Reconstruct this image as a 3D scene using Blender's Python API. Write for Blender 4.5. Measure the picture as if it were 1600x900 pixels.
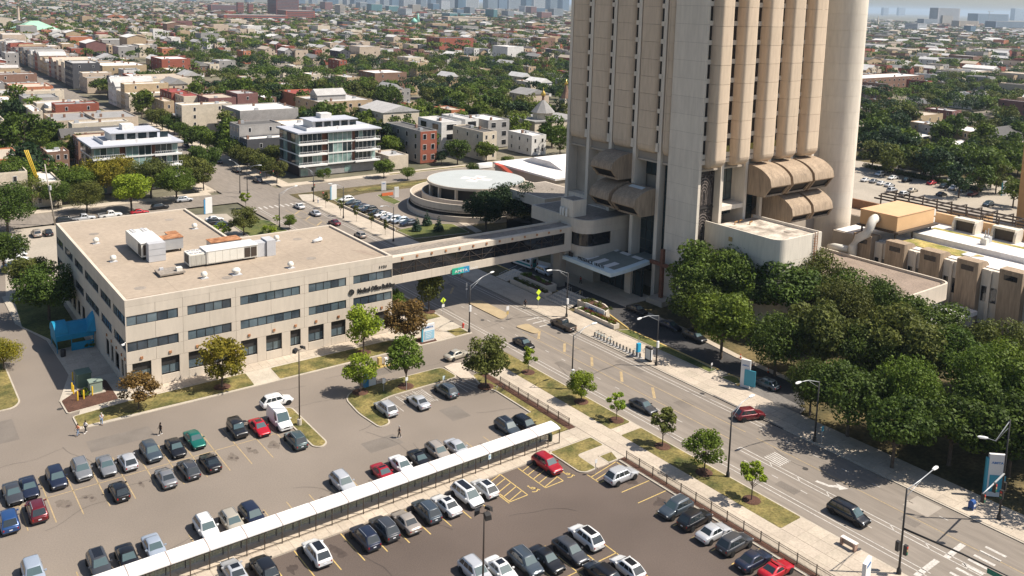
import bpy, bmesh, math, random
import numpy as np
from mathutils import Matrix, Vector

for _o in list(bpy.data.objects):
    bpy.data.objects.remove(_o)
SC = bpy.context.scene
COL = SC.collection
random.seed(7)
RNG = np.random.default_rng(7)
R = math.radians

# ---------------------------------------------------------------- camera, sky, sun, exposure
CAM_F, CAM_CX, CAM_CY = 1379.35, 808.2, 200.8          # focal length and principal point in pixels of the 1600x900 photograph
PITCH, ROLL, YAW, CAM_H = 0.143419, 0.0279168, 0.650072, 60.0
_f = np.array([math.sin(YAW) * math.cos(PITCH), math.cos(YAW) * math.cos(PITCH), -math.sin(PITCH)])
_r0 = np.array([math.cos(YAW), -math.sin(YAW), 0.0])
_u0 = np.cross(_r0, _f)
_r = math.cos(ROLL) * _r0 + math.sin(ROLL) * _u0
_u = -math.sin(ROLL) * _r0 + math.cos(ROLL) * _u0
cam = bpy.data.cameras.new('camera')
cam.sensor_width = 36.0
cam.lens = CAM_F * 36.0 / 1600.0
cam.shift_x = (800 - CAM_CX) / 1600.0
cam.shift_y = -(450 - CAM_CY) / 1600.0
cam.clip_start = 0.5
cam.clip_end = 60000.0
cam_o = bpy.data.objects.new('camera', cam)
cam_o.matrix_world = Matrix(((_r[0], _u[0], -_f[0], 0), (_r[1], _u[1], -_f[1], 0), (_r[2], _u[2], -_f[2], CAM_H), (0, 0, 0, 1)))
COL.objects.link(cam_o)
SC.camera = cam_o

SUN_EL, SUN_AZ = R(53), R(128.5)      # azimuth measured from +Y towards +X
world = bpy.data.worlds.new('World')
SC.world = world
world.use_nodes = True
wn = world.node_tree.nodes
sky = wn.new('ShaderNodeTexSky')
sky.sky_type = 'NISHITA'
sky.sun_disc = False
sky.sun_elevation = SUN_EL
sky.sun_rotation = SUN_AZ
sky.altitude = 200
sky.air_density = 1.0
sky.dust_density = 1.5
wn['Background'].inputs[1].default_value = 0.078
world.node_tree.links.new(sky.outputs[0], wn['Background'].inputs[0])
sun = bpy.data.lights.new('sun', 'SUN')
sun.energy = 5.0
sun.angle = R(0.55)
sun.color = (1.0, 0.925, 0.82)
sun_o = bpy.data.objects.new('sun', sun)
_sd = Vector((math.sin(SUN_AZ) * math.cos(SUN_EL), math.cos(SUN_AZ) * math.cos(SUN_EL), math.sin(SUN_EL)))
sun_o.rotation_euler = _sd.to_track_quat('Z', 'Y').to_euler()
sun_o.location = (0, 0, 150)
COL.objects.link(sun_o)
SC.view_settings.view_transform = 'Standard'
SC.view_settings.look = 'None'
SC.view_settings.exposure = 0.6
SC.view_settings.gamma = 1.0
SC.view_settings.use_curve_mapping = False
SC.cycles.volume_bounces = 0
SC.cycles.max_bounces = 6
SC.cycles.volume_step_rate = 10
SC.cycles.use_denoising = True
HAZE_D = 0.00006

# ---------------------------------------------------------------- measuring the place from the photograph
def _ray(px, py):
    return _f + _r * ((px - CAM_CX) / CAM_F) - _u * ((py - CAM_CY) / CAM_F)
def G(px, py, z=0.0):
    """ground point (x, y) seen at photo pixel px, py on the level z"""
    d = _ray(px, py); t = (z - CAM_H) / d[2]
    return (float(d[0] * t), float(d[1] * t))
def GX(px, py, X):
    d = _ray(px, py); t = X / d[0]
    return (float(d[1] * t), float(CAM_H + d[2] * t))
def GY(px, py, Y):
    d = _ray(px, py); t = Y / d[1]
    return (float(d[0] * t), float(CAM_H + d[2] * t))
def in_view(x, y, z=0.0, m=60):
    v = np.array([x, y, z - CAM_H]); d = v @ _f
    if d < 5: return False
    px = CAM_CX + CAM_F * (v @ _r) / d; py = CAM_CY - CAM_F * (v @ _u) / d
    return -m < px < 1600 + m and -m < py < 900 + m

# ---------------------------------------------------------------- mesh and object helpers
class MB:
    def __init__(s): s.v = []; s.f = []; s.mi = []; s.cur = 0
    def _add(s, vs, fs):
        o = len(s.v); s.v += [tuple(map(float, p)) for p in vs]
        s.f += [tuple(i + o for i in f) for f in fs]; s.mi += [s.cur] * len(fs)
        return s
    def face(s, *pts): return s._add(pts, [tuple(range(len(pts)))])
    def box(s, x0, y0, z0, x1, y1, z1):
        return s._add([(x0, y0, z0), (x1, y0, z0), (x1, y1, z0), (x0, y1, z0), (x0, y0, z1), (x1, y0, z1), (x1, y1, z1), (x0, y1, z1)],
                      [(0, 3, 2, 1), (4, 5, 6, 7), (0, 1, 5, 4), (1, 2, 6, 5), (2, 3, 7, 6), (3, 0, 4, 7)])
    def cbox(s, c, h, yaw=0.0):
        ca, sa = math.cos(yaw), math.sin(yaw); vs = []
        for z in (-1, 1):
            for x, y in ((-1, -1), (1, -1), (1, 1), (-1, 1)):
                a, b = x * h[0], y * h[1]
                vs.append((c[0] + a * ca - b * sa, c[1] + a * sa + b * ca, c[2] + z * h[2]))
        return s._add(vs, [(0, 3, 2, 1), (4, 5, 6, 7), (0, 1, 5, 4), (1, 2, 6, 5), (2, 3, 7, 6), (3, 0, 4, 7)])
    def prism(s, poly, z0, z1, bottom=True):
        a = sum(poly[i - 1][0] * poly[i][1] - poly[i][0] * poly[i - 1][1] for i in range(len(poly)))
        if a < 0: poly = poly[::-1]
        n = len(poly); vs = [(p[0], p[1], z0) for p in poly] + [(p[0], p[1], z1) for p in poly]
        fs = [tuple(range(n, 2 * n))] + [(i, (i + 1) % n, n + (i + 1) % n, n + i) for i in range(n)]
        if bottom: fs.append(tuple(range(n - 1, -1, -1)))
        return s._add(vs, fs)
    def loft(s, rings, cap0=True, cap1=True, closed=True):
        n = len(rings[0]); vs = [p for r in rings for p in r]; fs = []
        for k in range(len(rings) - 1):
            for i in range(n if closed else n - 1):
                j = (i + 1) % n
                fs.append((k * n + i, k * n + j, (k + 1) * n + j, (k + 1) * n + i))
        if cap0: fs.append(tuple(range(n - 1, -1, -1)))
        if cap1: fs.append(tuple(range((len(rings) - 1) * n, len(rings) * n)))
        return s._add(vs, fs)
    def tube(s, pts, rad, n=8, cap=True):
        pts = [Vector(p) for p in pts]; rings = []
        if not isinstance(rad, (list, tuple)): rad = [rad] * len(pts)
        for i, p in enumerate(pts):
            d = (pts[min(i + 1, len(pts) - 1)] - pts[max(i - 1, 0)]).normalized()
            up = Vector((0, 0, 1)) if abs(d.z) < 0.95 else Vector((1, 0, 0))
            a = d.cross(up).normalized(); b = a.cross(d)
            rings.append([tuple(p + (a * math.cos(t) + b * math.sin(t)) * rad[i]) for t in [2 * math.pi * k / n for k in range(n)]][::-1])
        return s.loft(rings, cap, cap)
    def cyl(s, x, y, z0, z1, r0, r1=None, n=16):
        r1 = r0 if r1 is None else r1
        return s.loft([[(x + r * math.cos(2 * math.pi * k / n), y + r * math.sin(2 * math.pi * k / n), z) for k in range(n)] for z, r in ((z0, r0), (z1, r1))])
    def lathe(s, x, y, prof, n=24):
        return s.loft([[(x + r * math.cos(2 * math.pi * k / n), y + r * math.sin(2 * math.pi * k / n), z) for k in range(n)] for r, z in prof])
    def mesh(s, name, mats, smooth=False, org=(0, 0, 0)):
        me = bpy.data.meshes.new(name)
        vs = s.v if org == (0, 0, 0) else [(a - org[0], b - org[1], c - org[2]) for a, b, c in s.v]
        me.from_pydata(vs, [], s.f)
        if not isinstance(mats, (list, tuple)): mats = [mats]
        for m in mats: me.materials.append(m)
        if len(mats) > 1: me.polygons.foreach_set('material_index', s.mi)
        if smooth: me.polygons.foreach_set('use_smooth', [True] * len(s.f))
        if smooth and smooth is not True:
            me.set_sharp_from_angle(angle=R(smooth))
        me.update()
        return me

ORG = {}
def link(name, data, parent=None, loc=(0, 0, 0), yaw=0.0):
    o = bpy.data.objects.new(name, data)
    COL.objects.link(o)
    if parent is not None: o.parent = parent
    o.location = loc
    if yaw: o.rotation_euler = (0, 0, yaw)
    return o
def tag(o, label, cat, group=None):
    o['label'] = label; o['category'] = cat
    if group: o['group'] = group
    return o
def thing(name, label, cat, loc=(0, 0, 0), group=None, yaw=0.0):
    o = link(name, None, None, loc, yaw); o.empty_display_size = 0.2
    ORG[o.name] = tuple(map(float, loc))
    return tag(o, label, cat, group)
def part(par, name, mb, mat, smooth=False, label=None):
    org = ORG[par.name]
    o = link(name, mb.mesh(name, mat, smooth, org), par)
    ORG[o.name] = org
    if label: o['label'] = label
    return o
def put(par, name, me, loc, yaw=0.0, label=None):
    """a piece sharing mesh data, placed at a world point"""
    org = ORG[par.name]
    o = link(name, me, par, (loc[0] - org[0], loc[1] - org[1], loc[2] - org[2]), yaw)
    ORG[o.name] = (loc[0], loc[1], loc[2])
    if label: o['label'] = label
    return o
def struct(name, mb, mat, smooth=False):
    o = link(name, mb.mesh(name, mat, smooth)); o['kind'] = 'structure'
    ORG[o.name] = (0.0, 0.0, 0.0)
    return o
def np_mesh(name, verts, quads, mats, mi=None):
    me = bpy.data.meshes.new(name)
    nv, nf = len(verts), len(quads)
    me.vertices.add(nv); me.vertices.foreach_set('co', np.asarray(verts, np.float32).ravel())
    me.loops.add(nf * 4); me.loops.foreach_set('vertex_index', np.asarray(quads, np.int32).ravel())
    me.polygons.add(nf); me.polygons.foreach_set('loop_start', np.arange(0, nf * 4, 4, dtype=np.int32))
    for m in (mats if isinstance(mats, (list, tuple)) else [mats]): me.materials.append(m)
    if mi is not None: me.polygons.foreach_set('material_index', np.asarray(mi, np.int32))
    me.polygons.foreach_set('use_smooth', np.zeros(nf, bool))
    me.update(calc_edges=True)
    return me
ORDW = ['first', 'second', 'third', 'fourth', 'fifth', 'sixth', 'seventh', 'eighth', 'ninth', 'tenth', 'eleventh', 'twelfth', 'thirteenth', 'fourteenth',
        'fifteenth', 'sixteenth', 'seventeenth', 'eighteenth', 'nineteenth', 'twentieth']

# ---------------------------------------------------------------- materials
MATS = {}
def mat(name, col, rough=0.8, var=0.0, scale=1.0, metal=0.0, bump=0.0, bscale=8.0, spec=0.3, coat=0.0, col2=None, var_hi=0.0, hi_scale=30.0, trans=0.0, obrand=0.0, space='pos', stretch=None):
    if name in MATS: return MATS[name]
    m = bpy.data.materials.new(name); m.use_nodes = True
    nt = m.node_tree; N = nt.nodes; L = nt.links; b = N['Principled BSDF']
    b.inputs['Roughness'].default_value = rough; b.inputs['Metallic'].default_value = metal
    b.inputs['Specular IOR Level'].default_value = spec; b.inputs['Coat Weight'].default_value = coat
    c = (*col, 1.0); b.inputs['Base Color'].default_value = c
    if space == 'pos': src = N.new('ShaderNodeNewGeometry').outputs['Position']
    else: src = N.new('ShaderNodeTexCoord').outputs['Object']
    if stretch:
        mp = N.new('ShaderNodeMapping'); mp.inputs['Scale'].default_value = stretch; L.new(src, mp.inputs[0]); src = mp.outputs[0]
    out = None
    def noise(sc, det=4):
        n = N.new('ShaderNodeTexNoise'); n.inputs['Scale'].default_value = sc; n.inputs['Detail'].default_value = det
        L.new(src, n.inputs['Vector']); return n.outputs['Fac']
    if var or col2:
        lo = tuple(max(0, x * (1 - var)) for x in col); hi = tuple(min(1, x * (1 + var)) for x in (col2 or col))
        rp = N.new('ShaderNodeValToRGB'); rp.color_ramp.elements[0].position = 0.3; rp.color_ramp.elements[1].position = 0.7
        rp.color_ramp.elements[0].color = (*lo, 1); rp.color_ramp.elements[1].color = (*hi, 1)
        L.new(noise(scale), rp.inputs[0]); out = rp.outputs[0]
    if var_hi:
        mx = N.new('ShaderNodeMix'); mx.data_type = 'RGBA'; mx.blend_type = 'MULTIPLY'; mx.inputs[0].default_value = 1.0
        if out is not None: L.new(out, mx.inputs[6])
        else: mx.inputs[6].default_value = c
        rp = N.new('ShaderNodeValToRGB'); e = rp.color_ramp.elements
        e[0].position = 0.32; e[1].position = 0.68
        e[0].color = (1 - var_hi,) * 3 + (1,); e[1].color = (1 + var_hi,) * 3 + (1,)
        L.new(noise(hi_scale, 3), rp.inputs[0]); L.new(rp.outputs[0], mx.inputs[7]); out = mx.outputs[2]
    if obrand:
        oi = N.new('ShaderNodeObjectInfo'); hs = N.new('ShaderNodeHueSaturation')
        mr = N.new('ShaderNodeMapRange'); mr.inputs[3].default_value = 1 - obrand; mr.inputs[4].default_value = 1 + obrand
        L.new(oi.outputs['Random'], mr.inputs[0]); L.new(mr.outputs[0], hs.inputs['Value'])
        mr2 = N.new('ShaderNodeMapRange'); mr2.inputs[3].default_value = 0.5 - obrand * .05; mr2.inputs[4].default_value = 0.5 + obrand * .05
        ml = N.new('ShaderNodeMath'); ml.operation = 'FRACT'; m7 = N.new('ShaderNodeMath'); m7.operation = 'MULTIPLY'; m7.inputs[1].default_value = 7.31
        L.new(oi.outputs['Random'], m7.inputs[0]); L.new(m7.outputs[0], ml.inputs[0]); L.new(ml.outputs[0], mr2.inputs[0]); L.new(mr2.outputs[0], hs.inputs['Hue'])
        if out is not None: L.new(out, hs.inputs['Color'])
        else: hs.inputs['Color'].default_value = c
        out = hs.outputs[0]
    if out is not None: L.new(out, b.inputs['Base Color'])
    if bump:
        bp = N.new('ShaderNodeBump'); bp.inputs['Strength'].default_value = bump; bp.inputs['Distance'].default_value = 0.05
        L.new(noise(bscale), bp.inputs['Height']); L.new(bp.outputs[0], b.inputs['Normal'])
    if trans:
        tl = N.new('ShaderNodeBsdfTranslucent'); mxs = N.new('ShaderNodeMixShader'); mxs.inputs[0].default_value = trans
        if out is not None: L.new(out, tl.inputs[0])
        else: tl.inputs[0].default_value = c
        L.new(b.outputs[0], mxs.inputs[1]); L.new(tl.outputs[0], mxs.inputs[2]); L.new(mxs.outputs[0], N['Material Output'].inputs[0])
    MATS[name] = m
    return m
M_ASPH = mat('asphalt_old', (.205, .172, .141), .9, .13, .06, var_hi=.10, hi_scale=6.5, bump=.12, bscale=20)
M_ASPHD = mat('asphalt_dark', (.106, .082, .068), .9, .16, .07, var_hi=.16, hi_scale=8, bump=.15, bscale=20)
M_ROAD = mat('asphalt_road', (.21, .180, .150), .9, .13, .06, var_hi=.12, hi_scale=1.5, bump=.1, bscale=14, stretch=(1, .12, 1))
M_DRIVE = mat('asphalt_new', (.060, .056, .054), .85, .2, .2, var_hi=.2, hi_scale=5)
M_WALK = mat('concrete_paving', (.43, .365, .29), .9, .1, .3, var_hi=.1, hi_scale=4, obrand=.06)
M_KERB = mat('concrete_kerb', (.42, .37, .30), .9, .12, .5, var_hi=.1, hi_scale=5)
M_GRASS = mat('dry_grass', (.075, .085, .022), .95, .25, .35, col2=(.20, .155, .055), var_hi=.35, hi_scale=3.5, bump=.6, bscale=9)
M_GRASSG = mat('green_grass', (.06, .085, .02), .95, .2, .25, col2=(.12, .12, .035), var_hi=.35, hi_scale=3.5, bump=.6, bscale=9)
M_MULCH = mat('mulch', (.085, .042, .028), .95, .25, .8, var_hi=.4, hi_scale=9, bump=.6, bscale=12)
M_CONC = mat('precast_concrete', (.55, .48, .395), .85, .05, .35, var_hi=.045, hi_scale=1.6, obrand=.03, stretch=(1, 1, .2))
M_CONCD = mat('joint_concrete', (.30, .26, .215), .9)
M_TOWER = mat('tower_concrete', (.56, .445, .33), .88, .07, .25, var_hi=.075, hi_scale=1.8, obrand=.03, bump=.1, bscale=10, stretch=(1, 1, .16))
M_PIER = mat('pier_concrete', (.64, .575, .485), .88, .06, .25, var_hi=.06, hi_scale=1.8, obrand=.03, bump=.1, bscale=10, stretch=(1, 1, .16))
M_HOOD = mat('stained_concrete', (.31, .235, .165), .9, .16, .35, var_hi=.2, hi_scale=1.6, bump=.1, bscale=10, stretch=(2.2, 2.2, .25))
M_ROOFT = mat('gravel_roof', (.345, .28, .215), .95, .10, .10, var_hi=.08, hi_scale=1.3, bump=.2, bscale=18)
M_ROOFG = mat('grey_roof', (.25, .215, .18), .95, .14, .15, var_hi=.2, hi_scale=2)
M_ROOFW = mat('white_roof', (.66, .63, .60), .8, .08, .12, var_hi=.08, hi_scale=1.2)
M_WHITE = mat('white_paint', (.70, .69, .67), .5)
M_WHITEU = mat('white_unit_paint', (.66, .63, .56), .5, .05, .6)
M_GREYM = mat('grey_metal', (.42, .43, .44), .45, .05, 1, metal=.4)
M_GREYP = mat('grey_paint', (.45, .45, .46), .6, .06, .8)
M_DARKM = mat('dark_metal', (.035, .033, .032), .5)
M_BROWNM = mat('bronze_metal', (.06, .045, .035), .5)
M_RUST = mat('rusty_metal', (.30, .115, .045), .85, .35, 1.3, col2=(.36, .18, .09), var_hi=.2, hi_scale=4)
M_GLASS = mat('window_glass', (.075, .105, .125), .08, .35, .35, spec=.8)
M_GLASSD = mat('dark_glass', (.012, .013, .016), .06, spec=.6)
M_GLASSG = mat('green_glass', (.20, .29, .27), .12, .35, .4, spec=.7)
M_GLASST = mat('teal_glass', (.02, .035, .04), .08, .3, .3, spec=.7)
M_YELLOW = mat('yellow_line', (.50, .36, .13), .8, .12, 1.2, var_hi=.2, hi_scale=5)
M_YELLOWF = mat('faded_yellow_line', (.36, .27, .15), .85, .15, 1.2, var_hi=.2, hi_scale=5)
M_LINEW = mat('white_line', (.47, .44, .40), .8, .12, 1, var_hi=.2, hi_scale=4)
M_BLUE = mat('awning_blue', (.012, .22, .37), .6, .1, .8)
M_ORANGE = mat('tan_cladding', (.62, .40, .21), .7, .04, .5)
M_TRUNK = mat('bark', (.10, .075, .055), .95, .25, 2)
M_HYV = mat('yellow_green_sign', (.62, .78, .05), .5)
M_RED = mat('red_paint', (.50, .05, .035), .5)
M_STAIN = mat('oil_stain', (.085, .066, .055), .85, .3, 1.5)
M_BLACK = mat('black_rubber', (.018, .018, .018), .8)
# ================================================================= GROUND, ROADS, LOTS
g = MB(); g.face((-30000, -30000, -.34), (30000, -30000, -.34), (30000, 40000, -.34), (-30000, 40000, -.34))
struct('ground', g, mat('city_ground', (.10, .10, .06), .95, .25, .02, col2=(.16, .14, .10), var_hi=.2, hi_scale=.3))
NK, FK = 87.2, 103.9                    # kerb lines of the main road
def sheet(name, rects, m, z):
    b = MB()
    for r in rects:
        if len(r) == 4 and not isinstance(r[0], (tuple, list)): b.face((r[0], r[1], z), (r[2], r[1], z), (r[2], r[3], z), (r[0], r[3], z))
        else: b.prism(r, z - .3, z, bottom=False)
    return struct(name, b, m)
def slab(name, polys, m, z=0.12, kerb=True):
    b = MB()
    for p in polys: b.prism(p, -.3, z, bottom=False)
    return struct(name, b, m)
def shrink(poly, d):
    a = sum(poly[i - 1][0] * poly[i][1] - poly[i][0] * poly[i - 1][1] for i in range(len(poly)))
    if a < 0: poly = poly[::-1]
    out = []; n = len(poly)
    for i in range(n):
        p0, p1, p2 = Vector(poly[i - 1]), Vector(poly[i]), Vector(poly[(i + 1) % n])
        e1 = (p1 - p0).normalized(); e2 = (p2 - p1).normalized()
        n1 = Vector((-e1.y, e1.x)); n2 = Vector((-e2.y, e2.x)); bis = (n1 + n2)
        bis = bis / max(bis.dot(n1), .35)
        out.append(tuple(p1 + bis * d))
    return out
def roundc(poly, r=1.0, n=4):
    out = []; m = len(poly)
    for i in range(m):
        p0, p1, p2 = Vector(poly[i - 1]), Vector(poly[i]), Vector(poly[(i + 1) % m])
        d1, d2 = (p0 - p1), (p2 - p1); rr = min(r, d1.length * .45, d2.length * .45)
        a, b = p1 + d1.normalized() * rr, p1 + d2.normalized() * rr
        for k in range(n + 1):
            t = k / n; out.append(tuple(a * (1 - t) ** 2 + p1 * 2 * t * (1 - t) + b * t * t))
    return out
_ni = [0]
def island(poly, m=M_GRASS, name='grass_island', r=.8, kw=.22):
    poly = roundc(poly, r); _ni[0] += 1; e = .0012 * _ni[0]
    slab('kerb', [poly], M_KERB, .12 + e)
    slab(name, [shrink(poly, kw)], m, .145 + e)
LOT_UP = sheet('upper_parking_lot', [(-60, 84.5, 78.2, 126.0), (-60, 126.0, 30.0, 260)], M_ASPH, 0.0)
LOT_LO = sheet('lower_parking_lot', [(-60, 5, 78.2, 84.5)], M_ASPHD, 0.001)
ROAD = sheet('main_road', [(NK, -60, FK, 1200)], M_ROAD, 0.0)
sheet('driveway', [(66, 112.0, NK, 126.0), (30.0, 126.0, NK, 126.4)], M_ASPH, -.004)
# strip along the lower lot: kerb, mulch, pavement, lawn
slab('kerb', [[(78.0, 20), (78.35, 20), (78.35, 78.4), (78.0, 78.4)]], M_KERB, .13)
slab('mulch_bed', [[(78.35, 46.5), (79.3, 46.5), (79.3, 78.6), (78.35, 78.6)]], M_MULCH, .12)
slab('mulch_bed', [[(78.0, 88.6), (79.3, 88.6), (79.3, 110.9), (78.0, 110.9)]], M_MULCH, .13)
slab('pavement_base', [[(78.35, 20), (NK, 20), (NK, 112), (78.35, 112)]], M_KERB, .10)
island([(83.0, 56.4), (86.95, 56.4), (86.95, 83.2), (83.0, 83.2)], name='lawn_strip', r=.3, kw=.02)
island([(83.0, 85.3), (86.95, 85.3), (86.95, 116.5), (85.2, 117.6), (83.0, 113.8)], name='lawn_strip', r=.5, kw=.02)
PAVE = slab('pavement', [[(79.35, 20), (83, 20), (83, 112), (79.35, 112)]], M_KERB, .105)
_pm = MB().box(-.885, -.885, 0, .885, .885, .04).mesh('paving_slab', M_WALK)
def pave(par, x0, x1, y0, y1, z=.105, step=1.8, skip=None):
    nx = max(1, round((x1 - x0) / step)); ny = max(1, round((y1 - y0) / step))
    me = _pm
    if abs((x1 - x0) / nx - 1.8) > .03 or abs((y1 - y0) / ny - 1.8) > .03:
        hx, hy = (x1 - x0) / nx / 2 - .015, (y1 - y0) / ny / 2 - .015
        me = MB().box(-hx, -hy, 0, hx, hy, .04).mesh('paving_slab', M_WALK)
    for i in range(nx):
        for j in range(ny):
            x, y = x0 + (i + .5) * (x1 - x0) / nx, y0 + (j + .5) * (y1 - y0) / ny
            if (skip and skip(x, y)) or not in_view(x, y): continue
            put(par, 'paving_slab', me, (x, y, z))
pave(PAVE, 79.4, 83.0, 33, 111.6, step=1.8)
WALK2 = slab('kerbside_pavement', [[(83, 20), (86.95, 20), (86.95, 56.3), (83, 56.3)]], M_KERB, .105)
pave(WALK2, 83.02, 86.95, 33, 56.3, step=1.95)
XWALK = slab('crossing_path', [[(72, 85.4), (79.35, 85.4), (79.35, 88.5), (72, 88.5)], [(83, 83.3), (NK, 83.3), (NK, 85.2), (83, 85.2)]], M_KERB, .107)
pave(XWALK, 72, 79.35, 85.4, 88.5, .107); pave(XWALK, 83.02, 86.95, 83.3, 85.2, .107)
# green between the pavement and the lower lot's corner
island([(71.7, 85.35), (71.7, 79.2), (72.4, 78.5), (74.4, 78.5), (74.5, 82.4), (79.3, 82.4), (79.3, 85.35)], name='lawn', r=.5)
slab('corner_pavement', [[(74.5, 82.4), (74.4, 78.5), (76.4, 78.5), (76.4, 80.8), (79.3, 80.8), (79.3, 82.4)]], M_WALK, .135)
island([(76.45, 80.75), (76.45, 78.6), (78.3, 78.6), (79.0, 80.75)], M_GRASS, 'lawn', r=.3)
# walkway under the long roof
WALKC = slab('covered_walk_floor', [[(-10, 84.6), (71.4, 84.6), (71.6, 85.4), (78, 85.4), (78, 88.6), (-10, 88.6)]], M_KERB, .12)
_wc = MB().box(-.71, -1.95, 0, .71, 1.95, .03).mesh('paving_slab', M_WALK)
for k in range(46):
    x = 8.6 + 1.45 * k
    if x < 71.5 and in_view(x, 86.5):
        put(WALKC, 'paving_slab', _wc, (x, 86.58, .12))
# upper lot: fence-side island, entry island, finger islands
slab('lawn', [[(76.1, 107.6), (76.9, 104.25), (78.0, 104.25), (78.0, 111.4), (77.0, 111.2)], [(76.9, 96.0), (78.0, 96.0), (78.0, 104.2), (76.9, 104.2)], [(75.2, 95.6), (74.9, 88.75), (78.0, 88.75), (78.0, 95.95)]], M_GRASS, .15)
slab('kerb', [[(75.8, 107.6), (76.65, 104.2), (76.9, 104.25), (76.1, 107.6), (77.0, 111.2), (76.7, 111.3)], [(76.65, 95.8), (76.9, 95.8), (76.9, 104.2), (76.65, 104.2)], [(75.0, 95.6), (76.65, 95.6), (76.65, 95.8), (74.95, 95.8)], [(74.95, 95.6), (75.2, 95.6), (74.9, 88.75), (74.65, 88.75)]], M_KERB, .14)
island([(78.2, 111.0), (82.9, 111.2), (84.8, 118.0), (80, 117.0), (77.4, 115.3)], name='lawn', r=.5)
island([(56.2, 114.6), (57.6, 116.4), (60, 117.0), (74.6, 116.8), (74.8, 112.0), (62.5, 111.9), (60.0, 111.2), (58.2, 104.2), (56.2, 103.9), (55.7, 109.5)], name='lawn_island', r=1.2)
slab('entry_path', [[(74.7, 111.2), (76.6, 110.4), (78.2, 116.5), (76.8, 117.0), (74.9, 116.6)]], M_WALK, .135)
island([(47.2, 117.2), (48.6, 116.6), (48.5, 104.2), (47.3, 103.4), (46.3, 104.2), (46.3, 114)], name='lawn_island', r=.9)
# lawn, pavement and kerbs round the medical office building
slab('building_pavement', [[(21.5, 126.4), (NK, 126.4), (NK, 160), (75.6, 160), (75.6, 135.2), (24, 135.2)], [(24.2, 135), (30.4, 135), (30.4, 192), (20.8, 192), (20.8, 175), (24.0, 163.5), (24.3, 146.3), (21.3, 137.0)]], M_KERB, .11)
_bp = bpy.data.objects['building_pavement']
pave(_bp, 30.6, 75.4, 132.1, 134.9, .11, 1.4)
pave(_bp, 24.9, 30.2, 143.5, 156.0, .11, 1.33)
pave(_bp, 76.0, 83.2, 126.9, 130.2, .11, 1.8); pave(_bp, 79.5, 83.2, 130.2, 146, .11, 1.85)
island([(21.9, 126.9), (47.0, 126.6), (47.4, 132.0), (29.2, 131.8), (21.9, 131.0)], name='front_lawn', r=.6)
island([(50.7, 126.6), (76.0, 126.6), (76.2, 128.0), (73.0, 131.6), (51.0, 131.7)], name='front_lawn', r=.6)
island([(83.6, 126.5), (86.9, 126.7), (86.9, 129.9), (83.6, 130.0)], name='lawn', r=.3)
island([(83.4, 136.2), (86.9, 136.3), (86.9, 176), (83.4, 176)], name='lawn_strip', r=.3)
island([(76.1, 133), (79.4, 133.6), (79.4, 158), (76.1, 158)], M_GRASSG, name='lawn', r=.3)
slab('mulch_bed', [[(76.6, 129.6), (76.6, 126.8), (79.8, 126.7), (80.3, 128.6), (78.2, 129.6)]], M_MULCH, .16)
island([(21.4, 137.0), (21.5, 132.2), (28.8, 133.0), (28.8, 141.0), (27.6, 142.9)], M_MULCH, 'mulch_bed', r=.5)
island([(21.3, 172.5), (24.3, 163.5), (24.5, 157.5), (29.6, 158.5), (30.0, 190), (22.2, 187.5)], M_GRASSG, 'lawn', r=.6)
island([(2, 138.3), (15.7, 138.3), (16.8, 140), (16.8, 163), (2, 175)], name='lawn_island', r=1.2)
island([(-30, 185), (14.5, 176), (17.0, 180), (18.5, 196), (17, 212), (-30, 225)], M_GRASSG, 'lawn', r=1.0)
slab('back_lot', [[(21.5, 192), (55, 192), (55, 246), (28, 246)]], mat('pale_asphalt', (.35, .305, .245), .9, .1, .1, var_hi=.1, hi_scale=2), .004)
slab('notch_lot', [[(55.2, 163.5), (76, 163.5), (80, 236), (55.2, 246)]], MATS['pale_asphalt'], .006)
island([(76, 160.5), (87.0, 160.5), (87.0, 222), (84, 228), (77, 226)], M_GRASSG, 'lawn', r=1.0)
slab('pavement_north', [[(83.5, 176), (86.0, 176), (86.0, 223), (83.5, 223)]], M_WALK, .15)
# mulch rings at the foot of the young trees
def ring(x, y, r=1.0, z=.16):
    b = MB(); b.lathe(x, y, [(r, z - .06), (r * .97, z), (r * .6, z + .03), (.05, z + .05)], 14); struct('mulch_ring', b, M_MULCH, True)
# --------------------------------------------------------------- far side of the main road
slab('hospital_ground', [[(FK, -60), (420, -60), (420, 250), (FK, 250)]], mat('dark_ground', (.055, .055, .022), .95, .3, .2, col2=(.12, .09, .04), var_hi=.3, hi_scale=2), .03)  # dark ground, mottled from green to brown
FAR = slab('far_pavement', [[(FK, -20), (109.9, -20), (109.9, 247), (FK + 2, 248), (FK, 240)]], M_KERB, .105)
pave(FAR, FK + .3, 109.9, 36, 240, .105, 2.2)
drv = [(115.6, 165), (115.6, 121), (113.0, 112), (112.9, 97), (112.6, 88), (109.9, 83.5), (109.9, 76.0), (113.5, 74.5), (118.5, 79), (118.8, 92), (120.6, 106), (120.9, 165)]
slab('entrance_drive', [drv], M_DRIVE, .05)
slab('entrance_apron', [[(FK, 71.5), (112.2, 73.5), (113.6, 84.5), (FK, 84.5)]], mat('apron', (.17, .155, .14), .9, .15, .3, var_hi=.15, hi_scale=3), .112)
island([(110.1, 113.2), (112.6, 112.0), (112.4, 97), (112.1, 90.5), (110.1, 90.5)], M_GRASSG, 'lawn_strip', r=.3)
island([(110.1, 88.4), (112.3, 88.2), (112.6, 86.4), (111.4, 84.9), (110.1, 85.0)], M_GRASSG, 'lawn_strip', r=.6)
slab('cross_path', [[(109.9, 88.6), (112.5, 88.6), (112.5, 90.3), (109.9, 90.3)]], M_WALK, .14)
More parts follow.
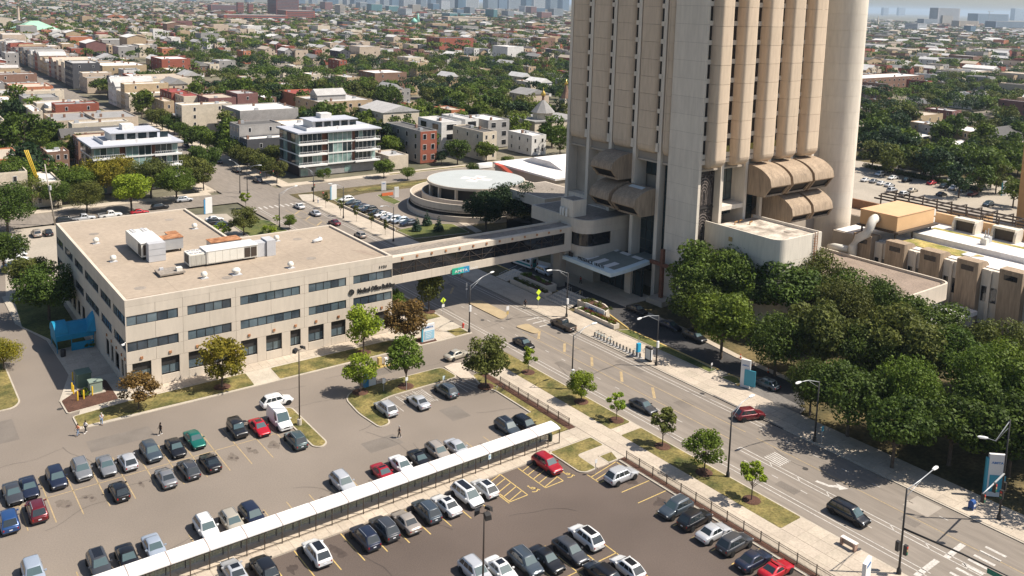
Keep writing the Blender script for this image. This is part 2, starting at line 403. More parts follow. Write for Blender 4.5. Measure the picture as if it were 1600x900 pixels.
for pl in ([(112.4, 112.3), (112.75, 112.3), (112.55, 90.4), (112.2, 90.4)], [(115.35, 165), (115.6, 165), (115.6, 121.5), (113.0, 112.5), (112.7, 112.5), (115.35, 121.5)], [(112.15, 88.5), (112.5, 88.5), (112.8, 86.4), (111.5, 84.7), (110.2, 84.85), (110.2, 85.1), (111.4, 85.0), (112.5, 86.5)]):
    slab('yellow_kerb', [pl], M_YELLOW, .17)
slab('entrance_walk', [[(120.9, 165), (124.5, 160), (129.5, 140), (129.5, 122), (120.7, 122)]], M_KERB, .15)
pave(bpy.data.objects['entrance_walk'], 121.0, 124.4, 122.2, 154, .15, 1.7)
slab('drive_kerb_walk', [[(120.7, 122), (120.7, 106), (118.9, 92), (118.6, 79), (119.6, 79), (120.2, 92), (122.0, 106), (122.4, 122)]], M_WALK, .15)
# road markings, children of the road
def mark(par, name, polys, m, z=.006):
    b = MB()
    for p in polys: b.prism(p, z - .002, z, bottom=False)
    o = link(name, b.mesh(name, m), par); return o
def strip(x0, y0, x1, y1, w=.12):
    a, b = Vector((x0, y0)), Vector((x1, y1)); d = (b - a).normalized(); n = Vector((-d.y, d.x)) * w / 2
    return [tuple(a + n), tuple(b + n), tuple(b - n), tuple(a - n)]
for x in (88.95, 89.75): mark(ROAD, 'bike_lane_line', [strip(x, 42, x, 235, .13)], M_LINEW)
for x in (101.9, 102.75): mark(ROAD, 'bike_lane_line', [strip(x, 73, x, 234, .13)], M_LINEW)
for x in (95.25, 98.75): mark(ROAD, 'centre_line', [strip(x, 74, x, 122, .13)], M_YELLOWF)
mark(ROAD, 'centre_line', [strip(98.2, 35, 98.6, 72, .12)], M_YELLOWF)
for x in (95.25, 98.75): mark(ROAD, 'centre_line', [strip(x, 150, x, 232, .13)], M_YELLOWF)
for k in range(5): mark(ROAD, 'median_bar', [strip(98.3, 92.0 + 7.2 * k, 95.7, 89.0 + 7.2 * k, .45)], M_YELLOWF)
for k in range(12): mark(ROAD, 'median_bar', [strip(98.3, 150.0 + 7.2 * k, 95.7, 147.0 + 7.2 * k, .45)], M_YELLOWF)
for k in range(22):
    y = 46 + 4.4 * k
    mark(ROAD, 'lane_dash', [strip(92.2 if y < 78 else 93.4, y, 92.2 if y < 78 else 93.4, y + 1.0, .12)], M_LINEW)
    if y < 74: mark(ROAD, 'lane_dash', [strip(101.3, y, 101.3, y + 1.1, .12)], M_LINEW)
for x in (93.9, 94.7): mark(ROAD, 'turn_lane_line', [strip(x, 38.5, x, 71.6, .14)], M_LINEW)
mark(ROAD, 'turn_lane_line', [strip(93.9, 71.6, 94.7, 71.6, .14)], M_LINEW)
for k in range(7): mark(ROAD, 'lane_dash', [strip(93.9, 40 + 4.3 * k, 94.7, 41.0 + 4.3 * k, .12)], M_LINEW)
for k in range(6): mark(ROAD, 'legend_bar', [strip(95.1 + .42 * k, 65.3, 95.3 + .42 * k, 68.1, .2)], M_LINEW)
mark(ROAD, 'turn_arrow', [[(95.0, 60.4), (95.5, 60.4), (95.9, 58.6), (96.7, 57.8), (96.4, 57.4), (97.6, 56.9), (97.4, 58.6), (97.1, 58.2), (96.3, 58.9), (96.0, 60.4)]], M_LINEW)
mark(ROAD, 'stop_bar', [strip(98.0, 42.6, 94.0, 42.45, .65)], M_LINEW)
mark(ROAD, 'stop_bar', [strip(92.6, 42.8, 88.0, 42.7, .65)], M_LINEW)
for k in range(9): mark(ROAD, 'crosswalk_bar', [strip(99.7 - 1.33 * k, 40.9, 99.7 - 1.33 * k, 38.6, .42)], M_LINEW)
for k in range(10): mark(ROAD, 'crosswalk_bar', [strip(88.5 + 1.6 * k, 236, 88.5 + 1.6 * k, 239, .5)], M_LINEW)
for k in range(3): mark(ROAD, 'crosswalk_bar', [strip(103 + .1 * k, 127.5 + 1.1 * k, 88 + .1 * k, 127.5 + 1.1 * k, .18)][:0] or [strip(102.6, 122.4 + 2 * k, 99.6, 122.4 + 2 * k, .3)], M_LINEW)
mark(ROAD, 'road_patch', [[(99.9, 51), (103.4, 51), (103.4, 47.8), (99.9, 47.8)]], mat('pale_patch', (.32, .28, .235), .9, .1, .5))
# refuge island in the road
b = MB(); b.prism(roundc([(95.4, 140.5), (98.6, 140.5), (98.6, 130.6), (95.6, 129.0)], 1.0), 0, .15); b.prism(roundc([(95.6, 124.8), (98.6, 124.8), (98.2, 120.3), (96.4, 119.9)], .9), 0, .15)
struct('refuge_island', b, mat('tan_paving', (.36, .28, .17), .9, .1, .5))
# stall lines
def stall(par, x0, y0, x1, y1, m=M_YELLOWF, w=.13): mark(par, 'stall_line', [strip(x0, y0, x1, y1, w)], m, .008)
_y0 = G(960.3, 774)[1]
for k in range(16): stall(LOT_LO, 73.1, _y0 - 2.87 * k, 77.95, _y0 - 2.87 * k, M_YELLOW)
for x in [35.3 + 2.76 * k for k in range(-8, 10)]: stall(LOT_LO, x, 84.5, x, 78.6, M_YELLOW)
for x in [35.6 + 2.85 * k for k in range(-3, 11)]: stall(LOT_LO, x, 69.6, x, 58.6, M_YELLOW)
stall(LOT_LO, 27, 64.1, 64.2, 64.1, M_YELLOW)
def hatch(par, x0, x1, y0, y1, n, m=M_YELLOW):
    stall(par, x0, y0, x0, y1, m); stall(par, x1, y0, x1, y1, m); stall(par, x0, y1, x1, y1, m)
    for k in range(n): 
        y = y0 + (y1 - y0) * (k + .4) / n; stall(par, x0, y - .5, x1, y + .5, m)
hatch(LOT_LO, 60.4, 63.1, 84.5, 78.8, 5); hatch(LOT_LO, 65.9, 68.8, 84.5, 78.8, 5); hatch(LOT_LO, 72.3, 77.6, 78.3, 75.8, 3)
def isa(par, x, y, m=M_YELLOW):          # wheelchair symbol
    b = MB(); z = .010
    for k in range(14):
        a0, a1 = R(-150 + 20 * k * .98), R(-150 + 20 * (k + 1) * .98)
        if k < 12: b.face(*[(x + r * math.cos(a), y + r * math.sin(a), z) for a, r in ((a0, .42), (a1, .42), (a1, .56), (a0, .56))])
    for p in (strip(x - .05, y + .1, x - .05, y + .85, .14), strip(x - .05, y + .15, x + .45, y + .15, .14), strip(x + .45, y + .15, x + .62, y - .5, .14), strip(x - .05, y + .55, x + .3, y + .55, .12)): b.prism(p, z - .002, z, False)
    b.cyl(x - .05, y + 1.02, z - .002, z + .001, .13, n=10)
    link('wheelchair_symbol', b.mesh('wheelchair_symbol', m), par)
isa(LOT_LO, 64.4, 79.3); isa(LOT_LO, 70.2, 79.4)
stall(LOT_UP, 1, 110.6, 43.8, 110.6)
for x in [15.4 + 2.84 * k for k in range(-5, 11)]: stall(LOT_UP, x, 116.2, x, 104.6)
for x in [4.0 + 2.86 * k for k in range(25)]: stall(LOT_UP, x, 88.9, x, 93.9)
for x in (61.6, 63.0, 66.0, 67.6, 70.4, 73.0): stall(LOT_UP, x, 111.7, x, 106.6, M_LINEW, .1)
for x0, x1 in ((63.0, 66.0), (67.6 - 1.5, 67.6), (73.0, 76.6)):
    for k in range(4): stall(LOT_UP, x0 + (x1 - x0) * (k + .2) / 4, 111.4, x0 + (x1 - x0) * (k + 1.2) / 4, 107.0, M_LINEW, .1)
# oil stains where cars stand, sealed cracks, patches, tyre arcs, manholes
_sr = random.Random(5)
def blot(par, x, y, rx, ry, m, z=.0045, n=12):
    rr = [_sr.uniform(.55, 1.15) for _ in range(n)]
    b = MB(); b.face(*[(x + rr[i] * rx * math.cos(6.283 * i / n), y + rr[i] * ry * math.sin(6.283 * i / n), z) for i in range(n)]); link('oil_stain', b.mesh('oil_stain', m), par)
M_STAIND = mat('oil_stain_dark', (.066, .050, .042), .75, .2, 2); M_STAINL = mat('oil_stain_pale', (.150, .124, .101), .85, .2, 2)
_zz = 0
for k in range(150):
    row_ = _sr.choice((113.3, 108, 108, 91.4, 91.4, 81.6, 81.6, 75, 67, 61)); _zz += 1
    if row_ == 75: x, y = 75.4 + _sr.uniform(-.6, .6), _y0 - 2.87 * _sr.randrange(12) + 1.43
    else: x, y = (16.8 + 2.84 * _sr.randrange(-5, 10) if row_ > 100 else 5.4 + 2.86 * _sr.randrange(25) if row_ > 85 else 36.7 + 2.76 * _sr.randrange(-8, 9)) + _sr.uniform(-.5, .5), row_ + _sr.uniform(-.8, .8)
    par = LOT_UP if row_ > 84.5 else LOT_LO; e_ = .00002 * _zz
    blot(par, x, y, _sr.uniform(.35, .8), _sr.uniform(.5, 1.2), M_STAINL if par is LOT_UP else M_STAIND, .0035 + e_)
    if _sr.random() < .5: blot(par, x + _sr.uniform(-.2, .2), y + _sr.uniform(-.4, .4), .25, .3, M_STAIN if par is LOT_UP else M_STAIND, .0068 + e_)
def crack(par, x, y, a, L, m, w=.05, z=.005):
    pts = [(x, y)]
    for _ in range(int(L / 1.2)): a += _sr.uniform(-.35, .35); x += 1.2 * math.cos(a); y += 1.2 * math.sin(a); pts.append((x, y))
    b = MB()
    for p, q in zip(pts, pts[1:]): b.prism(strip(*p, *q, w * _sr.uniform(.7, 1.4)), z - .001, z, False)
    link('sealed_crack', b.mesh('sealed_crack', m), par)
M_CRK = mat('crack_sealer', (.085, .075, .066), .7); M_CRKD = mat('crack_sealer_dark', (.05, .042, .037), .7)
for k in range(16): crack(LOT_UP, _sr.uniform(5, 74), _sr.uniform(90, 124), _sr.choice((0, 1.57, 3.1)) + _sr.uniform(-.3, .3), _sr.uniform(5, 16), M_CRK, .05, .0101 + .0003 * k)
for k in range(9): crack(LOT_LO, _sr.uniform(25, 72), _sr.uniform(52, 80), _sr.uniform(0, 3.1), _sr.uniform(4, 10), M_CRKD, .04, .0151 + .0003 * k)
for k in range(22): crack(ROAD, _sr.uniform(88, 103), _sr.uniform(40, 230), _sr.choice((0, 1.57, 1.57)) + _sr.uniform(-.15, .15), _sr.uniform(4, 12), M_CRK, .05, .0171 + .0003 * k)
M_PATCH = mat('asphalt_patch', (.165, .142, .12), .9, .1, .4, var_hi=.1, hi_scale=6)
for k, (x, y, w, l) in enumerate(((91.2, 104, 1.6, 4), (97, 84, 2.2, 2.4), (100.4, 97, 1.2, 6), (90.6, 60, 1.4, 3), (96.6, 150, 3, 3), (92, 190, 2, 6), (100, 210, 2, 4), (96.5, 47.5, 1.4, 2.2))): mark(ROAD, 'road_patch', [[(x, y), (x + w, y), (x + w, y + l), (x, y + l)]], M_PATCH, .0035)
for k, (x, y, w, l) in enumerate(((52, 98.5, 5, 3), (22, 119, 8, 3.4), (64, 119.5, 6, 3), (10, 128, 5, 7), (66, 100, 3, 4))): mark(LOT_UP, 'lot_patch', [[(x, y), (x + w, y), (x + w, y + l), (x, y + l)]], M_PATCH, .0031)
for x, y in ((90.8, 77), (97.2, 63), (100.6, 118), (92.6, 131), (97, 172), (103.2, 86)): b = MB(); b.cyl(x, y, .018, .024, .38, n=16); link('manhole_cover', b.mesh('manhole_cover', mat('cast_iron', (.055, .05, .046), .6)), ROAD)
b = MB(); b.cyl(21.0, 134.6, .018, .024, .4, n=16); link('manhole_cover', b.mesh('manhole_cover', MATS['cast_iron']), LOT_UP)
# ================================================================= MEDICAL OFFICE BUILDING
BX0, BX1, BX2, BY0, BY1, BY2, BH = 30.3, 55.2, 75.4, 135.0, 160.5, 188.7, 14.3
MED = thing('office_building', 'three storey precast concrete medical office building with ribbon windows and flat gravel roof', 'building', (52, 150, 0))
e = .17
core = MB()
for e, za, zb in ((.9, 0, 4.2), (.17, 4.2, 13.6)):
    core.prism([(BX0 + e, BY0 + e), (BX2 - e, BY0 + e), (BX2 - e, BY1 - e), (BX1 - e, BY1 - e), (BX1 - e, BY2 - e), (BX0 + e, BY2 - e)], za, zb)
part(MED, 'wall', core, M_CONCD)
part(MED, 'roof', MB().prism([(BX0 + .5, BY0 + .5), (BX2 - .5, BY0 + .5), (BX2 - .5, BY1 - .5), (BX1 - .5, BY1 - .5), (BX1 - .5, BY2 - .5), (BX0 + .5, BY2 - .5)], 13.4, 13.95), M_ROOFT)
cp = MB(); pz = BH
for p in ((BX0, BY0, BX2, BY0 + .45), (BX0, BY0 + .45, BX0 + .45, BY2), (BX0 + .45, BY2 - .45, BX1, BY2), (BX1 - .45, BY1 - .0, BX1, BY2 - .45), (BX1, BY1 - .45, BX2, BY1), (BX2 - .45, BY0 + .45, BX2, BY1 - .45)):
    cp.box(p[0], p[1], 13.3, p[2], p[3], pz)
part(MED, 'parapet', cp, M_CONC)
for st in (((66.0, 135.9), (73.2, 135.7), (73.9, 136.5), (70, 137.0), (64.5, 136.3)), ((72.0, 139.0), (74.2, 136.6), (74.6, 138.0), (73.4, 141.6), (71.2, 143)), ((31.2, 136.0), (36.0, 136.6), (36.0, 136.9), (31.2, 136.9))):
    part(MED, 'roof_stain', MB().face(*[(x, y, 13.956) for x, y in st]), mat('wet_stain', (.30, .235, .18), .9, .2, 1))
class Wall:
    """maps along-wall s, outward d and height z to the world"""
    def __init__(s, x, y, dx, dy): s.x, s.y, s.dx, s.dy = x, y, dx, dy; s.nx, s.ny = dy, -dx; s.yaw = math.atan2(dy, dx)
    def pt(s, a, d, z): return (s.x + s.dx * a + s.nx * d, s.y + s.dy * a + s.ny * d, z)
    def box(s, mb, a0, a1, d0, d1, z0, z1): return mb.cbox(s.pt((a0 + a1) / 2, (d0 + d1) / 2, (z0 + z1) / 2), ((a1 - a0) / 2, abs(d1 - d0) / 2, (z1 - z0) / 2), s.yaw)
def wall_panel(T, W, a0, a1, z0, z1, m=M_CONC, th=.15, gap=.018, name='wall_panel'):
    b = MB(); W.box(b, a0 + gap, a1 - gap, -th - .02, 0, z0 + gap, z1 - gap); part(T, name, b, m)
def window(T, W, a0, a1, z0, z1, n, mg, mf, d=-.12, split=None, fw=.06):
    b = MB()
    W.box(b, a0, a1, d - .1, d - .05, z0, z1)
    edges = [a0 + (a1 - a0) * k / n for k in range(n + 1)]
    for x in edges: W.box(b, max(a0, x - fw / 2), min(a1, x + fw / 2), d - .05, d + .04, z0, z1)
    for z in (z0, z1 - fw): W.box(b, a0, a1, d - .05, d + .036, z, z + fw)
    f = part(T, 'window', b, mf)
    for k in range(n):
        p = MB(); W.box(p, edges[k] + fw / 2 + .003, edges[k + 1] - fw / 2 - .003, d - .045, d - .02, z0 + fw + .003, z1 - fw - .003); part(f, 'pane', p, mg[k % len(mg)] if isinstance(mg, list) else mg)
    return f
GL = [mat('office_glass_a', (.085, .115, .135), .1, .3, .5, spec=.8), mat('office_glass_b', (.12, .16, .18), .12, .25, .5, spec=.8), mat('office_glass_c', (.04, .055, .07), .08, .3, .5, spec=.8)]
WF = Wall(BX0, BY0, 1, 0); WL = Wall(BX0, BY2, 0, -1)
def ribbon(W, L, groups, joints, zs, pn=1.5):
    prev = 0.0
    for z0, z1 in zs:
        for a0, a1 in groups:
            n = max(3, round((a1 - a0) / pn)); gl = [random.choice(GL) for _ in range(n)]
            window(MED, W, a0, a1, z0, z1, n, gl, M_DARKM)
        ed = [0.0] + [x for g_ in groups for x in g_] + [L]
        for k in range(0, len(ed), 2):
            if ed[k + 1] - ed[k] > .05:
                if ed[k + 1] - ed[k] > 1.0 and 0 < k < len(ed) - 2:
                    m_ = (ed[k] + ed[k + 1]) / 2; wall_panel(MED, W, ed[k], m_, z0, z1); wall_panel(MED, W, m_, ed[k + 1], z0, z1)
                else: wall_panel(MED, W, ed[k], ed[k + 1], z0, z1)
    js = sorted([0.0] + joints + [L])
    for (za, zb) in ((11.8, 14.3 - 1.0), (7.75, 10.3)):
        for a, b_ in zip(js, js[1:]): wall_panel(MED, W, a, b_, za, zb)
    for a, b_ in zip(js, js[1:]): 
        bb = MB(); W.box(bb, a + .018, b_ - .018, -.17, .004, 13.3, 14.31); part(MED, 'wall_panel', bb, M_CONC)
    return js
LF = BX2 - BX0
fg = [(.12, 7.65), (9.1, 15.9), (17.4, 27.55), (29.1, 36.0), (37.4, 44.98)]
fj = [4.3, 8.38, 12.5, 16.65, 22.5, 28.3, 32.5, 36.7, 41.0]
ribbon(WF, LF, fg, fj, ((10.3, 11.8), (6.25, 7.75)))
LL = BY2 - BY0
lg = [(.3, 6.8), (8.4, 15.6), (17.3, 24.2), (25.8, 36.1), (37.6, 44.7), (46.2, 53.58)]
lj = [7.6, 16.4, 25.0, 36.85, 45.4]
ribbon(WL, LL, lg, lj, ((10.3, 11.8), (6.25, 7.75)))
def ground_floor(W, L, wins, js, zs, zt, side_door=None):
    ed = [0.0]
    for a0, a1 in wins: ed += [a0, a1]
    ed.append(L)
    for k in range(0, len(ed), 2):
        if ed[k + 1] - ed[k] > .04: wall_panel(MED, W, ed[k], ed[k + 1], .12, zt)
    for a0, a1 in wins:
        if zs > .3: wall_panel(MED, W, a0, a1, .12, zs)
        f = window(MED, W, a0, a1, zs, zs + 1.45, 2, GL, M_DARKM, d=-.45)
        b = MB(); W.box(b, a0, a1, -.55, -.42, zs + 1.45, zt); part(MED, 'window_head', b, M_DARKM)
    for a, b_ in zip(js, js[1:]): wall_panel(MED, W, a, b_, zt, 6.25)
fw = [(.8, 3.5), (5.0, 7.7), (9.1, 11.8), (13.2, 15.9), (17.4, 20.1), (21.6, 24.3), (25.8, 27.6), (29.0, 31.8), (33.2, 35.9), (37.4, 40.2), (41.6, 44.3)]
ground_floor(WF, LF, fw, [0.0] + fj + [LF], 1.5, 4.28)
lw = [(1.2, 3.6), (6, 8.6), (10, 12.6), (14, 16.6), (18, 20.5), (22, 24.5), (40.2, 42.4), (43.6, 45.2), (46.3, 48.9), (50.2, 51.6), (52.4, 53.4)]
ground_floor(WL, LL, lw, [0.0] + lj + [LL], 1.5, 4.28)
sc = MB().box(-.2, -.14, -.2, .2, 0, .2).mesh('wall_lamp', M_RUST)
for a0, a1 in fw: put(MED, 'wall_lamp', sc, WF.pt((a0 + a1) / 2, .0, 5.0))
for a0, a1 in lw[6:]: put(MED, 'wall_lamp', sc, WL.pt((a0 + a1) / 2, .0, 5.0), WL.yaw)
def text_mesh(txt, size, depth, m, name='lettering', bold=0.0):
    c = bpy.data.curves.new('lettering', 'FONT'); c.body = txt; c.size = size; c.extrude = depth; c.offset = bold; c.resolution_u = 2
    o = bpy.data.objects.new('lettering', c); COL.objects.link(o)
    bpy.context.view_layer.update()
    me = bpy.data.meshes.new_from_object(o.evaluated_get(bpy.context.evaluated_depsgraph_get())); me.name = name
    bpy.data.objects.remove(o); bpy.data.curves.remove(c)
    me.materials.clear(); me.materials.append(m)
    return me
def put_text(par, txt, W, a, d, z, size, m, width=None, bold=0.0, depth=.04, name='lettering'):
    me = text_mesh(txt, size, depth, m, name, bold)
    xs = [v.co.x for v in me.vertices]; s = (width / (max(xs) - min(xs))) if width else 1.0
    c, sn = math.cos(W.yaw), math.sin(W.yaw)
    org = ORG[par.name]; o = link(name, me, par)
    p = W.pt(a, d, z)
    o.matrix_local = Matrix.Translation((p[0] - org[0], p[1] - org[1], p[2] - org[2])) @ Matrix.Rotation(W.yaw, 4, 'Z') @ Matrix.Rotation(R(90), 4, 'X') @ Matrix.Diagonal((s, 1, 1, 1))
    return o
put_text(MED, 'Medical Office Building', WF, 36.5 + 1.7, .09, 8.55, 1.18, M_DARKM, 7.3, .025, .07)
put_text(MED, '1121', WF, 42.3, .06, 12.35, .62, M_DARKM, 1.4, .01)
b = MB()
for rr0, rr1 in ((.52, .40), ): b.loft([[WF.pt(37.0 + r * math.cos(2 * math.pi * k / 24), d, 8.95 + r * math.sin(2 * math.pi * k / 24)) for k in range(24)] for r, d in ((rr0, .0), (rr0, .16), (rr1, .16), (rr1, .02))], False, False)
for a0 in (40, 220):
    b.loft([[WF.pt(37.0 + r * math.cos(R(a0 + 10 * k)), .13, 8.95 + r * math.sin(R(a0 + 10 * k))) for k in range(15)] for r in (.02, .34)], False, False, False)
part(MED, 'round_emblem', b, M_DARKM)
b = MB(); b.tube([WF.pt(-.05, .05, 7.9), WF.pt(-.5, .6, 7.95)], .05, 6); b.cbox(WF.pt(-.6, .75, 7.9), (.22, .12, .1), .4); part(MED, 'security_camera', b, M_WHITE)
# --- awning at the side entrance: barrel end, sloped run, wall piece and curtains
AW = thing('entrance_awning', 'bright blue canvas awning over the side entrance of the office building', 'awning', (27.4, 157.8, 0))
n = 10; ring_ = []
def arch(x, y0, y1, z0, z1, k): 
    t = math.pi * k / n; return (x, (y0 + y1) / 2 - (y1 - y0) / 2 * math.cos(t), z0 + (z1 - z0) * math.sin(t))
part(AW, 'barrel_hood', MB().loft([[arch(x, 156.2, 161.4, 2.9, 4.7, k) for k in range(n + 1)] for x in (24.2, 26.2)], True, True, False), M_BLUE)
part(AW, 'sloped_run', MB().loft([[(x, 156.0, 2.7), (x, 156.0, 3.0), (x, 158.4, 4.3), (x, 159.2, 4.3), (x, 159.2, 2.7)] for x in (24.3, 30.2)]), M_BLUE)
part(AW, 'valance', MB().box(24.25, 155.96, 2.2, 30.1, 156.03, 2.9), M_BLUE)
part(AW, 'wall_hood', MB().loft([[(30.28, 155.4, 3.0), (30.28, 159.8, 3.0), (30.28, 158.9, 5.4), (30.28, 157.6, 6.0), (30.28, 156.3, 5.4)], [(28.9, 156.0, 3.0), (28.9, 159.3, 3.0), (29.3, 158.6, 4.4), (29.4, 157.6, 4.8), (29.3, 156.6, 4.4)]]), M_BLUE)
part(AW, 'screen', MB().box(26.6, 156.0, .15, 30.0, 156.1, 1.5), M_BLUE)
part(AW, 'end_screen', MB().box(24.3, 156.1, 1.6, 24.4, 161.2, 3.0), M_BLUE)
for x, y in ((24.4, 156.2), (24.4, 161.0), (26.6, 156.2), (30.0, 156.25)): part(AW, 'post', MB().cyl(x, y, .1, 2.9, .07, n=8), M_BLUE)
# --- things on the roof
def unit_fans(T, pts, z, r=.38):
    for x, y in pts: part(T, 'fan_shroud', MB().lathe(x, y, [(r, z), (r, z + .14), (r * .82, z + .14), (r * .7, z + .05)], 14), M_GREYP)
T = thing('rooftop_unit', 'white rooftop air handler with grey end duct, left of the rusty-topped duct', 'air handler', (39.8, 161, 13.95))
part(T, 'cabinet', MB().box(38.0, 155.8, 14.5, 41.6, 166.4, 16.9), M_WHITEU); part(T, 'curb', MB().box(38.4, 156.2, 13.95, 41.2, 166, 14.5), M_DARKM)
part(T, 'roof_panel', MB().box(37.9, 155.7, 16.9, 41.7, 163.4, 17.02), M_WHITE)
for k in range(5): part(T, 'side_panel', MB().box(37.93, 157.8 + 1.7 * k, 14.6, 38.0, 159.4 + 1.7 * k, 16.8), M_WHITEU)
part(T, 'louver', MB().box(37.9, 156.1, 14.7, 38.01, 157.5, 16.6), M_DARKM); part(T, 'louver', MB().box(38.3, 155.73, 14.8, 39.4, 155.81, 16.6), M_BROWNM)
unit_fans(T, [(38.9 + 1.8 * (k % 2), 164.0 + .95 * (k // 2)) for k in range(6)], 16.9)
part(T, 'end_duct', MB().box(38.7, 153.8, 14.0, 41.5, 155.6, 17.2), M_GREYP)
for z in (15.1, 16.2): part(T, 'duct_seam', MB().box(38.67, 153.77, z, 41.53, 155.63, z + .05), M_GREYM)
T = thing('roof_duct', 'grey roof duct with rust-brown top between the two white air handlers', 'duct', (44, 160, 13.95))
pl = [(42.1, 158.0), (45.8, 158.0), (45.8, 163.0), (43.8, 163.0), (43.8, 160.6), (42.1, 160.6)]
part(T, 'duct', MB().prism(shrink(pl, .1), 14.5, 16.5), M_GREYM); part(T, 'lid', MB().prism(pl, 16.5, 16.6), M_RUST)
for x in (42.6, 45.2): part(T, 'leg', MB().box(x, 158.3, 13.95, x + .2, 158.5, 14.5), M_DARKM)
T = thing('roof_duct', 'low flat rust-brown duct behind the long white air handler', 'duct', (52.5, 156, 13.95))
part(T, 'duct', MB().box(49.6, 154.6, 14.3, 55.0, 157.4, 15.6), M_GREYM); part(T, 'lid', MB().box(49.5, 154.5, 15.6, 55.1, 157.5, 15.72), M_RUST)
T = thing('rooftop_unit', 'long white rooftop air handler with two dark square louvers at its right end', 'air handler', (49, 148.3, 13.95))
part(T, 'cabinet', MB().box(43.4, 146.8, 14.35, 46.2, 150.0, 16.3), M_WHITEU); part(T, 'cabinet', MB().box(46.2, 146.6, 14.35, 55.0, 150.2, 16.5), M_WHITEU)
part(T, 'curb', MB().box(43.8, 147.2, 13.95, 54.7, 149.7, 14.35), M_DARKM); part(T, 'roof_panel', MB().box(46.1, 146.5, 16.5, 55.1, 150.3, 16.62), M_WHITE)
for k in range(3): part(T, 'coil_panel', MB().box(43.6 + .86 * k, 146.74, 14.5, 44.4 + .86 * k, 146.81, 16.15), mat('coil', (.42, .40, .35), .6, .2, 3, stretch=(12, 12, .3)))
for k in range(5): part(T, 'side_panel', MB().box(46.4 + 1.25 * k, 146.54, 14.5, 47.6 + 1.25 * k, 146.61, 16.4), M_WHITEU)
for x in (52.7, 53.85): part(T, 'louver', MB().box(x, 146.53, 14.6, x + 1.0, 146.62, 16.25), M_BROWNM)
part(T, 'louver', MB().box(43.35, 147.4, 14.7, 43.41, 149.4, 16.1), M_DARKM)
unit_fans(T, [(44.0 + .8 * (k // 2), 147.6 + 1.6 * (k % 2)) for k in range(6)], 16.3, .33)
part(T, 'end_duct', MB().box(55.2, 147.3, 14.0, 56.8, 149.6, 16.5), M_GREYP); part(T, 'end_duct', MB().box(56.9, 147.0, 13.97, 58.5, 150.0, 16.8), M_GREYP)
T = thing('roof_curb', 'flat grey roof curb with small white vent hoods, in front of the air handlers', 'roof hatch', (40, 146, 13.95))
part(T, 'deck', MB().box(38.0, 144.4, 14.2, 42.0, 147.9, 14.45), M_ROOFG); part(T, 'skirt', MB().box(38.3, 144.7, 13.95, 41.7, 147.6, 14.2), M_DARKM)
part(T, 'vent_hood', MB().box(40.8, 145.0, 14.45, 41.7, 145.9, 15.0), M_WHITEU); part(T, 'pipe_box', MB().box(38.6, 146.9, 14.45, 39.2, 147.4, 14.8), M_GREYP)
rs = MB()
for k in range(6): rs.box(31 + 7.4 * k, 135.5, 13.951, 31.06 + 7.4 * k, 160, 13.956)
o = part(MED, 'roof_seams', rs, mat('roof_seam', (.27, .215, .165), .9)); o['kind'] = 'stuff'
for x, y in ((34, 141), (47, 139), (63, 142), (66, 155), (35, 178), (50, 182)): part(MED, 'roof_drain', MB().lathe(x, y, [(.9, 13.952), (.85, 13.96), (.15, 13.965)], 12), M_ROOFG)
VENT = [((150, 380), 'back left corner of the gravel roof'), ((177, 408), 'left edge of the gravel roof'), ((304, 357), 'notch of the gravel roof'), ((319, 434), 'middle of the front parapet'), ((369, 428), 'front parapet, larger than its neighbour'), ((454, 418), 'sign end of the front parapet'), ((432, 376), 'right end of the long air handler')]
for (q, w) in VENT:
    x, y = G(q[0], q[1], 14.0)
    T = thing('roof_vent', 'white turbine roof vent near the ' + w, 'vent', (x, y, 13.95), 'white vents on the gravel roof')
    s = 1.35 if 'larger' in w else 1.0
    part(T, 'flange', MB().box(x - .6 * s, y - .6 * s, 13.95, x + .6 * s, y + .6 * s, 14.03), M_GREYP)
    part(T, 'hood', MB().lathe(x, y, [(.3 * s, 14.03), (.3 * s, 14.4), (.52 * s, 14.45), (.52 * s, 14.75), (.35 * s, 15.0), (.05, 15.1)], 14), M_WHITEU, 40)
x, y = G(497, 378, 14.0)
part(thing('roof_equipment', 'small white covered lump lying on the right part of the gravel roof', 'cover', (x, y, 13.95)), 'tarpaulin', MB().tube([(x - 1, y, 14.2), (x + .6, y + .2, 14.4), (x + 1, y + 1.6, 14.3)], [.35, .4, .25], 8), M_WHITE, True)
# ================================================================= SKYBRIDGE
BR = thing('skybridge', 'enclosed concrete footbridge with dark glazing crossing above the road', 'bridge', (98, 139, 8))
x0, x1, y0, y1 = BX2 + .02, 119.4, 137.0, 141.2
part(BR, 'roof', MB().box(x0, y0 + .5, 12.9, x1, y1 - .3, 13.35), M_ROOFG)
part(BR, 'roof_edge', MB().box(x0, y1 - .3, 12.6, x1, y1, 13.75), M_CONC)
nb = 14; L_ = (x1 - x0) / nb
for k in range(nb):
    a, b_ = x0 + L_ * k + .015, x0 + L_ * (k + 1) - .015
    part(BR, 'fascia_panel', MB().loft([[(xx, y0, 12.15), (xx, y0, 13.2), (xx, y0 + .7, 13.42), (xx, y0 + .7, 12.15)] for xx in (a, b_)]), M_CONC)
    part(BR, 'sill_panel', MB().box(a, y0, 8.1, b_, y0 + .5, 9.65), M_CONC)
    if k < nb - 1: part(BR, 'fascia_lamp', MB().box(x0 + L_ * (k + 1) - .2, y0 - .12, 12.62, x0 + L_ * (k + 1) + .2, y0 + .02, 13.0), M_RUST)
part(BR, 'floor', MB().box(x0, y0 + .5, 8.1, x1, y1, 9.0), M_CONCD)
part(BR, 'far_wall', MB().box(x0, y1 - .3, 9.0, x1, y1, 12.6), mat('dark_interior', (.03, .028, .027), .6))
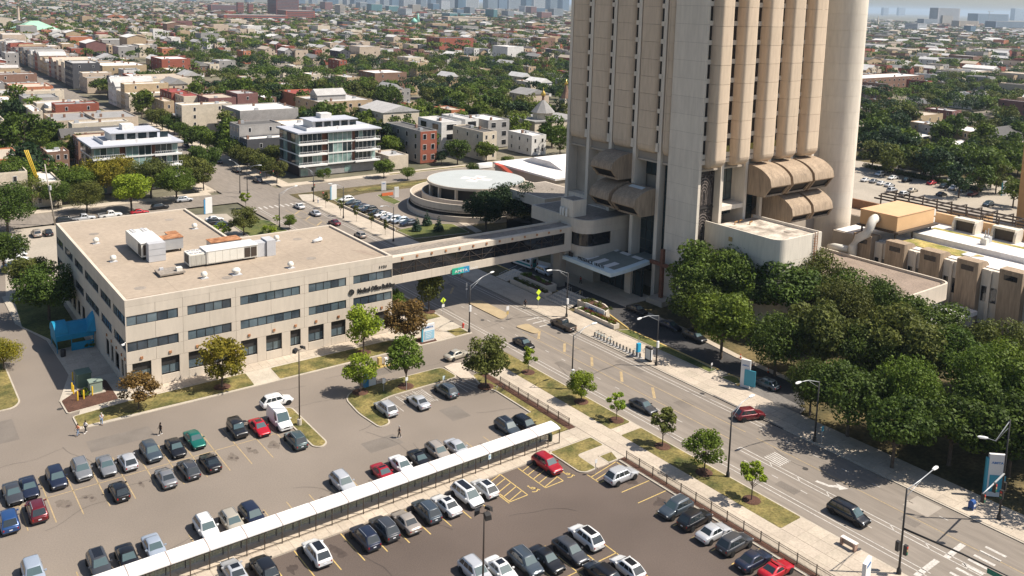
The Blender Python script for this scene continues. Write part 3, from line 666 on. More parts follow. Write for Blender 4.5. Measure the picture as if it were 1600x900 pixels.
part(BR, 'end_panel', MB().box(x1 - 1.9, y0 + .004, 9.65, x1, y0 + .5, 12.15), M_CONC)
part(BR, 'soffit_bracket', MB().box(118.0, y0 + .3, 7.4, 120.6, y1, 8.1), M_CONCD)
gx1 = x1 - 1.9; ng = 14
for k in range(ng):
    a, b_ = x0 + .1 + (gx1 - x0 - .1) * k / ng, x0 + .1 + (gx1 - x0 - .1) * (k + 1) / ng
    p = part(BR, 'window', MB().box(a + .04, y0 + .2, 9.65, b_ - .04, y0 + .25, 12.15), M_GLASSD)
    part(BR, 'mullion', MB().box(b_ - .05, y0 + .12, 9.65, b_ + .05, y0 + .24, 12.15), M_BROWNM)
    z0_, z1_ = (9.75, 12.05) if k % 2 else (12.05, 9.75)
    part(BR, 'truss_brace', MB().tube([(a, y0 + .155, z0_), (b_, y0 + .155, z1_)], .06, 5), mat('brace_metal', (.045, .038, .034), .5))
part(BR, 'transom', MB().box(x0 + .1, y0 + .135, 10.75, gx1, y0 + .175, 10.83), M_BROWNM)
px, py = 125.1, 139.5
part(BR, 'pier', MB().box(117.2, 138.1, 0, 119.0, 140.2, 7.6), M_CONCD)
SB = thing('bridge_sign', 'green to blue hospital sign hanging on the lower edge of the footbridge', 'sign', (93.5, 136.9, 8))
WB = Wall(90.0, 136.86, 1, 0)
cols = [(.03, .36, .22), (.03, .40, .38), (.04, .25, .45)]
for k in range(3): b = MB(); WB.box(b, -.65 + 1.32 * k, .66 + 1.32 * k, 0, .1, 7.85, 9.05); part(SB, 'sign_panel', b, mat('sign_hue_%d' % k, cols[k], .5))
part(SB, 'bracket', MB().box(91.5, 136.9, 7.0, 91.9, 137.05, 8.2), M_BROWNM)
put_text(SB, 'AMITA', WB, -.1, .13, 8.12, .7, M_WHITE, 3.0, .01, .02)
put_text(SB, 'HEALTH', WB, 3.45, .13, 8.3, .45, M_WHITE, 1.75, .01, .02)
# ================================================================= HOSPITAL TOWER
XT, YT, TOPZ = 130.3, 112.7, 82.0
PX, PS = 3.52, 3.70                      # same storeys given different heights per face, each fitted to image pixels
ZX, ZS = 31.5, 30.4                      # first joint above the rounded bay feet on the two faces, levels offset to fit image pixels
TW = thing('hospital_tower', 'tall concrete hospital tower with rounded vertical bays and a big corner cylinder', 'tower', (150, 130, 0))
M_BASE = mat('base_concrete', (.40, .345, .28), .9, .1, .3)  # darker concrete of the base, recessed and plain lower walls
part(TW, 'core', MB().prism([(XT + .75, YT + .75), (168, YT + .75), (168, 151.6), (XT + .75, 151.6)], 28.3, TOPZ), M_CONCD)
part(TW, 'base_core', MB().prism([(XT + 4.0, 117.5), (178, 117.5), (178, 151.0), (XT + 4.0, 151.0)], 0, 28.3), M_BASE)
fin_y = [152.1, 145.25, 138.0, 130.6, 123.45]
fin_x = [137.3, 144.85, 152.2, 159.7, 167.2]
def bay_ring(w, d, r, z, n=5):
    pts = [(0, 0, z)]
    for k in range(n + 1): t = math.pi / 2 * k / n; pts.append((r - r * math.cos(t), -(d - r + r * math.sin(t)), z))
    for k in range(n + 1): t = math.pi / 2 * k / n; pts.append((w - r + r * math.sin(t), -(d - r + r * math.cos(t)), z))
    pts.append((w, 0, z)); return pts
def bay_mesh(w, d, r, h, m): return MB().loft([bay_ring(w, d, r, .025), bay_ring(w, d, r, h - .025)]).mesh('bay_panel', m, 40)
def bay_foot(w, d, r, h, m):
    rings = []
    for k in range(7):
        t = math.pi / 2 * k / 6; q = math.cos(t); ins = .5 * (1 - q)
        dd = max(.12, d * (.25 + .75 * q)); rr = min(r, dd * .95)
        rings.append([(min(max(a, ins), w - ins), b_, z) for a, b_, z in bay_ring(w, dd, rr, -h * math.sin(t))])
    return MB().loft(rings[::-1]).mesh('bay_foot', m, 50)
def glazed_slot(X, Y, yaw, w, z0, z1, name='window'):
    pass
slot_w = {}
def slot_meshes(w, ph):
    k = (round(w, 2), ph)
    if k not in slot_w:
        slot_w[k] = (MB().box(0, -.03, .5, w, .03, ph - .42).mesh('window', M_GLASSD), MB().box(0, -.22, -.42, w, .06, .5).mesh('spandrel', M_PIER))
    return slot_w[k]
# --- face towards the road
yawX = R(-90)
for i in range(5):
    y_hi = fin_y[i] - .95; y_lo = fin_y[i + 1] + 1.15 if i < 4 else 120.92
    w = y_hi - y_lo; dep = 1.5
    bm, bf = bay_mesh(w, dep, .95, PX, M_TOWER), bay_foot(w, dep, .95, 1.6, M_TOWER)
    for k in range(14): put(TW, 'bay_panel', bm, (XT + .75, y_hi, ZX + PX * k), yawX)
    put(TW, 'bay_foot', bf, (XT + .75, y_hi, ZX), yawX)
    if i < 4:
        wn, sp = slot_meshes(1.2, PX)
        for k in range(-1, 14):
            zz = ZX + PX * k + (.0 if k >= 0 else 0)
            if k >= 0: put(TW, 'window', wn, (XT + .22, y_lo + .15, zz + .12), yawX)
            put(TW, 'spandrel', sp, (XT + .22, y_lo + .15, zz + .12 + (PX - .9 if k < 0 else 0)), yawX)
for y in fin_y: part(TW, 'fin', MB().box(XT, y - .45, 0.0, XT + 3.4, y + .45, TOPZ), M_PIER)
# --- sunlit face
for i in range(5):
    s0 = [131.95, 139.2, 146.6, 154.05, 161.45][i]; w = [3.9, 3.95, 4.3, 4.3, 4.7][i]; dep = 2.9
    bm, bf = bay_mesh(w, dep, .8, PS, M_TOWER), bay_foot(w, dep, .8, 1.8, M_TOWER)
    for k in range(14): put(TW, 'bay_panel', bm, (s0, YT + .75, ZS + PS * k))
    put(TW, 'bay_foot', bf, (s0, YT + .75, ZS))
    xa = (XT + .72) if i == 0 else fin_x[i - 1] + .42
    wn, sp = slot_meshes(s0 - xa + .3, PS)
    for k in range(0, 14):
        put(TW, 'window', wn, (xa, YT + .25, ZS + PS * k + .5)); put(TW, 'spandrel', sp, (xa, YT + .25, ZS + PS * k + .5))
    put(TW, 'spandrel', sp, (xa, YT + .25, ZS - .62))
    if i in (1, 2, 3):
        for zz in (ZS + 1.0,): part(TW, 'window_blind', MB().box(xa, YT + .18, zz, s0, YT + .21, zz + 1.25), mat('yellow_blind', (.35, .33, .10), .7))
for i, x in enumerate(fin_x): part(TW, 'fin', MB().box(x - .42, YT, (0.0, 0.0, 27.6, 27.6, 27.6)[i], x + .42, YT + 4.8, TOPZ), M_PIER)
part(TW, 'post', MB().box(150.4, 113.2, 0, 151.2, 114.0, 22.2), M_PIER)
# --- corner pier, panel by panel
pm = MB().box(0, 0, .02, .72, 8.2, PX - .02).mesh('pier_panel', M_PIER)
for k in range(23): put(TW, 'pier_panel', pm, (XT, YT, ZX - 9 * PX + PX * k + .4))
part(TW, 'pier_core', MB().box(XT + .03, YT + .03, 0, XT + .69, 120.87, TOPZ), M_CONCD)
# --- corner cylinder in rings
CX, CY, CR = 182.0, 117.5, 5.2
cm = MB().lathe(0, 0, [(CR - .05, 0), (CR, .03), (CR, PS - .03), (CR - .05, PS)], 56).mesh('cylinder_ring', M_PIER, 40)
for k in range(22): put(TW, 'cylinder_ring', cm, (CX, CY, ZS - 8 * PS + PS * k - .8))
# --- hoods: curved concrete scoops
def hood(W, a0, a1, prof, name='hood'):
    """prof: outward distance and height, from the wall top over the curve to the lip, then the foot of the opening and back"""
    *cur, foot, back = prof
    b = MB(); wl = .35
    outer = cur + [foot, back]
    b.loft([[W.pt(a0, d, z) for d, z in outer], [W.pt(a0 + wl, d, z) for d, z in outer]])
    b.loft([[W.pt(a1 - wl, d, z) for d, z in outer], [W.pt(a1, d, z) for d, z in outer]])
    th = .3
    top = [(d, z) for d, z in cur] + [(cur[-1][0] - .25, cur[-1][1] - .28)] + [(d - .12, z - th) for d, z in cur[::-1][1:]]
    b.loft([[W.pt(a0 + wl, d, z) for d, z in top], [W.pt(a1 - wl, d, z) for d, z in top]])
    bot = [(foot[0], foot[1]), (foot[0] - .1, foot[1] + .35), (back[0], back[1] + .35), back]
    b.loft([[W.pt(a0 + wl, d, z) for d, z in bot], [W.pt(a1 - wl, d, z) for d, z in bot]])
    o = part(TW, name, b, M_HOOD, 35)
    l, f = cur[-1], foot
    g_ = MB(); g_.face(*[W.pt(a, d, z) for a, (d, z) in ((a0 + wl, (l[0] - .5, l[1] - .3)), (a1 - wl, (l[0] - .5, l[1] - .3)), (a1 - wl, (f[0] - .35, f[1] + .3)), (a0 + wl, (f[0] - .35, f[1] + .3)))])
    part(o, 'hood_window', g_, mat('hood_glass', (.012, .011, .011), .5, spec=.15))
def curve(d0, z0, dl, zl, n=9): return [(d0 + (dl - d0) * math.sin(math.pi / 2 * k / n * .86) / math.sin(math.pi / 2 * .86), zl + (z0 - zl) * math.cos(math.pi / 2 * k / n * .86) if k < n else zl) for k in range(n + 1)]
WXT = Wall(XT, 160, 0, -1)       # a = 160 - y
hood(WXT, 160 - 137.5, 160 - 131.1, curve(0, 29.0, 5.9, 25.9) + [(3.9, 23.6), (-1, 23.6)])
hood(WXT, 160 - 137.6, 160 - 131.7, curve(0, 22.9, 5.95, 19.5) + [(3.9, 17.3), (-1, 17.3)])
hood(WXT, 160 - 130.7, 160 - 124.0, curve(0, 22.7, 5.95, 19.4) + [(3.9, 17.1), (-1, 17.1)])
part(TW, 'hood_skylight', MB().face(*[WXT.pt(a, d, z) for a, d, z in ((160 - 129.6, 1.2, 22.78), (160 - 125.6, 1.2, 22.78), (160 - 125.6, 2.6, 22.35), (160 - 129.6, 2.6, 22.35))]), mat('skylight', (.55, .6, .6), .3))
WYT = Wall(0, 112.7, 1, 0)
for a0, a1 in ((145.45, 151.9), (152.8, 159.3), (160.2, 167.0)): hood(WYT, a0, a1, curve(-.3, 28.3, 5.8, 24.5) + [(4.1, 22.1), (-4.5, 22.1)])
for a0, a1 in ((152.6, 159.0), (159.95, 166.7)): hood(WYT, a0, a1, curve(-.3, 21.7, 6.3, 17.8) + [(5.4, 16.1), (-4.5, 16.1)])
# --- recessed walls and glass between the fins
def glass_wall(a0, a1, W, d, z0, z1, nx, nz, m=M_GLASST):
    b = MB(); W.box(b, a0, a1, d - .1, d - .05, z0, z1)
    for k in range(nx + 1): x = a0 + (a1 - a0) * k / nx; W.box(b, x - .05, x + .05, d - .05, d + .06, z0, z1)
    for k in range(nz + 1): z = z0 + (z1 - z0) * k / nz; W.box(b, a0, a1, d - .05, d + .05, z - .05, z + .05)
    f = part(TW, 'window_wall', b, M_DARKM)
    for i in range(nx):
        for k in range(nz):
            p = MB(); W.box(p, a0 + (a1 - a0) * i / nx + .055, a0 + (a1 - a0) * (i + 1) / nx - .055, d - .045, d - .01, z0 + (z1 - z0) * k / nz + .055, z0 + (z1 - z0) * (k + 1) / nz - .055)
            part(f, 'pane', p, m)
glass_wall(160 - 137.5, 160 - 131.1, WXT, -2.6, 4.2, 17.0, 3, 4)
glass_wall(160 - 130.1, 160 - 123.95, WXT, -2.6, 4.2, 17.0, 4, 6)
glass_wall(160 - 123.0, 160 - 120.95, WXT, -1.6, 4.2, 28.2, 1, 7)
glass_wall(160 - 144.8, 160 - 138.5, WXT, -3.4, 12.5, 16.0, 2, 1)
glass_wall(160 - 130.1, 160 - 123.95, WXT, -3.4, 24.6, 28.0, 4, 1)
part(TW, 'wall_slab', MB().box(XT + 2.6, 145.7, 17.0, XT + 3.2, 151.6, 28.4), M_BASE)
part(TW, 'wall_slab', MB().box(XT + 2.6, 138.5, 17.0, XT + 3.2, 144.8, 28.4), M_BASE)
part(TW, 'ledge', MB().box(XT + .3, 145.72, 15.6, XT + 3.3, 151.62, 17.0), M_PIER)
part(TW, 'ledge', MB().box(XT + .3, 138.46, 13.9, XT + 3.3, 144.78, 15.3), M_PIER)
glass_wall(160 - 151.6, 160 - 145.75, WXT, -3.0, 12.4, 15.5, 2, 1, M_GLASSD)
part(TW, 'ceiling', MB().box(XT + .5, YT + .5, 27.9, 168, 151.5, 28.28), M_BASE)
# carved dark screen, tall glass bay with ledge, dark bays
WS = Wall(0, YT + 1.6, 1, 0)
SCR = part(TW, 'carved_screen', MB().box(XT + .74, YT + 1.6, 5, 136.86, YT + 1.9, 27.9), mat('screen_metal', (.028, .023, .022), .6))
rel = MB()
_rr = random.Random(3)
for k in range(3):
    z0 = 6.2 + 7.3 * k
    for j in range(5):
        r = .5 + .42 * j; cx, cz = 133.9, z0 + 2.2
        rel.loft([[WS.pt(cx + rr * math.cos(R(180 * q / 10)) * .95, d, cz + rr * 1.45 * math.sin(R(180 * q / 10))) for q in range(11)] for rr, d in ((r, .02), (r, .1), (r + .16, .1), (r + .16, .02))], False, False, False)
        for sx in (-1, 1): WS.box(rel, cx + sx * (r + .02) * .95 - .08, cx + sx * (r + .02) * .95 + .08, .02, .1, z0, z0 + 2.2)
    for j in range(90):
        x, z = _rr.uniform(131.2, 136.6), z0 + _rr.uniform(-.2, 6.4); l = _rr.uniform(.1, .35)
        if _rr.random() < .5: WS.box(rel, x - l, x + l, .02, .09, z - .04, z + .04)
        else: WS.box(rel, x - .04, x + .04, .02, .09, z - l, z + l)
part(SCR, 'relief', rel, mat('screen_relief', (.16, .135, .12), .5))
for z in (5.2, 12.6, 20.0): part(SCR, 'rail', MB().box(XT + .76, YT + 1.45, z, 136.84, YT + 1.6, z + .3), M_DARKM)
WS2 = Wall(0, YT + 3.4, 1, 0)
glass_wall(137.8, 144.4, WS2, 0, 20.6, 27.9, 4, 2, mat('bay_glass', (.07, .09, .085), .1, .3, .4, spec=.8))
glass_wall(137.8, 144.4, WS2, 0, 17.6, 19.4, 3, 1)
part(TW, 'ledge', MB().box(137.75, YT + .1, 19.4, 144.42, YT + 4.4, 20.3), M_PIER)
glass_wall(145.3, 152.4, WS2, -.6, 8.0, 22.0, 4, 4)
# --- rounded podium block on the sunlit side
PB = thing('podium_block', 'low concrete podium with rounded corner and stained flat roof at the tower foot', 'annex', (141, 104, 0))
prof = roundc([(134.5, 114.0), (134.5, 96.2), (147.7, 96.2), (147.7, 112.6), (140, 112.6), (140, 114.0)], .05, 1)
prof = [(134.5, 114.0)] + [(134.5 + 2.2 - 2.2 * math.cos(R(9 * k)), 98.4 - 2.2 * math.sin(R(9 * k))) for k in range(11)] + [(147.7, 96.2), (147.7, 112.5), (136.0, 112.5), (136.0, 114.0)]
ins_ = shrink(prof, .5)
part(PB, 'wall_core', MB().prism(shrink(prof, .06), 0, 16.7), M_CONCD)
for z0, z1 in ((0, 4.4), (4.4, 8.8), (8.8, 13.2), (13.2, 17.6)):
    n = len(prof); b = MB()
    for i in range(11 + 1):
        a, c = prof[i], prof[i + 1]; ia, ic = ins_[i] if False else a, c
        dx, dy = c[0] - a[0], c[1] - a[1]; l = math.hypot(dx, dy); nx, ny = -dy / l, dx / l
        b.loft([[(a[0], a[1], z0 + .02), (c[0], c[1], z0 + .02), (c[0] - nx * -.3, c[1] - ny * -.3, z0 + .02), (a[0] - nx * -.3, a[1] - ny * -.3, z0 + .02)], [(a[0], a[1], z1 - .02), (c[0], c[1], z1 - .02), (c[0] - nx * -.3, c[1] - ny * -.3, z1 - .02), (a[0] - nx * -.3, a[1] - ny * -.3, z1 - .02)]])
    b.box(147.4, 96.5, z0 + .02, 147.7, 112.4, z1 - .02)
    part(PB, 'wall_panel', b, M_PIER)
part(PB, 'roof', MB().prism(shrink(prof, .25), 16.7, 17.0), mat('stained_roof', (.30, .25, .20), .95, .3, .4, col2=(.50, .44, .37), var_hi=.2, hi_scale=2))
for x, y in ((139.0, 110.2), (141.0, 110.6), (141.6, 108.6)): part(PB, 'roof_pipe', MB().tube([(x, y, 17), (x, y, 17.5), (x + .5, y - .2, 17.7)], .16, 8), mat('orange_rust', (.45, .25, .10), .7))
part(PB, 'roof_drain', MB().lathe(143.5, 101.0, [(.7, 17.0), (.7, 17.08), (.3, 17.1)], 14), M_ROOFG)
part(PB, 'wall_lamp', MB().box(134.2, 107.0, 15.0, 134.55, 107.7, 15.8), mat('lamp_tan', (.45, .3, .12), .6))
for z in np.arange(8, 17.2, .5): part(PB, 'ladder_rung', MB().box(145.2, 95.95, z, 146.0, 96.02, z + .06), M_RUST)
part(PB, 'ladder_rail', MB().box(145.1, 95.93, 8, 145.2, 96.05, 17.9), M_RUST); part(PB, 'ladder_rail', MB().box(146.0, 95.93, 8, 146.1, 96.05, 17.9), M_RUST)
# --- rounded link block at the bridge end
LK = thing('link_block', 'rounded concrete block joining the footbridge to the tower', 'annex', (125, 140, 0))
pl = [(119.45, 151), (119.45, 137.6)] + [(119.45 + 3 - 3 * math.cos(R(10 * k)), 136.0 - 3 * math.sin(R(10 * k))) for k in range(10)] + [(133.0, 133.0), (133.0, 151)]
part(LK, 'lower_wall', MB().prism(shrink(pl, .004), 7.0, 9.5), M_CONC); part(LK, 'window_band', MB().prism(shrink(pl, .25), 9.5, 12.2), M_GLASSD)
for i, (za, zb_) in enumerate(((12.2, 13.6), (13.6, 15.1))): part(LK, 'wall_band', MB().prism(shrink(pl, .0 + .004 * i), za + .015, zb_), M_CONC)
part(LK, 'wall_panel', MB().box(127.0, 132.95, 9.5, 133.0, 133.4, 12.2), M_CONC)
part(LK, 'roof', MB().prism(shrink(pl, .5), 15.1, 15.13), M_ROOFG)
part(LK, 'ground_wall', MB().prism([(125.5, 136.5), (133, 136.5), (133, 151), (125.5, 151)], 0, 7.0), M_BASE)
T = thing('rooftop_enclosure', 'small concrete plant box with white gas bottles on the link block roof', 'plant box', (121, 138.6, 15.1))
part(T, 'box', MB().box(119.6, 137.2, 15.13, 123.4, 141.2, 18.7), M_PIER); part(T, 'lid', MB().box(119.9, 137.5, 18.7, 123.1, 140.9, 18.73), M_ROOFG)
for y in (140.6, 139.8, 138.8): part(T, 'gas_bottle', MB().lathe(119.25, y, [(.3, 15.13), (.3, 16.6), (.2, 16.85), (.05, 16.95)], 10), M_WHITEU, 40)
# --- low block beyond with flat roof
LB = thing('low_wing', 'low flat-roofed grey wing behind the link block', 'annex', (141, 172, 0))
part(LB, 'wall', MB().box(137.2, 168.0, 0, 150, 184, 8.7), M_GLASSD); part(LB, 'fascia', MB().box(136.4, 167.2, 8.7, 150.6, 184.6, 11.2), M_CONC); part(LB, 'roof', MB().box(137, 167.8, 11.2, 150, 184, 11.23), M_ROOFG)
# --- entrance canopy with a curved roof
EC = thing('entrance_canopy', 'white and grey curved entrance canopy beside the entrance drive', 'canopy', (124, 131, 0))
def cz(x): return 6.9 + .9 * ((x - 118) / 11.0) ** 1.6
xs_ = [118.0 + 11 * k / 10 for k in range(11)]
b = MB(); b.loft([[(x, 123.2, cz(x) - .75), (x, 123.2, cz(x)), (x, 138.6, cz(x)), (x, 138.6, cz(x) - .75)] for x in xs_]); ROOFC = part(EC, 'roof', b, mat('canopy_white', (.58, .68, .70), .4, .05, .5))
gm = mat('canopy_grey', (.19, .21, .19), .6, .1, .6)
b = MB(); b.loft([[(x, 124.6, cz(x) + .01), (x, 124.6, cz(x) + .03), (x, 138.0, cz(x) + .03), (x, 138.0, cz(x) + .01)] for x in xs_[2:]]); part(EC, 'roof_sheet', b, gm)
for k in range(4): 
    y = 126.4 + 3.1 * k; b = MB(); b.loft([[(x, y, cz(x) + .035), (x, y, cz(x) + .06), (x, y + 1.5, cz(x) + .06), (x, y + 1.5, cz(x) + .035)] for x in xs_[2:6]]); part(EC, 'skylight', b, M_WHITE)
for k in range(4):
    y = 125.0 + 3.6 * k; b = MB(); b.loft([[(x, y, cz(x) + .035), (x, y, cz(x) + .06), (x, y + 2.6, cz(x) + .06), (x, y + 2.6, cz(x) + .035)] for x in xs_[9:]]); part(EC, 'skylight', b, M_WHITE)
part(EC, 'side_roof', MB().box(129.3, 124.4, 7.4, 133.0, 128.8, 7.75), gm)
part(EC, 'pillar', MB().box(127.0, 126.6, 0.1, 129.3, 128.4, 6.6), M_CONC); part(EC, 'pillar', MB().box(126.6, 136.6, 0.1, 128.4, 138.2, 6.6), M_CONC)
part(EC, 'entrance_wall', MB().box(127.6, 123.8, .1, 128.0, 138.0, 6.3), M_GLASST)
for k in range(8): part(EC, 'mullion', MB().box(127.45, 124.0 + 1.9 * k, .1, 127.6, 124.12 + 1.9 * k, 6.3), M_DARKM)
part(EC, 'door_sign', MB().box(121.6, 131.0, 5.3, 121.7, 134.4, 6.0), M_GREYP)
WE = Wall(118.05, 138.2, 0, -1)
_cs = thing('canopy_letters', 'dark standing letters along the front edge of the entrance canopy', 'sign', (118.6, 133, 7.0))
WE2 = Wall(118.9, 137.4, 0, -1)
part(_cs, 'logo', MB().cbox(WE2.pt(.9, 0, 7.45), (.6, .06, .45), WE2.yaw), M_DARKM)
put_text(_cs, 'PRESENCE', WE2, 3.2, .05, 7.0, .95, M_DARKM, 4.6, .01, .05); put_text(_cs, 'HEALTH', WE2, 8.4, .05, 7.05, .8, M_DARKM, 2.8, .01, .05)
# --- rust brown cross on its stone plinth
CRS = thing('steel_cross', 'tall rust brown steel cross standing before the corner pier', 'cross', (128.8, 119.6, 0))
part(CRS, 'upright', MB().box(128.4, 119.2, .8, 129.1, 119.9, 11.2), mat('corten', (.16, .07, .045), .8, .2, 1)); part(CRS, 'crossbar', MB().box(128.45, 116.8, 7.6, 129.05, 122.8, 8.3), MATS['corten'])
part(CRS, 'plinth', MB().prism([(126.6, 117.2), (130.2, 117.2), (130.2, 121.6), (126.6, 121.6)], 0, 1.1), M_BASE)
# ================================================================= WING WITH THE ROUNDED PARAPET
WG = thing('hospital_wing', 'low hospital wing with pale rounded parapet and gravel roof behind the trees', 'annex', (159, 95, 0))
pw = [(150, 111), (150, 80.6), (166.5, 80.6)] + [(166.5 + 2.2 * math.sin(R(10 * k)), 82.8 - 2.2 * math.cos(R(10 * k))) for k in range(10)] + [(168.7, 111)]
part(WG, 'parapet', MB().prism(pw, 4.9, 7.55), M_CONC)
b = MB(); pi_ = shrink(pw, .4)
b.loft([[(x, y, z) for x, y in p] for p, z in ((pw, 7.55), (pw, 8.15), (pi_, 8.15), (pi_, 7.56))], False, False); part(WG, 'coping', b, M_CONC)
part(WG, 'roof', MB().prism(pi_, 7.54, 7.6), mat('brown_gravel', (.25, .195, .155), .95, .12, .3, var_hi=.2, hi_scale=3))
part(WG, 'window_band', MB().prism(shrink(pw, .5), 3.0, 4.9), M_GLASST)
for k in range(12): part(WG, 'mullion', MB().box(151 + 1.35 * k, 81.0, 3.0, 151.2 + 1.35 * k, 81.12, 4.9), M_GREYM)
part(WG, 'lower_roof', MB().box(148, 76.5, 2.2, 171.5, 81.2, 3.0), M_ROOFW); part(WG, 'lower_wall', MB().box(148.6, 77.0, 0, 171.0, 110.5, 2.2), M_BASE)
# ================================================================= EAST BUILDING WITH FIN TOWERS
EB = thing('east_building', 'long low concrete hospital building with boxy fin turrets, white and green roof', 'building', (185, 85, 0))
part(EB, 'wall', MB().box(174.6, 40, 0, 214, 111, 10.9), M_BASE)
part(EB, 'roof', MB().box(175.0, 40.4, 10.9, 213.6, 110.6, 11.1), M_ROOFW)
for i in range(7):
    y1 = 104.3 - 7.55 * i + (0 if i < 4 else .6 * (i - 3) * -1); y0 = y1 - 4.2
    r_ = 1.0
    pf = [(172.0, y1), (172.0, y0)] + [(174.4 + (176.6 - 174.4) * math.sin(R(15 * k)), 0) for k in range(0)] + [(176.8, y0), (176.8, y1)]
    b = MB(); n = 6
    sec = [(172.0, 0), (172.0, 12.25)] + [(174.6 + 2.2 * math.sin(R(15 * k)), 10.05 + 2.2 * math.cos(R(15 * k))) for k in range(7)] + [(176.8, 0)]
    b.loft([[(x, y, z) for x, z in sec] for y in (y0, y1)])
    o = part(EB, 'turret', b, M_HOOD)
    part(o, 'vent', MB().box(171.95, y0 + .9, 10.3, 172.02, y1 - .9, 11.3), M_GLASSD)
    part(EB, 'bay_wall', MB().box(173.6, y0 - 3.3, 0, 174.7, y0 - .02, 10.95), M_PIER)
    part(EB, 'rib', MB().box(173.2, y0 - 2.0, 0, 173.7, y0 - 1.4, 11.0), M_PIER)
    for ya, yb in ((y0 - 1.3, y0 - .25), (y0 - 3.1, y0 - 2.1)): part(EB, 'window', MB().box(173.54, ya, 4.6, 173.62, yb, 7.6), M_GLASSD)
def mossy(name, poly, z): part(EB, name, MB().prism(poly, 11.1, z), mat('sedum', (.20, .22, .04), .95, .3, .35, col2=(.36, .27, .10), var_hi=.3, hi_scale=2.5, bump=.5))
mossy('green_roof', [(177.2, 97.5), (177.2, 84.2), (181.8, 81.0), (182.6, 96.0)], 11.25)
mossy('green_roof', [(192.5, 99), (192.5, 60), (196.5, 60), (196.5, 99)], 11.25)
part(EB, 'raised_roof', MB().box(183.6, 48, 11.1, 190.6, 99.0, 12.3), M_ROOFW)
part(EB, 'roof_hatch', MB().box(178.4, 82.2, 11.25, 181.4, 84.0, 11.45), M_ROOFW)
for i in range(5):
    y0 = 96 - 8.6 * i; sec = [(198.0, 11.1), (198.0, 12.2)] + [(200.2 - 2.2 * math.cos(R(15 * k)), 12.2 + 1.8 * math.sin(R(15 * k))) for k in range(7)] + [(201.5, 14.0), (201.5, 11.1)]
    b = MB(); 
    for ya in (y0, y0 - 4.8): b.loft([[(x, y, z) for x, z in sec] for y in (ya, ya - .5)])
    b.box(200.9, y0 - 4.8, 11.1, 201.6, y0, 14.0); b.box(198.6, y0 - 4.8, 13.5, 201.5, y0, 14.0)
    o = part(EB, 'monitor', b, M_ORANGE if False else M_PIER); part(o, 'monitor_window', MB().box(199.0, y0 - 4.75, 11.15, 199.1, y0 - .55, 13.45), M_BROWNM)
part(EB, 'roof_wall', MB().box(202.2, 42, 11.1, 203.2, 108, 13.4), M_ORANGE)
# plant penthouse on its steel frame, with the white duct
PH = thing('plant_penthouse', 'tan metal plant penthouse on a dark steel frame with white duct', 'penthouse', (182, 100, 11))
part(PH, 'cladding', MB().box(175.2, 96.4, 13.7, 190.4, 105.0, 16.9), M_ORANGE); part(PH, 'roof', MB().box(175.1, 96.3, 16.9, 190.5, 105.1, 17.02), mat('tan_roof', (.60, .37, .21), .8, .05, .3))
for x, y in ((175.6, 96.8), (190, 96.8), (175.6, 104.6), (190, 104.6), (182.5, 96.8)): part(PH, 'leg', MB().box(x - .15, y - .15, 11.1, x + .15, y + .15, 13.7), M_BROWNM)
part(PH, 'frame', MB().box(174.6, 95.6, 13.3, 191.2, 105.4, 13.65), M_BROWNM)
part(PH, 'duct', MB().tube([(175.1, 101.2, 15.6), (173.3, 100.9, 15.5), (172.2, 100.8, 14.0), (172.0, 101.2, 12.6), (171.3, 102.8, 11.4), (170.7, 103.4, 9.6), (170.6, 103.4, 6)], [1.05, .95, .92, .92, .92, .92, .92], 14), M_WHITEU, True)
part(PH, 'duct', MB().tube([(170.7, 104.4, 8.6), (170.4, 107.5, 8.5), (170.4, 109, 8.0)], .75, 12), M_WHITEU, True)
part(PH, 'intake_box', MB().box(190.5, 97.0, 15.0, 192.3, 98.6, 16.4), M_WHITEU); part(PH, 'intake_box', MB().box(190.5, 96.9, 13.6, 192.0, 98.4, 14.6), M_WHITEU)
for k in range(3):
    T = thing('rooftop_unit', ['white fan unit with vent pipe near the right end of the white roof', 'small white fan unit with grey pipe on the middle of the white roof', 'small grey condenser on the white roof behind the middle fan unit'][k], 'fan unit', ((186.2, 72.5, 12.3), (187.0, 83.5, 12.3), (189.4, 84.0, 12.3))[k])
    x, y, z = ORG[T.name]
    part(T, 'box', MB().box(x - .6, y - .6, z, x + .6, y + .6, z + 1.3), M_WHITEU if k < 2 else M_GREYP); part(T, 'pipe', MB().cyl(x, y, z + 1.3, z + 3.0, .12, n=8), M_GREYM)
T = thing('chiller_bank', 'row of grey rooftop chillers with dark fan openings at the right edge', 'chiller', (207, 62, 11.1))
for k in range(5):
    y1 = 71.5 - 4.1 * k
    b = part(T, 'chiller', MB().box(203.6, y1 - 4.0, 11.1, 212, y1, 16.0), M_GREYP)
    for j in range(2): part(b, 'fan_opening', MB().box(203.5, y1 - 1.9 - 1.9 * j, 11.6, 203.62, y1 - .4 - 1.9 * j, 13.4), M_GLASSD)
    part(T, 'top_panel', MB().box(203.5, y1 - 3.95, 16.0, 212.1, y1 - .05, 16.12), M_WHITEU)
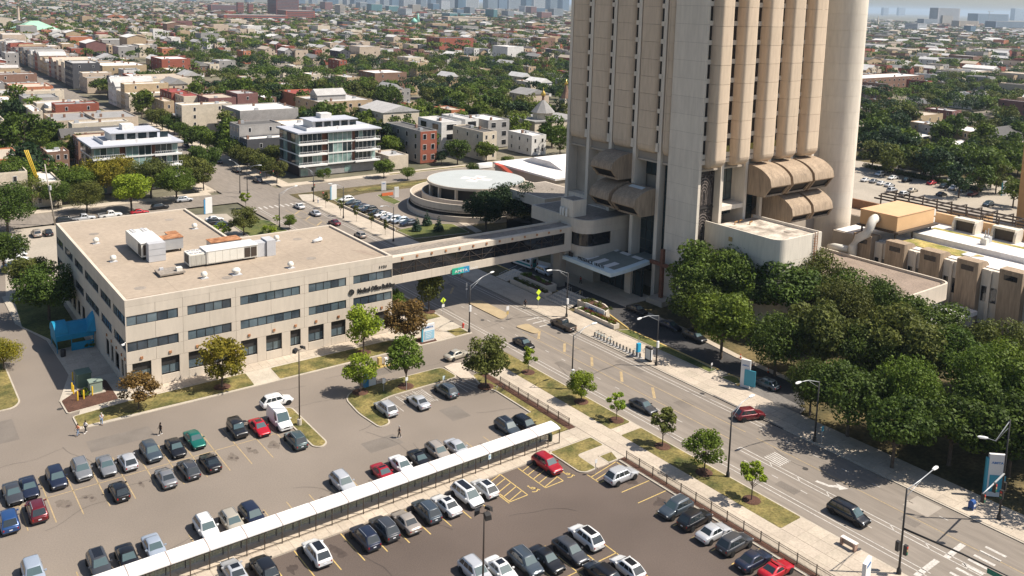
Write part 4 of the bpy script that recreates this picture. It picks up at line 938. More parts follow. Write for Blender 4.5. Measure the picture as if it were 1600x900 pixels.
# pipe racks between the east building and the far parking lot
PR = thing('pipe_rack', 'dark brown steel pipe racks and pumps behind the tan penthouse', 'pipe rack', (212, 90, 11))
for k in range(4): part(PR, 'pipe', MB().tube([(206 + 2.0 * k, 120, 13.0 + .3 * k), (206 + 2.0 * k, 72, 13.0 + .3 * k)], .22, 6), M_BROWNM)
for k in range(13):
    y = 118 - 3.6 * k; part(PR, 'frame', MB().box(205.5, y - .12, 11.1 if y < 110 else 0, 205.8, y + .12, 14.3), M_BROWNM); part(PR, 'frame', MB().box(205.5, y - .12, 14.3, 212.8, y + .12, 14.55), M_BROWNM); part(PR, 'frame', MB().box(212.5, y - .12, 11.1 if y < 110 else 0, 212.8, y + .12, 14.3), M_BROWNM)
for x, y, h in ((205, 88, 1.6), (206, 84, 2.2), (208, 80, 2.6), (204.6, 76, 2.8), (206.6, 76.5, 2.4)): part(PR, 'pump', MB().lathe(x, y, [(.8, 11.1), (.9, 11.6), (.7, 11.1 + h * .7), (.3, 11.1 + h)], 10), M_DARKM, 40)
for x, y in ((204, 74.4), (203.8, 72.2)): part(PR, 'stack', MB().cyl(x, y, 11.1, 16.8, .35, n=10), mat('brown_pipe', (.13, .05, .04), .6))
T = thing('tan_hut', 'tan flat-roofed plant hut with a dark door beside the far parking lot', 'hut', (222, 104, 0))
part(T, 'wall', MB().box(217.5, 99.5, 0, 226, 107, 10.8), M_ORANGE); part(T, 'roof', MB().box(217.3, 99.3, 10.8, 226.2, 107.2, 11.0), M_ROOFG); part(T, 'door', MB().box(217.44, 102.4, 7.2, 217.52, 104.6, 10.2), M_DARKM)
for k in range(3): part(T, 'panel_joint', MB().box(219.4 + 2.1 * k, 99.46, 0, 219.5 + 2.1 * k, 99.52, 10.7), M_BROWNM)
T = thing('brown_parapet_block', 'flat-roofed block with a brown parapet right of the cylinder', 'annex', (206, 125, 0))
part(T, 'wall', MB().box(196, 112, 0, 203.4, 140, 9.8), M_BASE); part(T, 'roof', MB().box(196.3, 112.3, 9.8, 203.2, 139.8, 9.9), M_ROOFT); part(T, 'parapet', MB().box(203.4, 111.4, 9.0, 204.0, 140, 12.2), mat('brown_brick', (.28, .15, .085), .9, .1, 1))
T = thing('tan_tower_block', 'tall plain tan wall of a building at the right edge', 'building', (262, 92, 0))
_x, _y = GX(1592, 300, 258)[0], 0
part(T, 'wall', MB().box(258, _x - 14, 0, 276, _x, 34), mat('tan_wall', (.46, .27, .12), .9, .06, .5)); part(T, 'roof', MB().box(257.8, _x - 14.2, 34, 276.2, _x + .2, 34.4), M_ROOFG)
# ================================================================= VEHICLES
PAINT = {}
def paint(name, col, metal=.25, rough=.32):
    if name not in PAINT: PAINT[name] = mat('paint_' + name.replace(' ', '_').replace('-', '_'), col, rough, 0, 1, metal=metal, spec=.5, coat=.7)
    return PAINT[name]
for n_, c_ in {'white': (.66, .66, .65), 'black': (.012, .012, .014), 'silver': (.47, .48, .50), 'grey': (.20, .205, .215), 'dark grey': (.055, .058, .065), 'navy': (.016, .022, .045),
               'blue': (.02, .065, .19), 'red': (.36, .012, .022), 'dark red': (.13, .010, .016), 'green': (.008, .125, .095), 'beige': (.42, .38, .31), 'champagne': (.36, .315, .27),
               'pale blue': (.34, .39, .46), 'slate': (.055, .072, .09), 'teal': (.055, .085, .09), 'brown': (.075, .06, .05), 'cherry red': (.45, .01, .02)}.items():
    paint(n_, c_, .0 if n_ == 'white' else .25)
M_CARGL = mat('car_glass', (.022, .03, .034), .04, spec=.7, coat=.4)
M_WSHIELD = mat('windscreen_glass', (.06, .095, .10), .04, spec=.8, coat=.5)
M_RIM = mat('alloy', (.5, .5, .51), .35, metal=.7)
M_TYRE = mat('tyre', (.016, .016, .016), .85)
M_HEAD = mat('headlight_lens', (.62, .64, .65), .1, spec=.8)
M_TAIL = mat('taillight_lens', (.30, .012, .012), .15, spec=.6)
M_TRIM = mat('black_trim', (.02, .02, .021), .6)
M_PLATE = mat('plate', (.66, .68, .72), .5)
# L W H, cowl, roof front, roof rear, rear glass foot, belt, hood height, deck height, ground clearance
CT = {'sedan': (4.75, 1.82, 1.46, 1.30, 2.05, 3.30, 4.05, .93, .74, .98), 'coupe': (4.55, 1.80, 1.36, 1.40, 2.15, 3.05, 4.0, .90, .72, .96),
      'suv': (4.72, 1.90, 1.72, 1.15, 1.85, 4.0, 4.60, 1.08, .92, 1.06), 'hatchback': (4.25, 1.78, 1.52, 1.02, 1.75, 3.45, 4.14, .98, .80, .99),
      'wagon': (4.75, 1.82, 1.53, 1.22, 1.98, 3.95, 4.62, .97, .80, .98), 'jeep': (4.35, 1.88, 1.82, 1.35, 1.62, 4.10, 4.24, 1.12, 1.04, 1.1),
      'van': (5.5, 1.98, 2.40, .95, 1.75, 5.25, 5.42, 1.18, .98, 1.2), 'pickup truck': (5.75, 1.98, 1.88, 1.55, 2.15, 3.35, 3.65, 1.12, 1.0, 1.12),
      'minivan': (5.0, 1.96, 1.75, .95, 1.75, 4.45, 4.9, 1.02, .86, 1.03)}
def car_protos(kind):
    L, W, H, cw, rf, rr, rb, belt, hood_z, deck = CT[kind]
    tall = kind in ('suv', 'jeep', 'van', 'pickup truck', 'minivan'); boxy = kind in ('jeep', 'van', 'pickup truck')
    X = lambda d: L / 2 - d
    hw = W / 2; P = {}
    def zt(d):
        if d < cw: return hood_z - (.10 if not boxy else .03) * (1 - d / cw) ** 2 + (belt - hood_z) * (d / cw) ** 3
        if d > rb: return deck - (.05 * ((d - rb) / max(L - rb, .05)) ** 2)
        return belt + (deck - belt) * (d - cw) / (rb - cw)
    def wd(d):
        f = .80 if not boxy else .92; k = .9
        if d < k: return hw * (f + (1 - f) * math.sin(math.pi / 2 * (d / k)) ** .7)
        if d > L - .7: return hw * (.88 + .12 * math.cos(math.pi / 2 * (d - L + .7) / .7) ** .8)
        return hw
    rings = []
    ds = [0, .04, .12, .3, .6, .9, cw * .75 + .2, cw, cw + .5, (cw + rb) / 2, rb - .5, rb, (rb * 2 + L) / 3, L - .35, L - .12, L - .03, L]
    ds = sorted(set(round(min(max(d, 0), L), 3) for d in ds))
    for d in ds:
        w = wd(d); z1 = zt(d); z0 = .20 if not tall else .26
        e = min(d, L - d)
        if e < .05: z0 += .14; z1 = z1 - .16 if d < 1 else z1 - .12; w -= .05
        elif e < .14: z0 += .06; z1 -= .05 if d < 1 else .03
        half = [(0, z0), (w * .86, z0), (w * .96, z0 + .10), (w * .995, z0 + .28), (w, (z0 + z1) / 2 + .05), (w * .985, z1 - .16), (w * .945, z1 - .05), (w * .87, z1), (w * .45, z1 + .02), (0, z1 + .03)]
        rings.append([(X(d), y, z) for y, z in half] + [(X(d), -y, z) for y, z in half[-2:0:-1]])
    b = MB(); b.loft(rings)
    # cabin
    tw, bw = hw * (.74 if not boxy else .84), hw * .90
    if kind == 'van': tw, bw = hw * .86, hw * .96
    def cab(t, out=0.0):      # t=0 belt, 1 roof
        z = belt - .04 + (H - .05 - belt + .04) * t
        xf, xr = X(cw + (rf - cw) * t) + out, X(rb + (rr - rb) * t) - out
        y = bw + (tw - bw) * t + out
        return xf, xr, y, z
    rs = []
    for t in (0, .35, .7, .93, 1.0, 1.04):
        xf, xr, y, z = cab(min(t, 1.0))
        if t > 1.0: z = H; xf -= .22; xr += .22; y -= .16
        elif t == 1.0: z = H - .035; xf -= .05; xr += .05; y -= .04
        c = .10 if t < .9 else .14
        q = [(xf, y - c * 1.6), (xf - c, y - c * .35), (xf - c * 2.6, y)]
        q2 = [(xr + c * 2.2, y), (xr + c * .8, y - c * .35), (xr, y - c * 1.6)]
        pts = q + q2; rs.append([(x_, y_, z) for x_, y_ in pts] + [(x_, -y_, z) for x_, y_ in pts[::-1]])
    b.loft(rs, False, True)
    if kind == 'pickup truck':
        b.box(X(L - .05), -hw * .96, deck - .1, X(L - .13), hw * .96, deck + .06)
        for s in (-1, 1): b.box(X(L - .1), s * hw * .96 - .04, deck - .1, X(rb + .02), s * hw * .96 + .04, deck + .06)
    P['body'] = b.mesh('body', M_WHITE, 38)
    out = []
    def add(name, mb, m, child=None): out.append((name, mb.mesh(name, m), child))
    def side(t0, t1, u0f, u1f, s, off=.014):
        pts = []
        for t, u in ((t0, u0f), (t0, u1f), (t1, u1f), (t1, u0f)):
            xf, xr, y, z = cab(t); pts.append((xf + (xr - xf) * u - .0, s * (y + off), z))
        return pts
    # windscreen and rear window
    for nm, isf in (('windscreen', True), ('rear_window', False)):
        if kind == 'van' and not isf: continue
        pts = []
        for t, k in ((.08, -1), (.08, 1), (.93, 1), (.93, -1)):
            xf, xr, y, z = cab(t); pts.append(((xf + .018) if isf else (xr - .018), k * (y - .13), z + .008))
        add(nm, MB().face(*pts), M_WSHIELD if isf else M_CARGL)
    lay = {'pickup truck': [(.16, .50), (.54, .86)], 'van': [(.10, .26)], 'coupe': [(.16, .78)], 'sedan': [(.15, .47), (.50, .82)]}.get(kind, [(.13, .40), (.43, .68), (.71, .92)])
    for s in (-1, 1):
        for u0, u1 in lay:
            a = side(.13, .88, u0, u1, s); sh = .10 if u0 < .2 else 0.0
            xf, xr, y, z = cab(.86); 
            add('side_window', MB().face(*a), M_CARGL)
    # wheels
    wb = .86 if L < 5.2 else 1.0; R_ = .33 if not tall else .37; tr = hw - .055
    ty = MB().lathe(0, 0, [(R_ * .62, -.11), (R_ * .96, -.11), (R_, -.06), (R_, .06), (R_ * .96, .11), (R_ * .62, .11)], 18)
    ty.v = [(x, z, y) for x, y, z in ty.v]
    rm = MB().lathe(0, 0, [(.03, .085), (R_ * .62, .10), (R_ * .64, -.10), (.03, -.10)], 14); 
    for k in range(5): 
        a = 2 * math.pi * k / 5; rm.box(-.03, -.03, 0, .03, .03, .001)
    rm.v = [(x, z, y) for x, y, z in rm.v]
    tm, rmm = ty.mesh('wheel', M_TYRE, 40), rm.mesh('rim', M_RIM, 40)
    P['wheels'] = [(tm, rmm, (X(wb), s * tr, R_)) for s in (-1, 1)] + [(tm, rmm, (X(L - wb - (.25 if L > 5.2 else .05)), s * tr, R_)) for s in (-1, 1)]
    for (_, _, (x, y, z)) in P['wheels']:
        ar = MB()
        sgn = 1 if y > 0 else -1; q = R_ + .07; yy = sgn * (hw + .004)
        ar.face(*[(x + q * math.cos(t), yy, z + q * math.sin(t)) for t in [math.pi * k / 10 - .25 + .05 * k for k in range(11)]])
        add('wheel_arch', ar, M_TRIM)
    add('underbody', MB().box(X(L - .35), -hw * .84, .16, X(.35), hw * .84, .34), M_TRIM)
    lz = zt(.16) - .17
    for s in (-1, 1):
        add('headlight', MB().cbox((X(.17), s * hw * .66, lz), (.13, .16, .06), -s * .40), M_HEAD)
        if kind in ('suv', 'hatchback', 'wagon', 'jeep', 'van', 'minivan'): add('taillight', MB().cbox((X(L - .045), s * hw * .72, deck - .30), (.05, .085, .11), s * .10), M_TAIL)
        else: add('taillight', MB().cbox((X(L - .05), s * hw * .62, deck - .26), (.05, .18, .055), s * .10), M_TAIL)
        xf, xr, y, z = cab(.12); out.append(('mirror', MB().cbox((xf - .28, s * (hw + .07), z + .02), (.08, .11, .065)).mesh('mirror', M_WHITE), 'paint'))
    add('grille', MB().box(X(.05), -hw * .42, lz - .16, X(-.012), hw * .42, lz + .02), M_TRIM)
    add('rear_bumper', MB().box(X(L + .02), -hw * .78, .30, X(L - .2), hw * .78, .46), M_TRIM)
    add('number_plate', MB().box(X(L + .03), -.16, .52 if not tall else .62, X(L - .1), .16, .62 if not tall else .72), M_PLATE)
    for k in range(1 if kind in ('coupe', 'pickup truck', 'van') else 2):
        pass
    P['extra'] = out
    P['rail'] = MB().tube([(X(rf + .25), 0, H - .01), (X(rf + .45), 0, H + .05), (X(rr - .35), 0, H + .05), (X(rr - .1), 0, H - .01)], .026, 5).mesh('roof_rail', M_GREYM); P['rail_y'] = tw * .86
    P['sunroof'] = MB().box(X(rr - .25), -tw * .62, H - .01, X(rf + .22), tw * .62, H + .012).mesh('sunroof', M_GLASSD)
    if kind == 'pickup truck': P['bed'] = MB().box(X(L - .16), -hw * .88, deck - .02, X(rb + .05), hw * .88, deck + .036).mesh('bed', M_TRIM)
    return P
_CP = {}
DIRS = {'r': 0.0, 'b': R(90), 'l': R(180), 'a': R(-90)}
def car(kind, colour, xy, d, label, group, extras='', z=0.0, jit=.03):
    if kind not in _CP: _CP[kind] = car_protos(kind)
    P = _CP[kind]
    yaw = (DIRS[d] if isinstance(d, str) else d) + random.uniform(-jit, jit)
    T = thing('parked_' + kind.replace(' ', '_') if 'park' in group else kind.replace(' ', '_'), label, 'van' if 'van' in kind else ('truck' if 'pickup' in kind else 'car'), (xy[0], xy[1], z), group, yaw)
    def sub(name, me, m=None, par=None, loc=(0, 0, 0)):
        o = bpy.data.objects.new(name, me); COL.objects.link(o); o.parent = par or T; o.location = loc
        if m is not None: o.material_slots[0].link = 'OBJECT'; o.material_slots[0].material = m
        return o
    pm_ = PAINT[colour]; sub('body', P['body'], pm_)
    for nm, me, ch in P['extra']: sub(nm, me, pm_ if ch == 'paint' else None)
    for tm, rm, l in P['wheels']: w = sub('wheel', tm, None, None, l); sub('rim', rm, None, w)
    if 'k' in extras:
        for s_ in (-1, 1): sub('roof_rail', P['rail'], None, None, (0, s_ * P['rail_y'], 0))
    if 's' in extras: sub('sunroof', P['sunroof'])
    if 'bed' in P: sub('bed', P['bed'])
    return T
def row(group, phrase, items, z=.0, zc=.62):
    """items: px, py, kind, colour, heading, extras"""
    n = len(items); its = sorted(items, key=lambda t: t[0])
    seen = {}
    for t in its: seen[(t[2], t[3])] = seen.get((t[2], t[3]), 0) + 1
    for i, t in enumerate(its):
        px, py, kind, colour, d = t[:5]; ex = t[5] if len(t) > 5 else ''
        extra = ' with roof rails' if 'k' in ex else (' with a dark glass roof' if 's' in ex else '')
        pos = '' if seen[(kind, colour)] == 1 else ', %s from the left' % ORDW[i]
        car(kind, colour, G(px, py, zc), d, '%s %s%s %s%s' % (colour, kind, extra, phrase, pos), group, ex, z)
row('cars parked in the far row of the upper lot', 'in the far row of the upper lot', [
    (20, 770, 'sedan', 'dark grey', 'a'), (45, 761, 'sedan', 'navy', 'a'), (88, 747, 'suv', 'navy', 'a'), (127, 734, 'suv', 'grey', 'a', 'k'), (166, 727, 'sedan', 'grey', 'a'), (199.5, 720, 'hatchback', 'silver', 'b'),
    (235.5, 706, 'suv', 'slate', 'a'), (274, 699, 'sedan', 'black', 'a'), (304, 686, 'sedan', 'green', 'a'), (370.5, 671, 'jeep', 'black', 'a'), (405, 667, 'sedan', 'cherry red', 'a', 's'), (436.5, 657, 'van', 'white', 'a')])
row('cars parked in the near row of the upper lot', 'in the second row of the upper lot', [
    (13, 813, 'suv', 'blue', 'b'), (57.5, 797, 'suv', 'dark red', 'b', 'k'), (186, 766, 'hatchback', 'black', 'b'), (259, 745, 'sedan', 'grey', 'b'), (294.6, 732, 'wagon', 'dark grey', 'b', 'k'), (328.5, 721, 'coupe', 'black', 'b'), (462, 687, 'suv', 'teal', 'b', 'k')])
row('cars parked nose-in to the covered walkway', 'nose-in to the long white walkway roof', [
    (322, 825, 'suv', 'white', 'a', 'k'), (362.5, 815, 'wagon', 'beige', 'a', 'k'), (394, 806, 'suv', 'navy', 'a'), (154.5, 882, 'suv', 'dark grey', 'a', 's'), (199, 871, 'sedan', 'black', 'a'), (241, 855, 'sedan', 'pale blue', 'a'), (52, 896, 'suv', 'pale blue', 'a'),
    (535.8, 755, 'suv', 'silver', 'a', 'k'), (599, 739, 'coupe', 'red', 'a', 's'), (628, 727, 'sedan', 'white', 'a'), (656, 717, 'coupe', 'black', 'a'), (684.5, 705, 'wagon', 'champagne', 'a', 'k'), (715, 700, 'sedan', 'silver', 'a'), (793, 668, 'suv', 'slate', 'a', 'sk'), (821, 664, 'suv', 'black', 'a', 's')])
row('cars parked below the covered walkway', 'below the covered walkway in the dark lot', [
    (494.5, 863, 'suv', 'white', 'b', 's'), (413, 889, 'suv', 'black', 'b'), (366, 893, 'sedan', 'silver', 'b', 's'), (570, 839, 'suv', 'navy', 'b', 'k'), (600, 825, 'suv', 'dark grey', 'b', 'k'), (634, 814, 'sedan', 'champagne', 'b'), (666, 798, 'suv', 'slate', 'b', 'k'),
    (697, 788, 'sedan', 'white', 'b', 's'), (730, 774, 'minivan', 'white', 'a', 's'), (757, 762, 'hatchback', 'white', 'b', 's'), (855, 725, 'suv', 'red', 'a')])
row('cars parked along the black fence', 'parked along the black fence of the dark lot', [
    (971, 743, 'suv', 'silver', 'r', 'k'), (1056, 794, 'suv', 'slate', 'l', 'k'), (1086, 811, 'suv', 'black', 'r'), (1115, 831, 'sedan', 'silver', 'r'), (1148, 849, 'suv', 'dark grey', 'r', 'k'), (1178, 874, 'sedan', 'navy', 'r'), (1213, 889, 'coupe', 'cherry red', 'r')])
row('cars parked in the middle of the dark lot', 'in the middle rows of the dark lot', [
    (915.5, 839, 'suv', 'white', 'b', 's'), (891, 860, 'wagon', 'dark grey', 'a'), (854, 873, 'sedan', 'black', 'a'), (821, 879, 'suv', 'slate', 'a', 'k'), (980.5, 886, 'hatchback', 'white', 'b', 's'), (941, 898, 'suv', 'black', 'b'), (784, 891, 'sedan', 'white', 'a', 's'), (743.5, 894, 'suv', 'silver', 'a', 'k')])
row('cars parked by the entry island', 'beside the entry lawn island', [(602.5, 638, 'suv', 'silver', 'b', 'k'), (653.5, 627, 'sedan', 'silver', 'b'), (697, 610, 'suv', 'slate', 'b', 'k')])
car('suv', 'white', G(432, 626, .7), 'r', 'white four-wheel drive standing in the aisle before the front lawn', 'cars on the move', 'k', jit=0)
car('sedan', 'beige', G(714, 554, .6), .12, 'pale beige sedan driving out past the green sign', 'cars on the move', jit=0)
car('sedan', 'black', G(818, 536, .6), 'a', 'black sedan on the road beside the refuge island', 'cars on the move', jit=0)
car('pickup truck', 'brown', G(880, 507, .7), 'b', 'dull brown pickup truck beside the far pavement', 'cars on the move', jit=0)
car('sedan', 'dark grey', G(1005, 634, .6), 'a', 'dark grey sedan on the road above the mulched young trees', 'cars on the move', jit=0)
car('suv', 'dark red', G(1171, 648, .6), R(-20), 'dark red wagon turning into the hospital drive', 'cars on the move', jit=0)
car('minivan', 'black', G(1326, 801, .7), 'a', 'black people carrier driving towards the stop line', 'cars on the move', jit=0)
car('sedan', 'black', G(995.5, 483, .7), 'a', 'black sedan in the entrance drive just past the white planter sign', 'cars in the entrance drive', z=.05)
car('sedan', 'navy', G(1047.5, 508, .7), 'a', 'navy sedan, middle of three dark cars in the entrance drive', 'cars in the entrance drive', z=.05)
car('suv', 'black', G(1085.5, 526, .7), 'a', 'black suv at the lower end of three dark cars in the drive', 'cars in the entrance drive', z=.05)
car('wagon', 'slate', G(1195.6, 598, .7), 'b', 'grey estate car beside the orange cones', 'cars in the entrance drive', z=.05)
car('minivan', 'silver', G(851, 424, .7), 'a', 'silver people carrier in the shade beside the footbridge pillar', 'cars in the entrance drive', z=.05)
for px, py, k, c, w in ((467.5, 322, 'sedan', 'white', 'nearest the crossing'), (492.5, 333, 'sedan', 'silver', 'behind the white one'), (522.5, 347.5, 'sedan', 'dark red', 'passing the young tree row'), (562.5, 367, 'hatchback', 'champagne', 'beside the flat roof corner')):
    car(k, c, G(px, py, .6), 'b', '%s %s driving away on the road, %s' % (c, k, w), 'cars on the move', jit=0)
row('cars parked in the lot by the helipad', 'slanting in the lot by the helipad', [
    (541, 312, 'suv', 'white', 'l', 'k'), (551.5, 316, 'sedan', 'slate', 'l'), (561, 321, 'sedan', 'navy', 'l'), (569, 325, 'wagon', 'grey', 'l'), (577, 328, 'suv', 'black', 'l'), (588, 332, 'sedan', 'black', 'l'), (597.5, 335, 'sedan', 'white', 'l'), (606, 339, 'hatchback', 'silver', 'l'), (614, 343, 'minivan', 'silver', 'l'), (626, 345, 'suv', 'pale blue', 'l'), (638, 349, 'suv', 'navy', 'l')])
row('cars parked behind the office building', 'in the pale lot behind the office building', [
    (57, 365, 'suv', 'champagne', 'b'), (75, 363, 'sedan', 'black', 'b'), (16, 375, 'sedan', 'pale blue', 'r'), (20, 381, 'suv', 'navy', 'r'), (22, 390, 'sedan', 'silver', 'r'), (24, 397, 'sedan', 'white', 'r'), (27, 406, 'suv', 'white', 'r'), (22, 415, 'sedan', 'slate', 'r')])
row('cars parked on the side street behind the roof', 'on the side street behind the gravel roof', [
    (130, 341, 'pickup truck', 'silver', 'r'), (172, 336, 'pickup truck', 'white', 'r'), (218, 331, 'sedan', 'red', 'r'), (250, 323, 'suv', 'black', 'r'), (288, 312, 'suv', 'silver', 'r'), (103, 345, 'minivan', 'black', 'r')])
row('cars parked in the notch behind the roof', 'behind the notch of the gravel roof', [(335, 342, 'sedan', 'white', 'r'), (336, 347, 'suv', 'black', 'r'), (350, 352, 'suv', 'navy', 'r')])
row('cars parked in the lot beyond the cylinder', 'in the far lot right of the cylinder', [
    (1375, 272, 'minivan', 'white', 'l'), (1395, 277.5, 'sedan', 'white', 'l'), (1417, 281.5, 'suv', 'black', 'l'), (1353, 281, 'sedan', 'white', 'r'), (1366, 283, 'sedan', 'grey', 'r'), (1378, 286, 'sedan', 'white', 'r'), (1390, 289, 'sedan', 'silver', 'r'), (1394, 297, 'suv', 'silver', 'r'), (1413, 303, 'suv', 'white', 'r'),
    (1426, 297, 'sedan', 'beige', 'r'), (1455, 286, 'hatchback', 'red', 'l'), (1475, 291, 'suv', 'dark grey', 'l'), (1490, 294, 'suv', 'white', 'l'), (1503.5, 297, 'hatchback', 'grey', 'l'), (1519, 303, 'suv', 'dark red', 'l'), (1471, 303, 'sedan', 'black', 'r'), (1544, 319, 'suv', 'slate', 'l'), (1446, 269, 'sedan', 'white', 'l'), (1463, 272, 'sedan', 'black', 'l'), (1399, 259, 'suv', 'silver', 'l'), (1386, 257, 'sedan', 'white', 'l'), (1486, 281, 'sedan', 'silver', 'l')])
# white and teal shuttle bus
x, y = G(818, 412, .6)
T = thing('shuttle_bus', 'white shuttle bus with a teal rear door under the footbridge', 'bus', (x, y, .05), None, R(95))
def lp(par, name, mb, m): o = link(name, mb.mesh(name, m, 40), par); ORG[o.name] = (0, 0, 0); return o
lp(T, 'body', MB().loft([[(xx, -1.15, .5), (xx, 1.15, .5), (xx, 1.18, 1.6), (xx, 1.08, 2.75), (xx, .9, 2.9), (xx, -.9, 2.9), (xx, -1.08, 2.75), (xx, -1.18, 1.6)] for xx in (-3.6, 2.4)]), M_WHITE)
lp(T, 'cab', MB().loft([[(2.4, -1.05, .5), (2.4, 1.05, .5), (2.4, 1.0, 2.3), (2.4, -1.0, 2.3)], [(3.0, -1.0, .5), (3.0, 1.0, .5), (3.0, .95, 1.9), (3.0, -.95, 1.9)], [(3.8, -.9, .5), (3.8, .9, .5), (3.8, .85, 1.15), (3.8, -.85, 1.15)]]), M_WHITE)
for s in (-1, 1):
    for k in range(4): lp(T, 'side_window', MB().cbox((-2.7 + 1.35 * k, s * 1.155, 1.95), (.55, .02, .42)), M_CARGL)
    for xx in (-2.4, 2.6): lp(T, 'wheel', MB().tube([(xx, s * 1.12, .42), (xx, s * .85, .42)], .42, 16), M_TYRE)
    lp(T, 'taillight', MB().box(-3.66, s * .95 - .1, 1.0, -3.58, s * .95 + .1, 1.4), M_TAIL)
lp(T, 'rear_door', MB().box(-3.66, -.55, .6, -3.59, .55, 2.5), mat('teal_paint', (.01, .22, .23), .4)); lp(T, 'rear_window', MB().box(-3.68, -.4, 1.6, -3.65, .4, 2.4), M_CARGL)
lp(T, 'side_stripe', MB().box(-3.5, 1.165, .9, 2.2, 1.19, 1.3), MATS['teal_paint'])
# ================================================================= TREES
def foliage(name, cols, trans=.30):
    """leaf colour varies from clump to clump and tree to tree"""
    if name in MATS: return MATS[name]
    m = mat(name, cols[0], .6, .18, .55, col2=cols[1], var_hi=.25, hi_scale=2.2, trans=trans, obrand=.16, space='obj', spec=.2)
    return m
F_DARK = foliage('leaf_dark', ((.034, .062, .009), (.088, .128, .018)))
F_MID = foliage('leaf_mid', ((.055, .095, .010), (.125, .17, .020)))
F_BRIGHT = foliage('leaf_bright', ((.13, .205, .010), (.27, .33, .028)))
F_YEL = foliage('leaf_yellowing', ((.13, .14, .012), (.30, .245, .025)))
F_RED = foliage('leaf_russet', ((.11, .066, .022), (.19, .115, .03)))
F_OLIVE = foliage('leaf_olive', ((.066, .085, .018), (.13, .140, .028)))
F_CONE = foliage('needle_green', ((.020, .045, .026), (.05, .085, .045)), .1)
F_DEEP = foliage('leaf_deep', ((.016, .036, .013), (.035, .062, .02)))
def leaf_cloud(rng, clumps, nleaf, size, flat=.5):
    """leaf quads scattered over lumpy clumps; clumps: list of (centre, radius)"""
    w = np.array([r ** 2 for _, r in clumps]); w /= w.sum()
    idx = rng.choice(len(clumps), nleaf, p=w)
    C = np.array([c for c, _ in clumps])[idx]; Rr = np.array([r for _, r in clumps])[idx]
    d = rng.normal(size=(nleaf, 3)); d /= np.linalg.norm(d, axis=1, keepdims=True)
    rad = Rr * (1 - .55 * rng.random(nleaf) ** 2.2)
    sc = np.array([1, 1, .72])
    pos = C + d * rad[:, None] * sc
    nrm = d * .55 + rng.normal(size=(nleaf, 3)) * .55 + np.array([0, 0, .35]); nrm /= np.linalg.norm(nrm, axis=1, keepdims=True)
    t = np.cross(nrm, rng.normal(size=(nleaf, 3))); t /= np.linalg.norm(t, axis=1, keepdims=True); b = np.cross(nrm, t)
    s = size * (.6 + .8 * rng.random(nleaf))[:, None]
    a = .62
    v = np.stack([pos - t * s * .5, pos + b * s * a * .5, pos + t * s * .5 + nrm * s * .08, pos - b * s * a * .5], 1).reshape(-1, 3)
    return v
def tree_mesh(seed, H, RC, base, nclump, nleaf, size, shape='round', trunk_r=.18):
    rng = np.random.default_rng(seed); cl = []
    ch = H - base
    for k in range(nclump):
        for _ in range(50):
            u = rng.normal(size=3); u /= np.linalg.norm(u)
            rr = .45 + .5 * rng.random() ** .5
            p = u * rr
            if p[2] > -.75: break
        zc = base + ch * (.5 + .46 * p[2])
        if shape == 'round': wz = 1.0
        elif shape == 'ovate': wz = 1.15 - .62 * max(0, (zc - base) / ch - .12)
        elif shape == 'spread': wz = .75 + .45 * ((zc - base) / ch)
        else: wz = 1.0
        r = RC * (.26 + .16 * rng.random()) * (1 if shape != 'sparse' else .75)
        cl.append((np.array([p[0] * RC * wz * .86, p[1] * RC * wz * .86, min(max(zc, base + r * .5), H - r * .6)]), r))
    if shape == 'cone':
        cl = []
        for k in range(nclump):
            t = (k + .5) / nclump; z = base + ch * t; rr = RC * (1 - t) ** .85
            for q in range(max(1, int(7 * (1 - t)) + 1)):
                a = rng.random() * 6.283; cl.append((np.array([rr * .62 * math.cos(a), rr * .62 * math.sin(a), z]), max(.18, rr * .42)))
    v = leaf_cloud(rng, cl, nleaf, size)
    q = np.arange(len(v)).reshape(-1, 4)
    tb = MB(); top = base + ch * (.55 if shape != 'cone' else .9)
    tb.tube([(0, 0, -.2), (0, 0, .15), (.05 * RC * .3, 0, base), (.02, .04 * RC, top)], [trunk_r * 1.5, trunk_r, trunk_r * .8, trunk_r * .3], 8)
    if shape != 'cone':
        for c, r in sorted(cl, key=lambda t: -t[1])[:9]:
            z0 = base * .75 + (c[2] - base) * .25 if c[2] > base else base * .7
            mid = (c[0] * .45, c[1] * .45, z0 * .5 + c[2] * .5 - .1)
            tb.tube([(0, 0, max(z0, .4)), mid, tuple(c)], [trunk_r * .55, trunk_r * .38, trunk_r * .14], 5, False)
    return v, q, tb
TP = {}
def tree_proto(key, *a, **k):
    v, q, tb = tree_mesh(*a, **k)
    TP[key] = (np_mesh('crown', v, q, F_MID), tb.mesh('trunk', M_TRUNK, 60))
for i in range(6): tree_proto(('big', i), 10 + i, 13.0, 6.6, (3.6, 4.2, 3.0, 3.8, 3.2, 4.4)[i], (44, 30, 58, 36, 50, 26)[i], (9500, 8200, 11500, 9000, 10500, 8000)[i], (.50, .58, .42, .52, .44, .62)[i], ('round', 'spread', 'ovate', 'round', 'spread', 'round')[i], trunk_r=.32)
for i in range(2): tree_proto(('maple', i), 30 + i, 6.9, 2.75, 1.5, 26, 3000, .36, 'ovate', trunk_r=.11)
for i in range(2): tree_proto(('young', i), 40 + i, 4.6, 1.55, 1.5, 15, 1100, .30, 'sparse', trunk_r=.06)
tree_proto(('rounded', 0), 50, 6.0, 2.75, 1.3, 30, 4200, .32, 'round', trunk_r=.13)
for i in range(3): tree_proto(('street', i), 60 + i, 9.0, 4.2, 2.3, 30, 2400, .62, 'round', trunk_r=.2)
tree_proto(('conifer', 0), 70, 4.6, 1.5, .4, 9, 1500, .32, 'cone', trunk_r=.09)
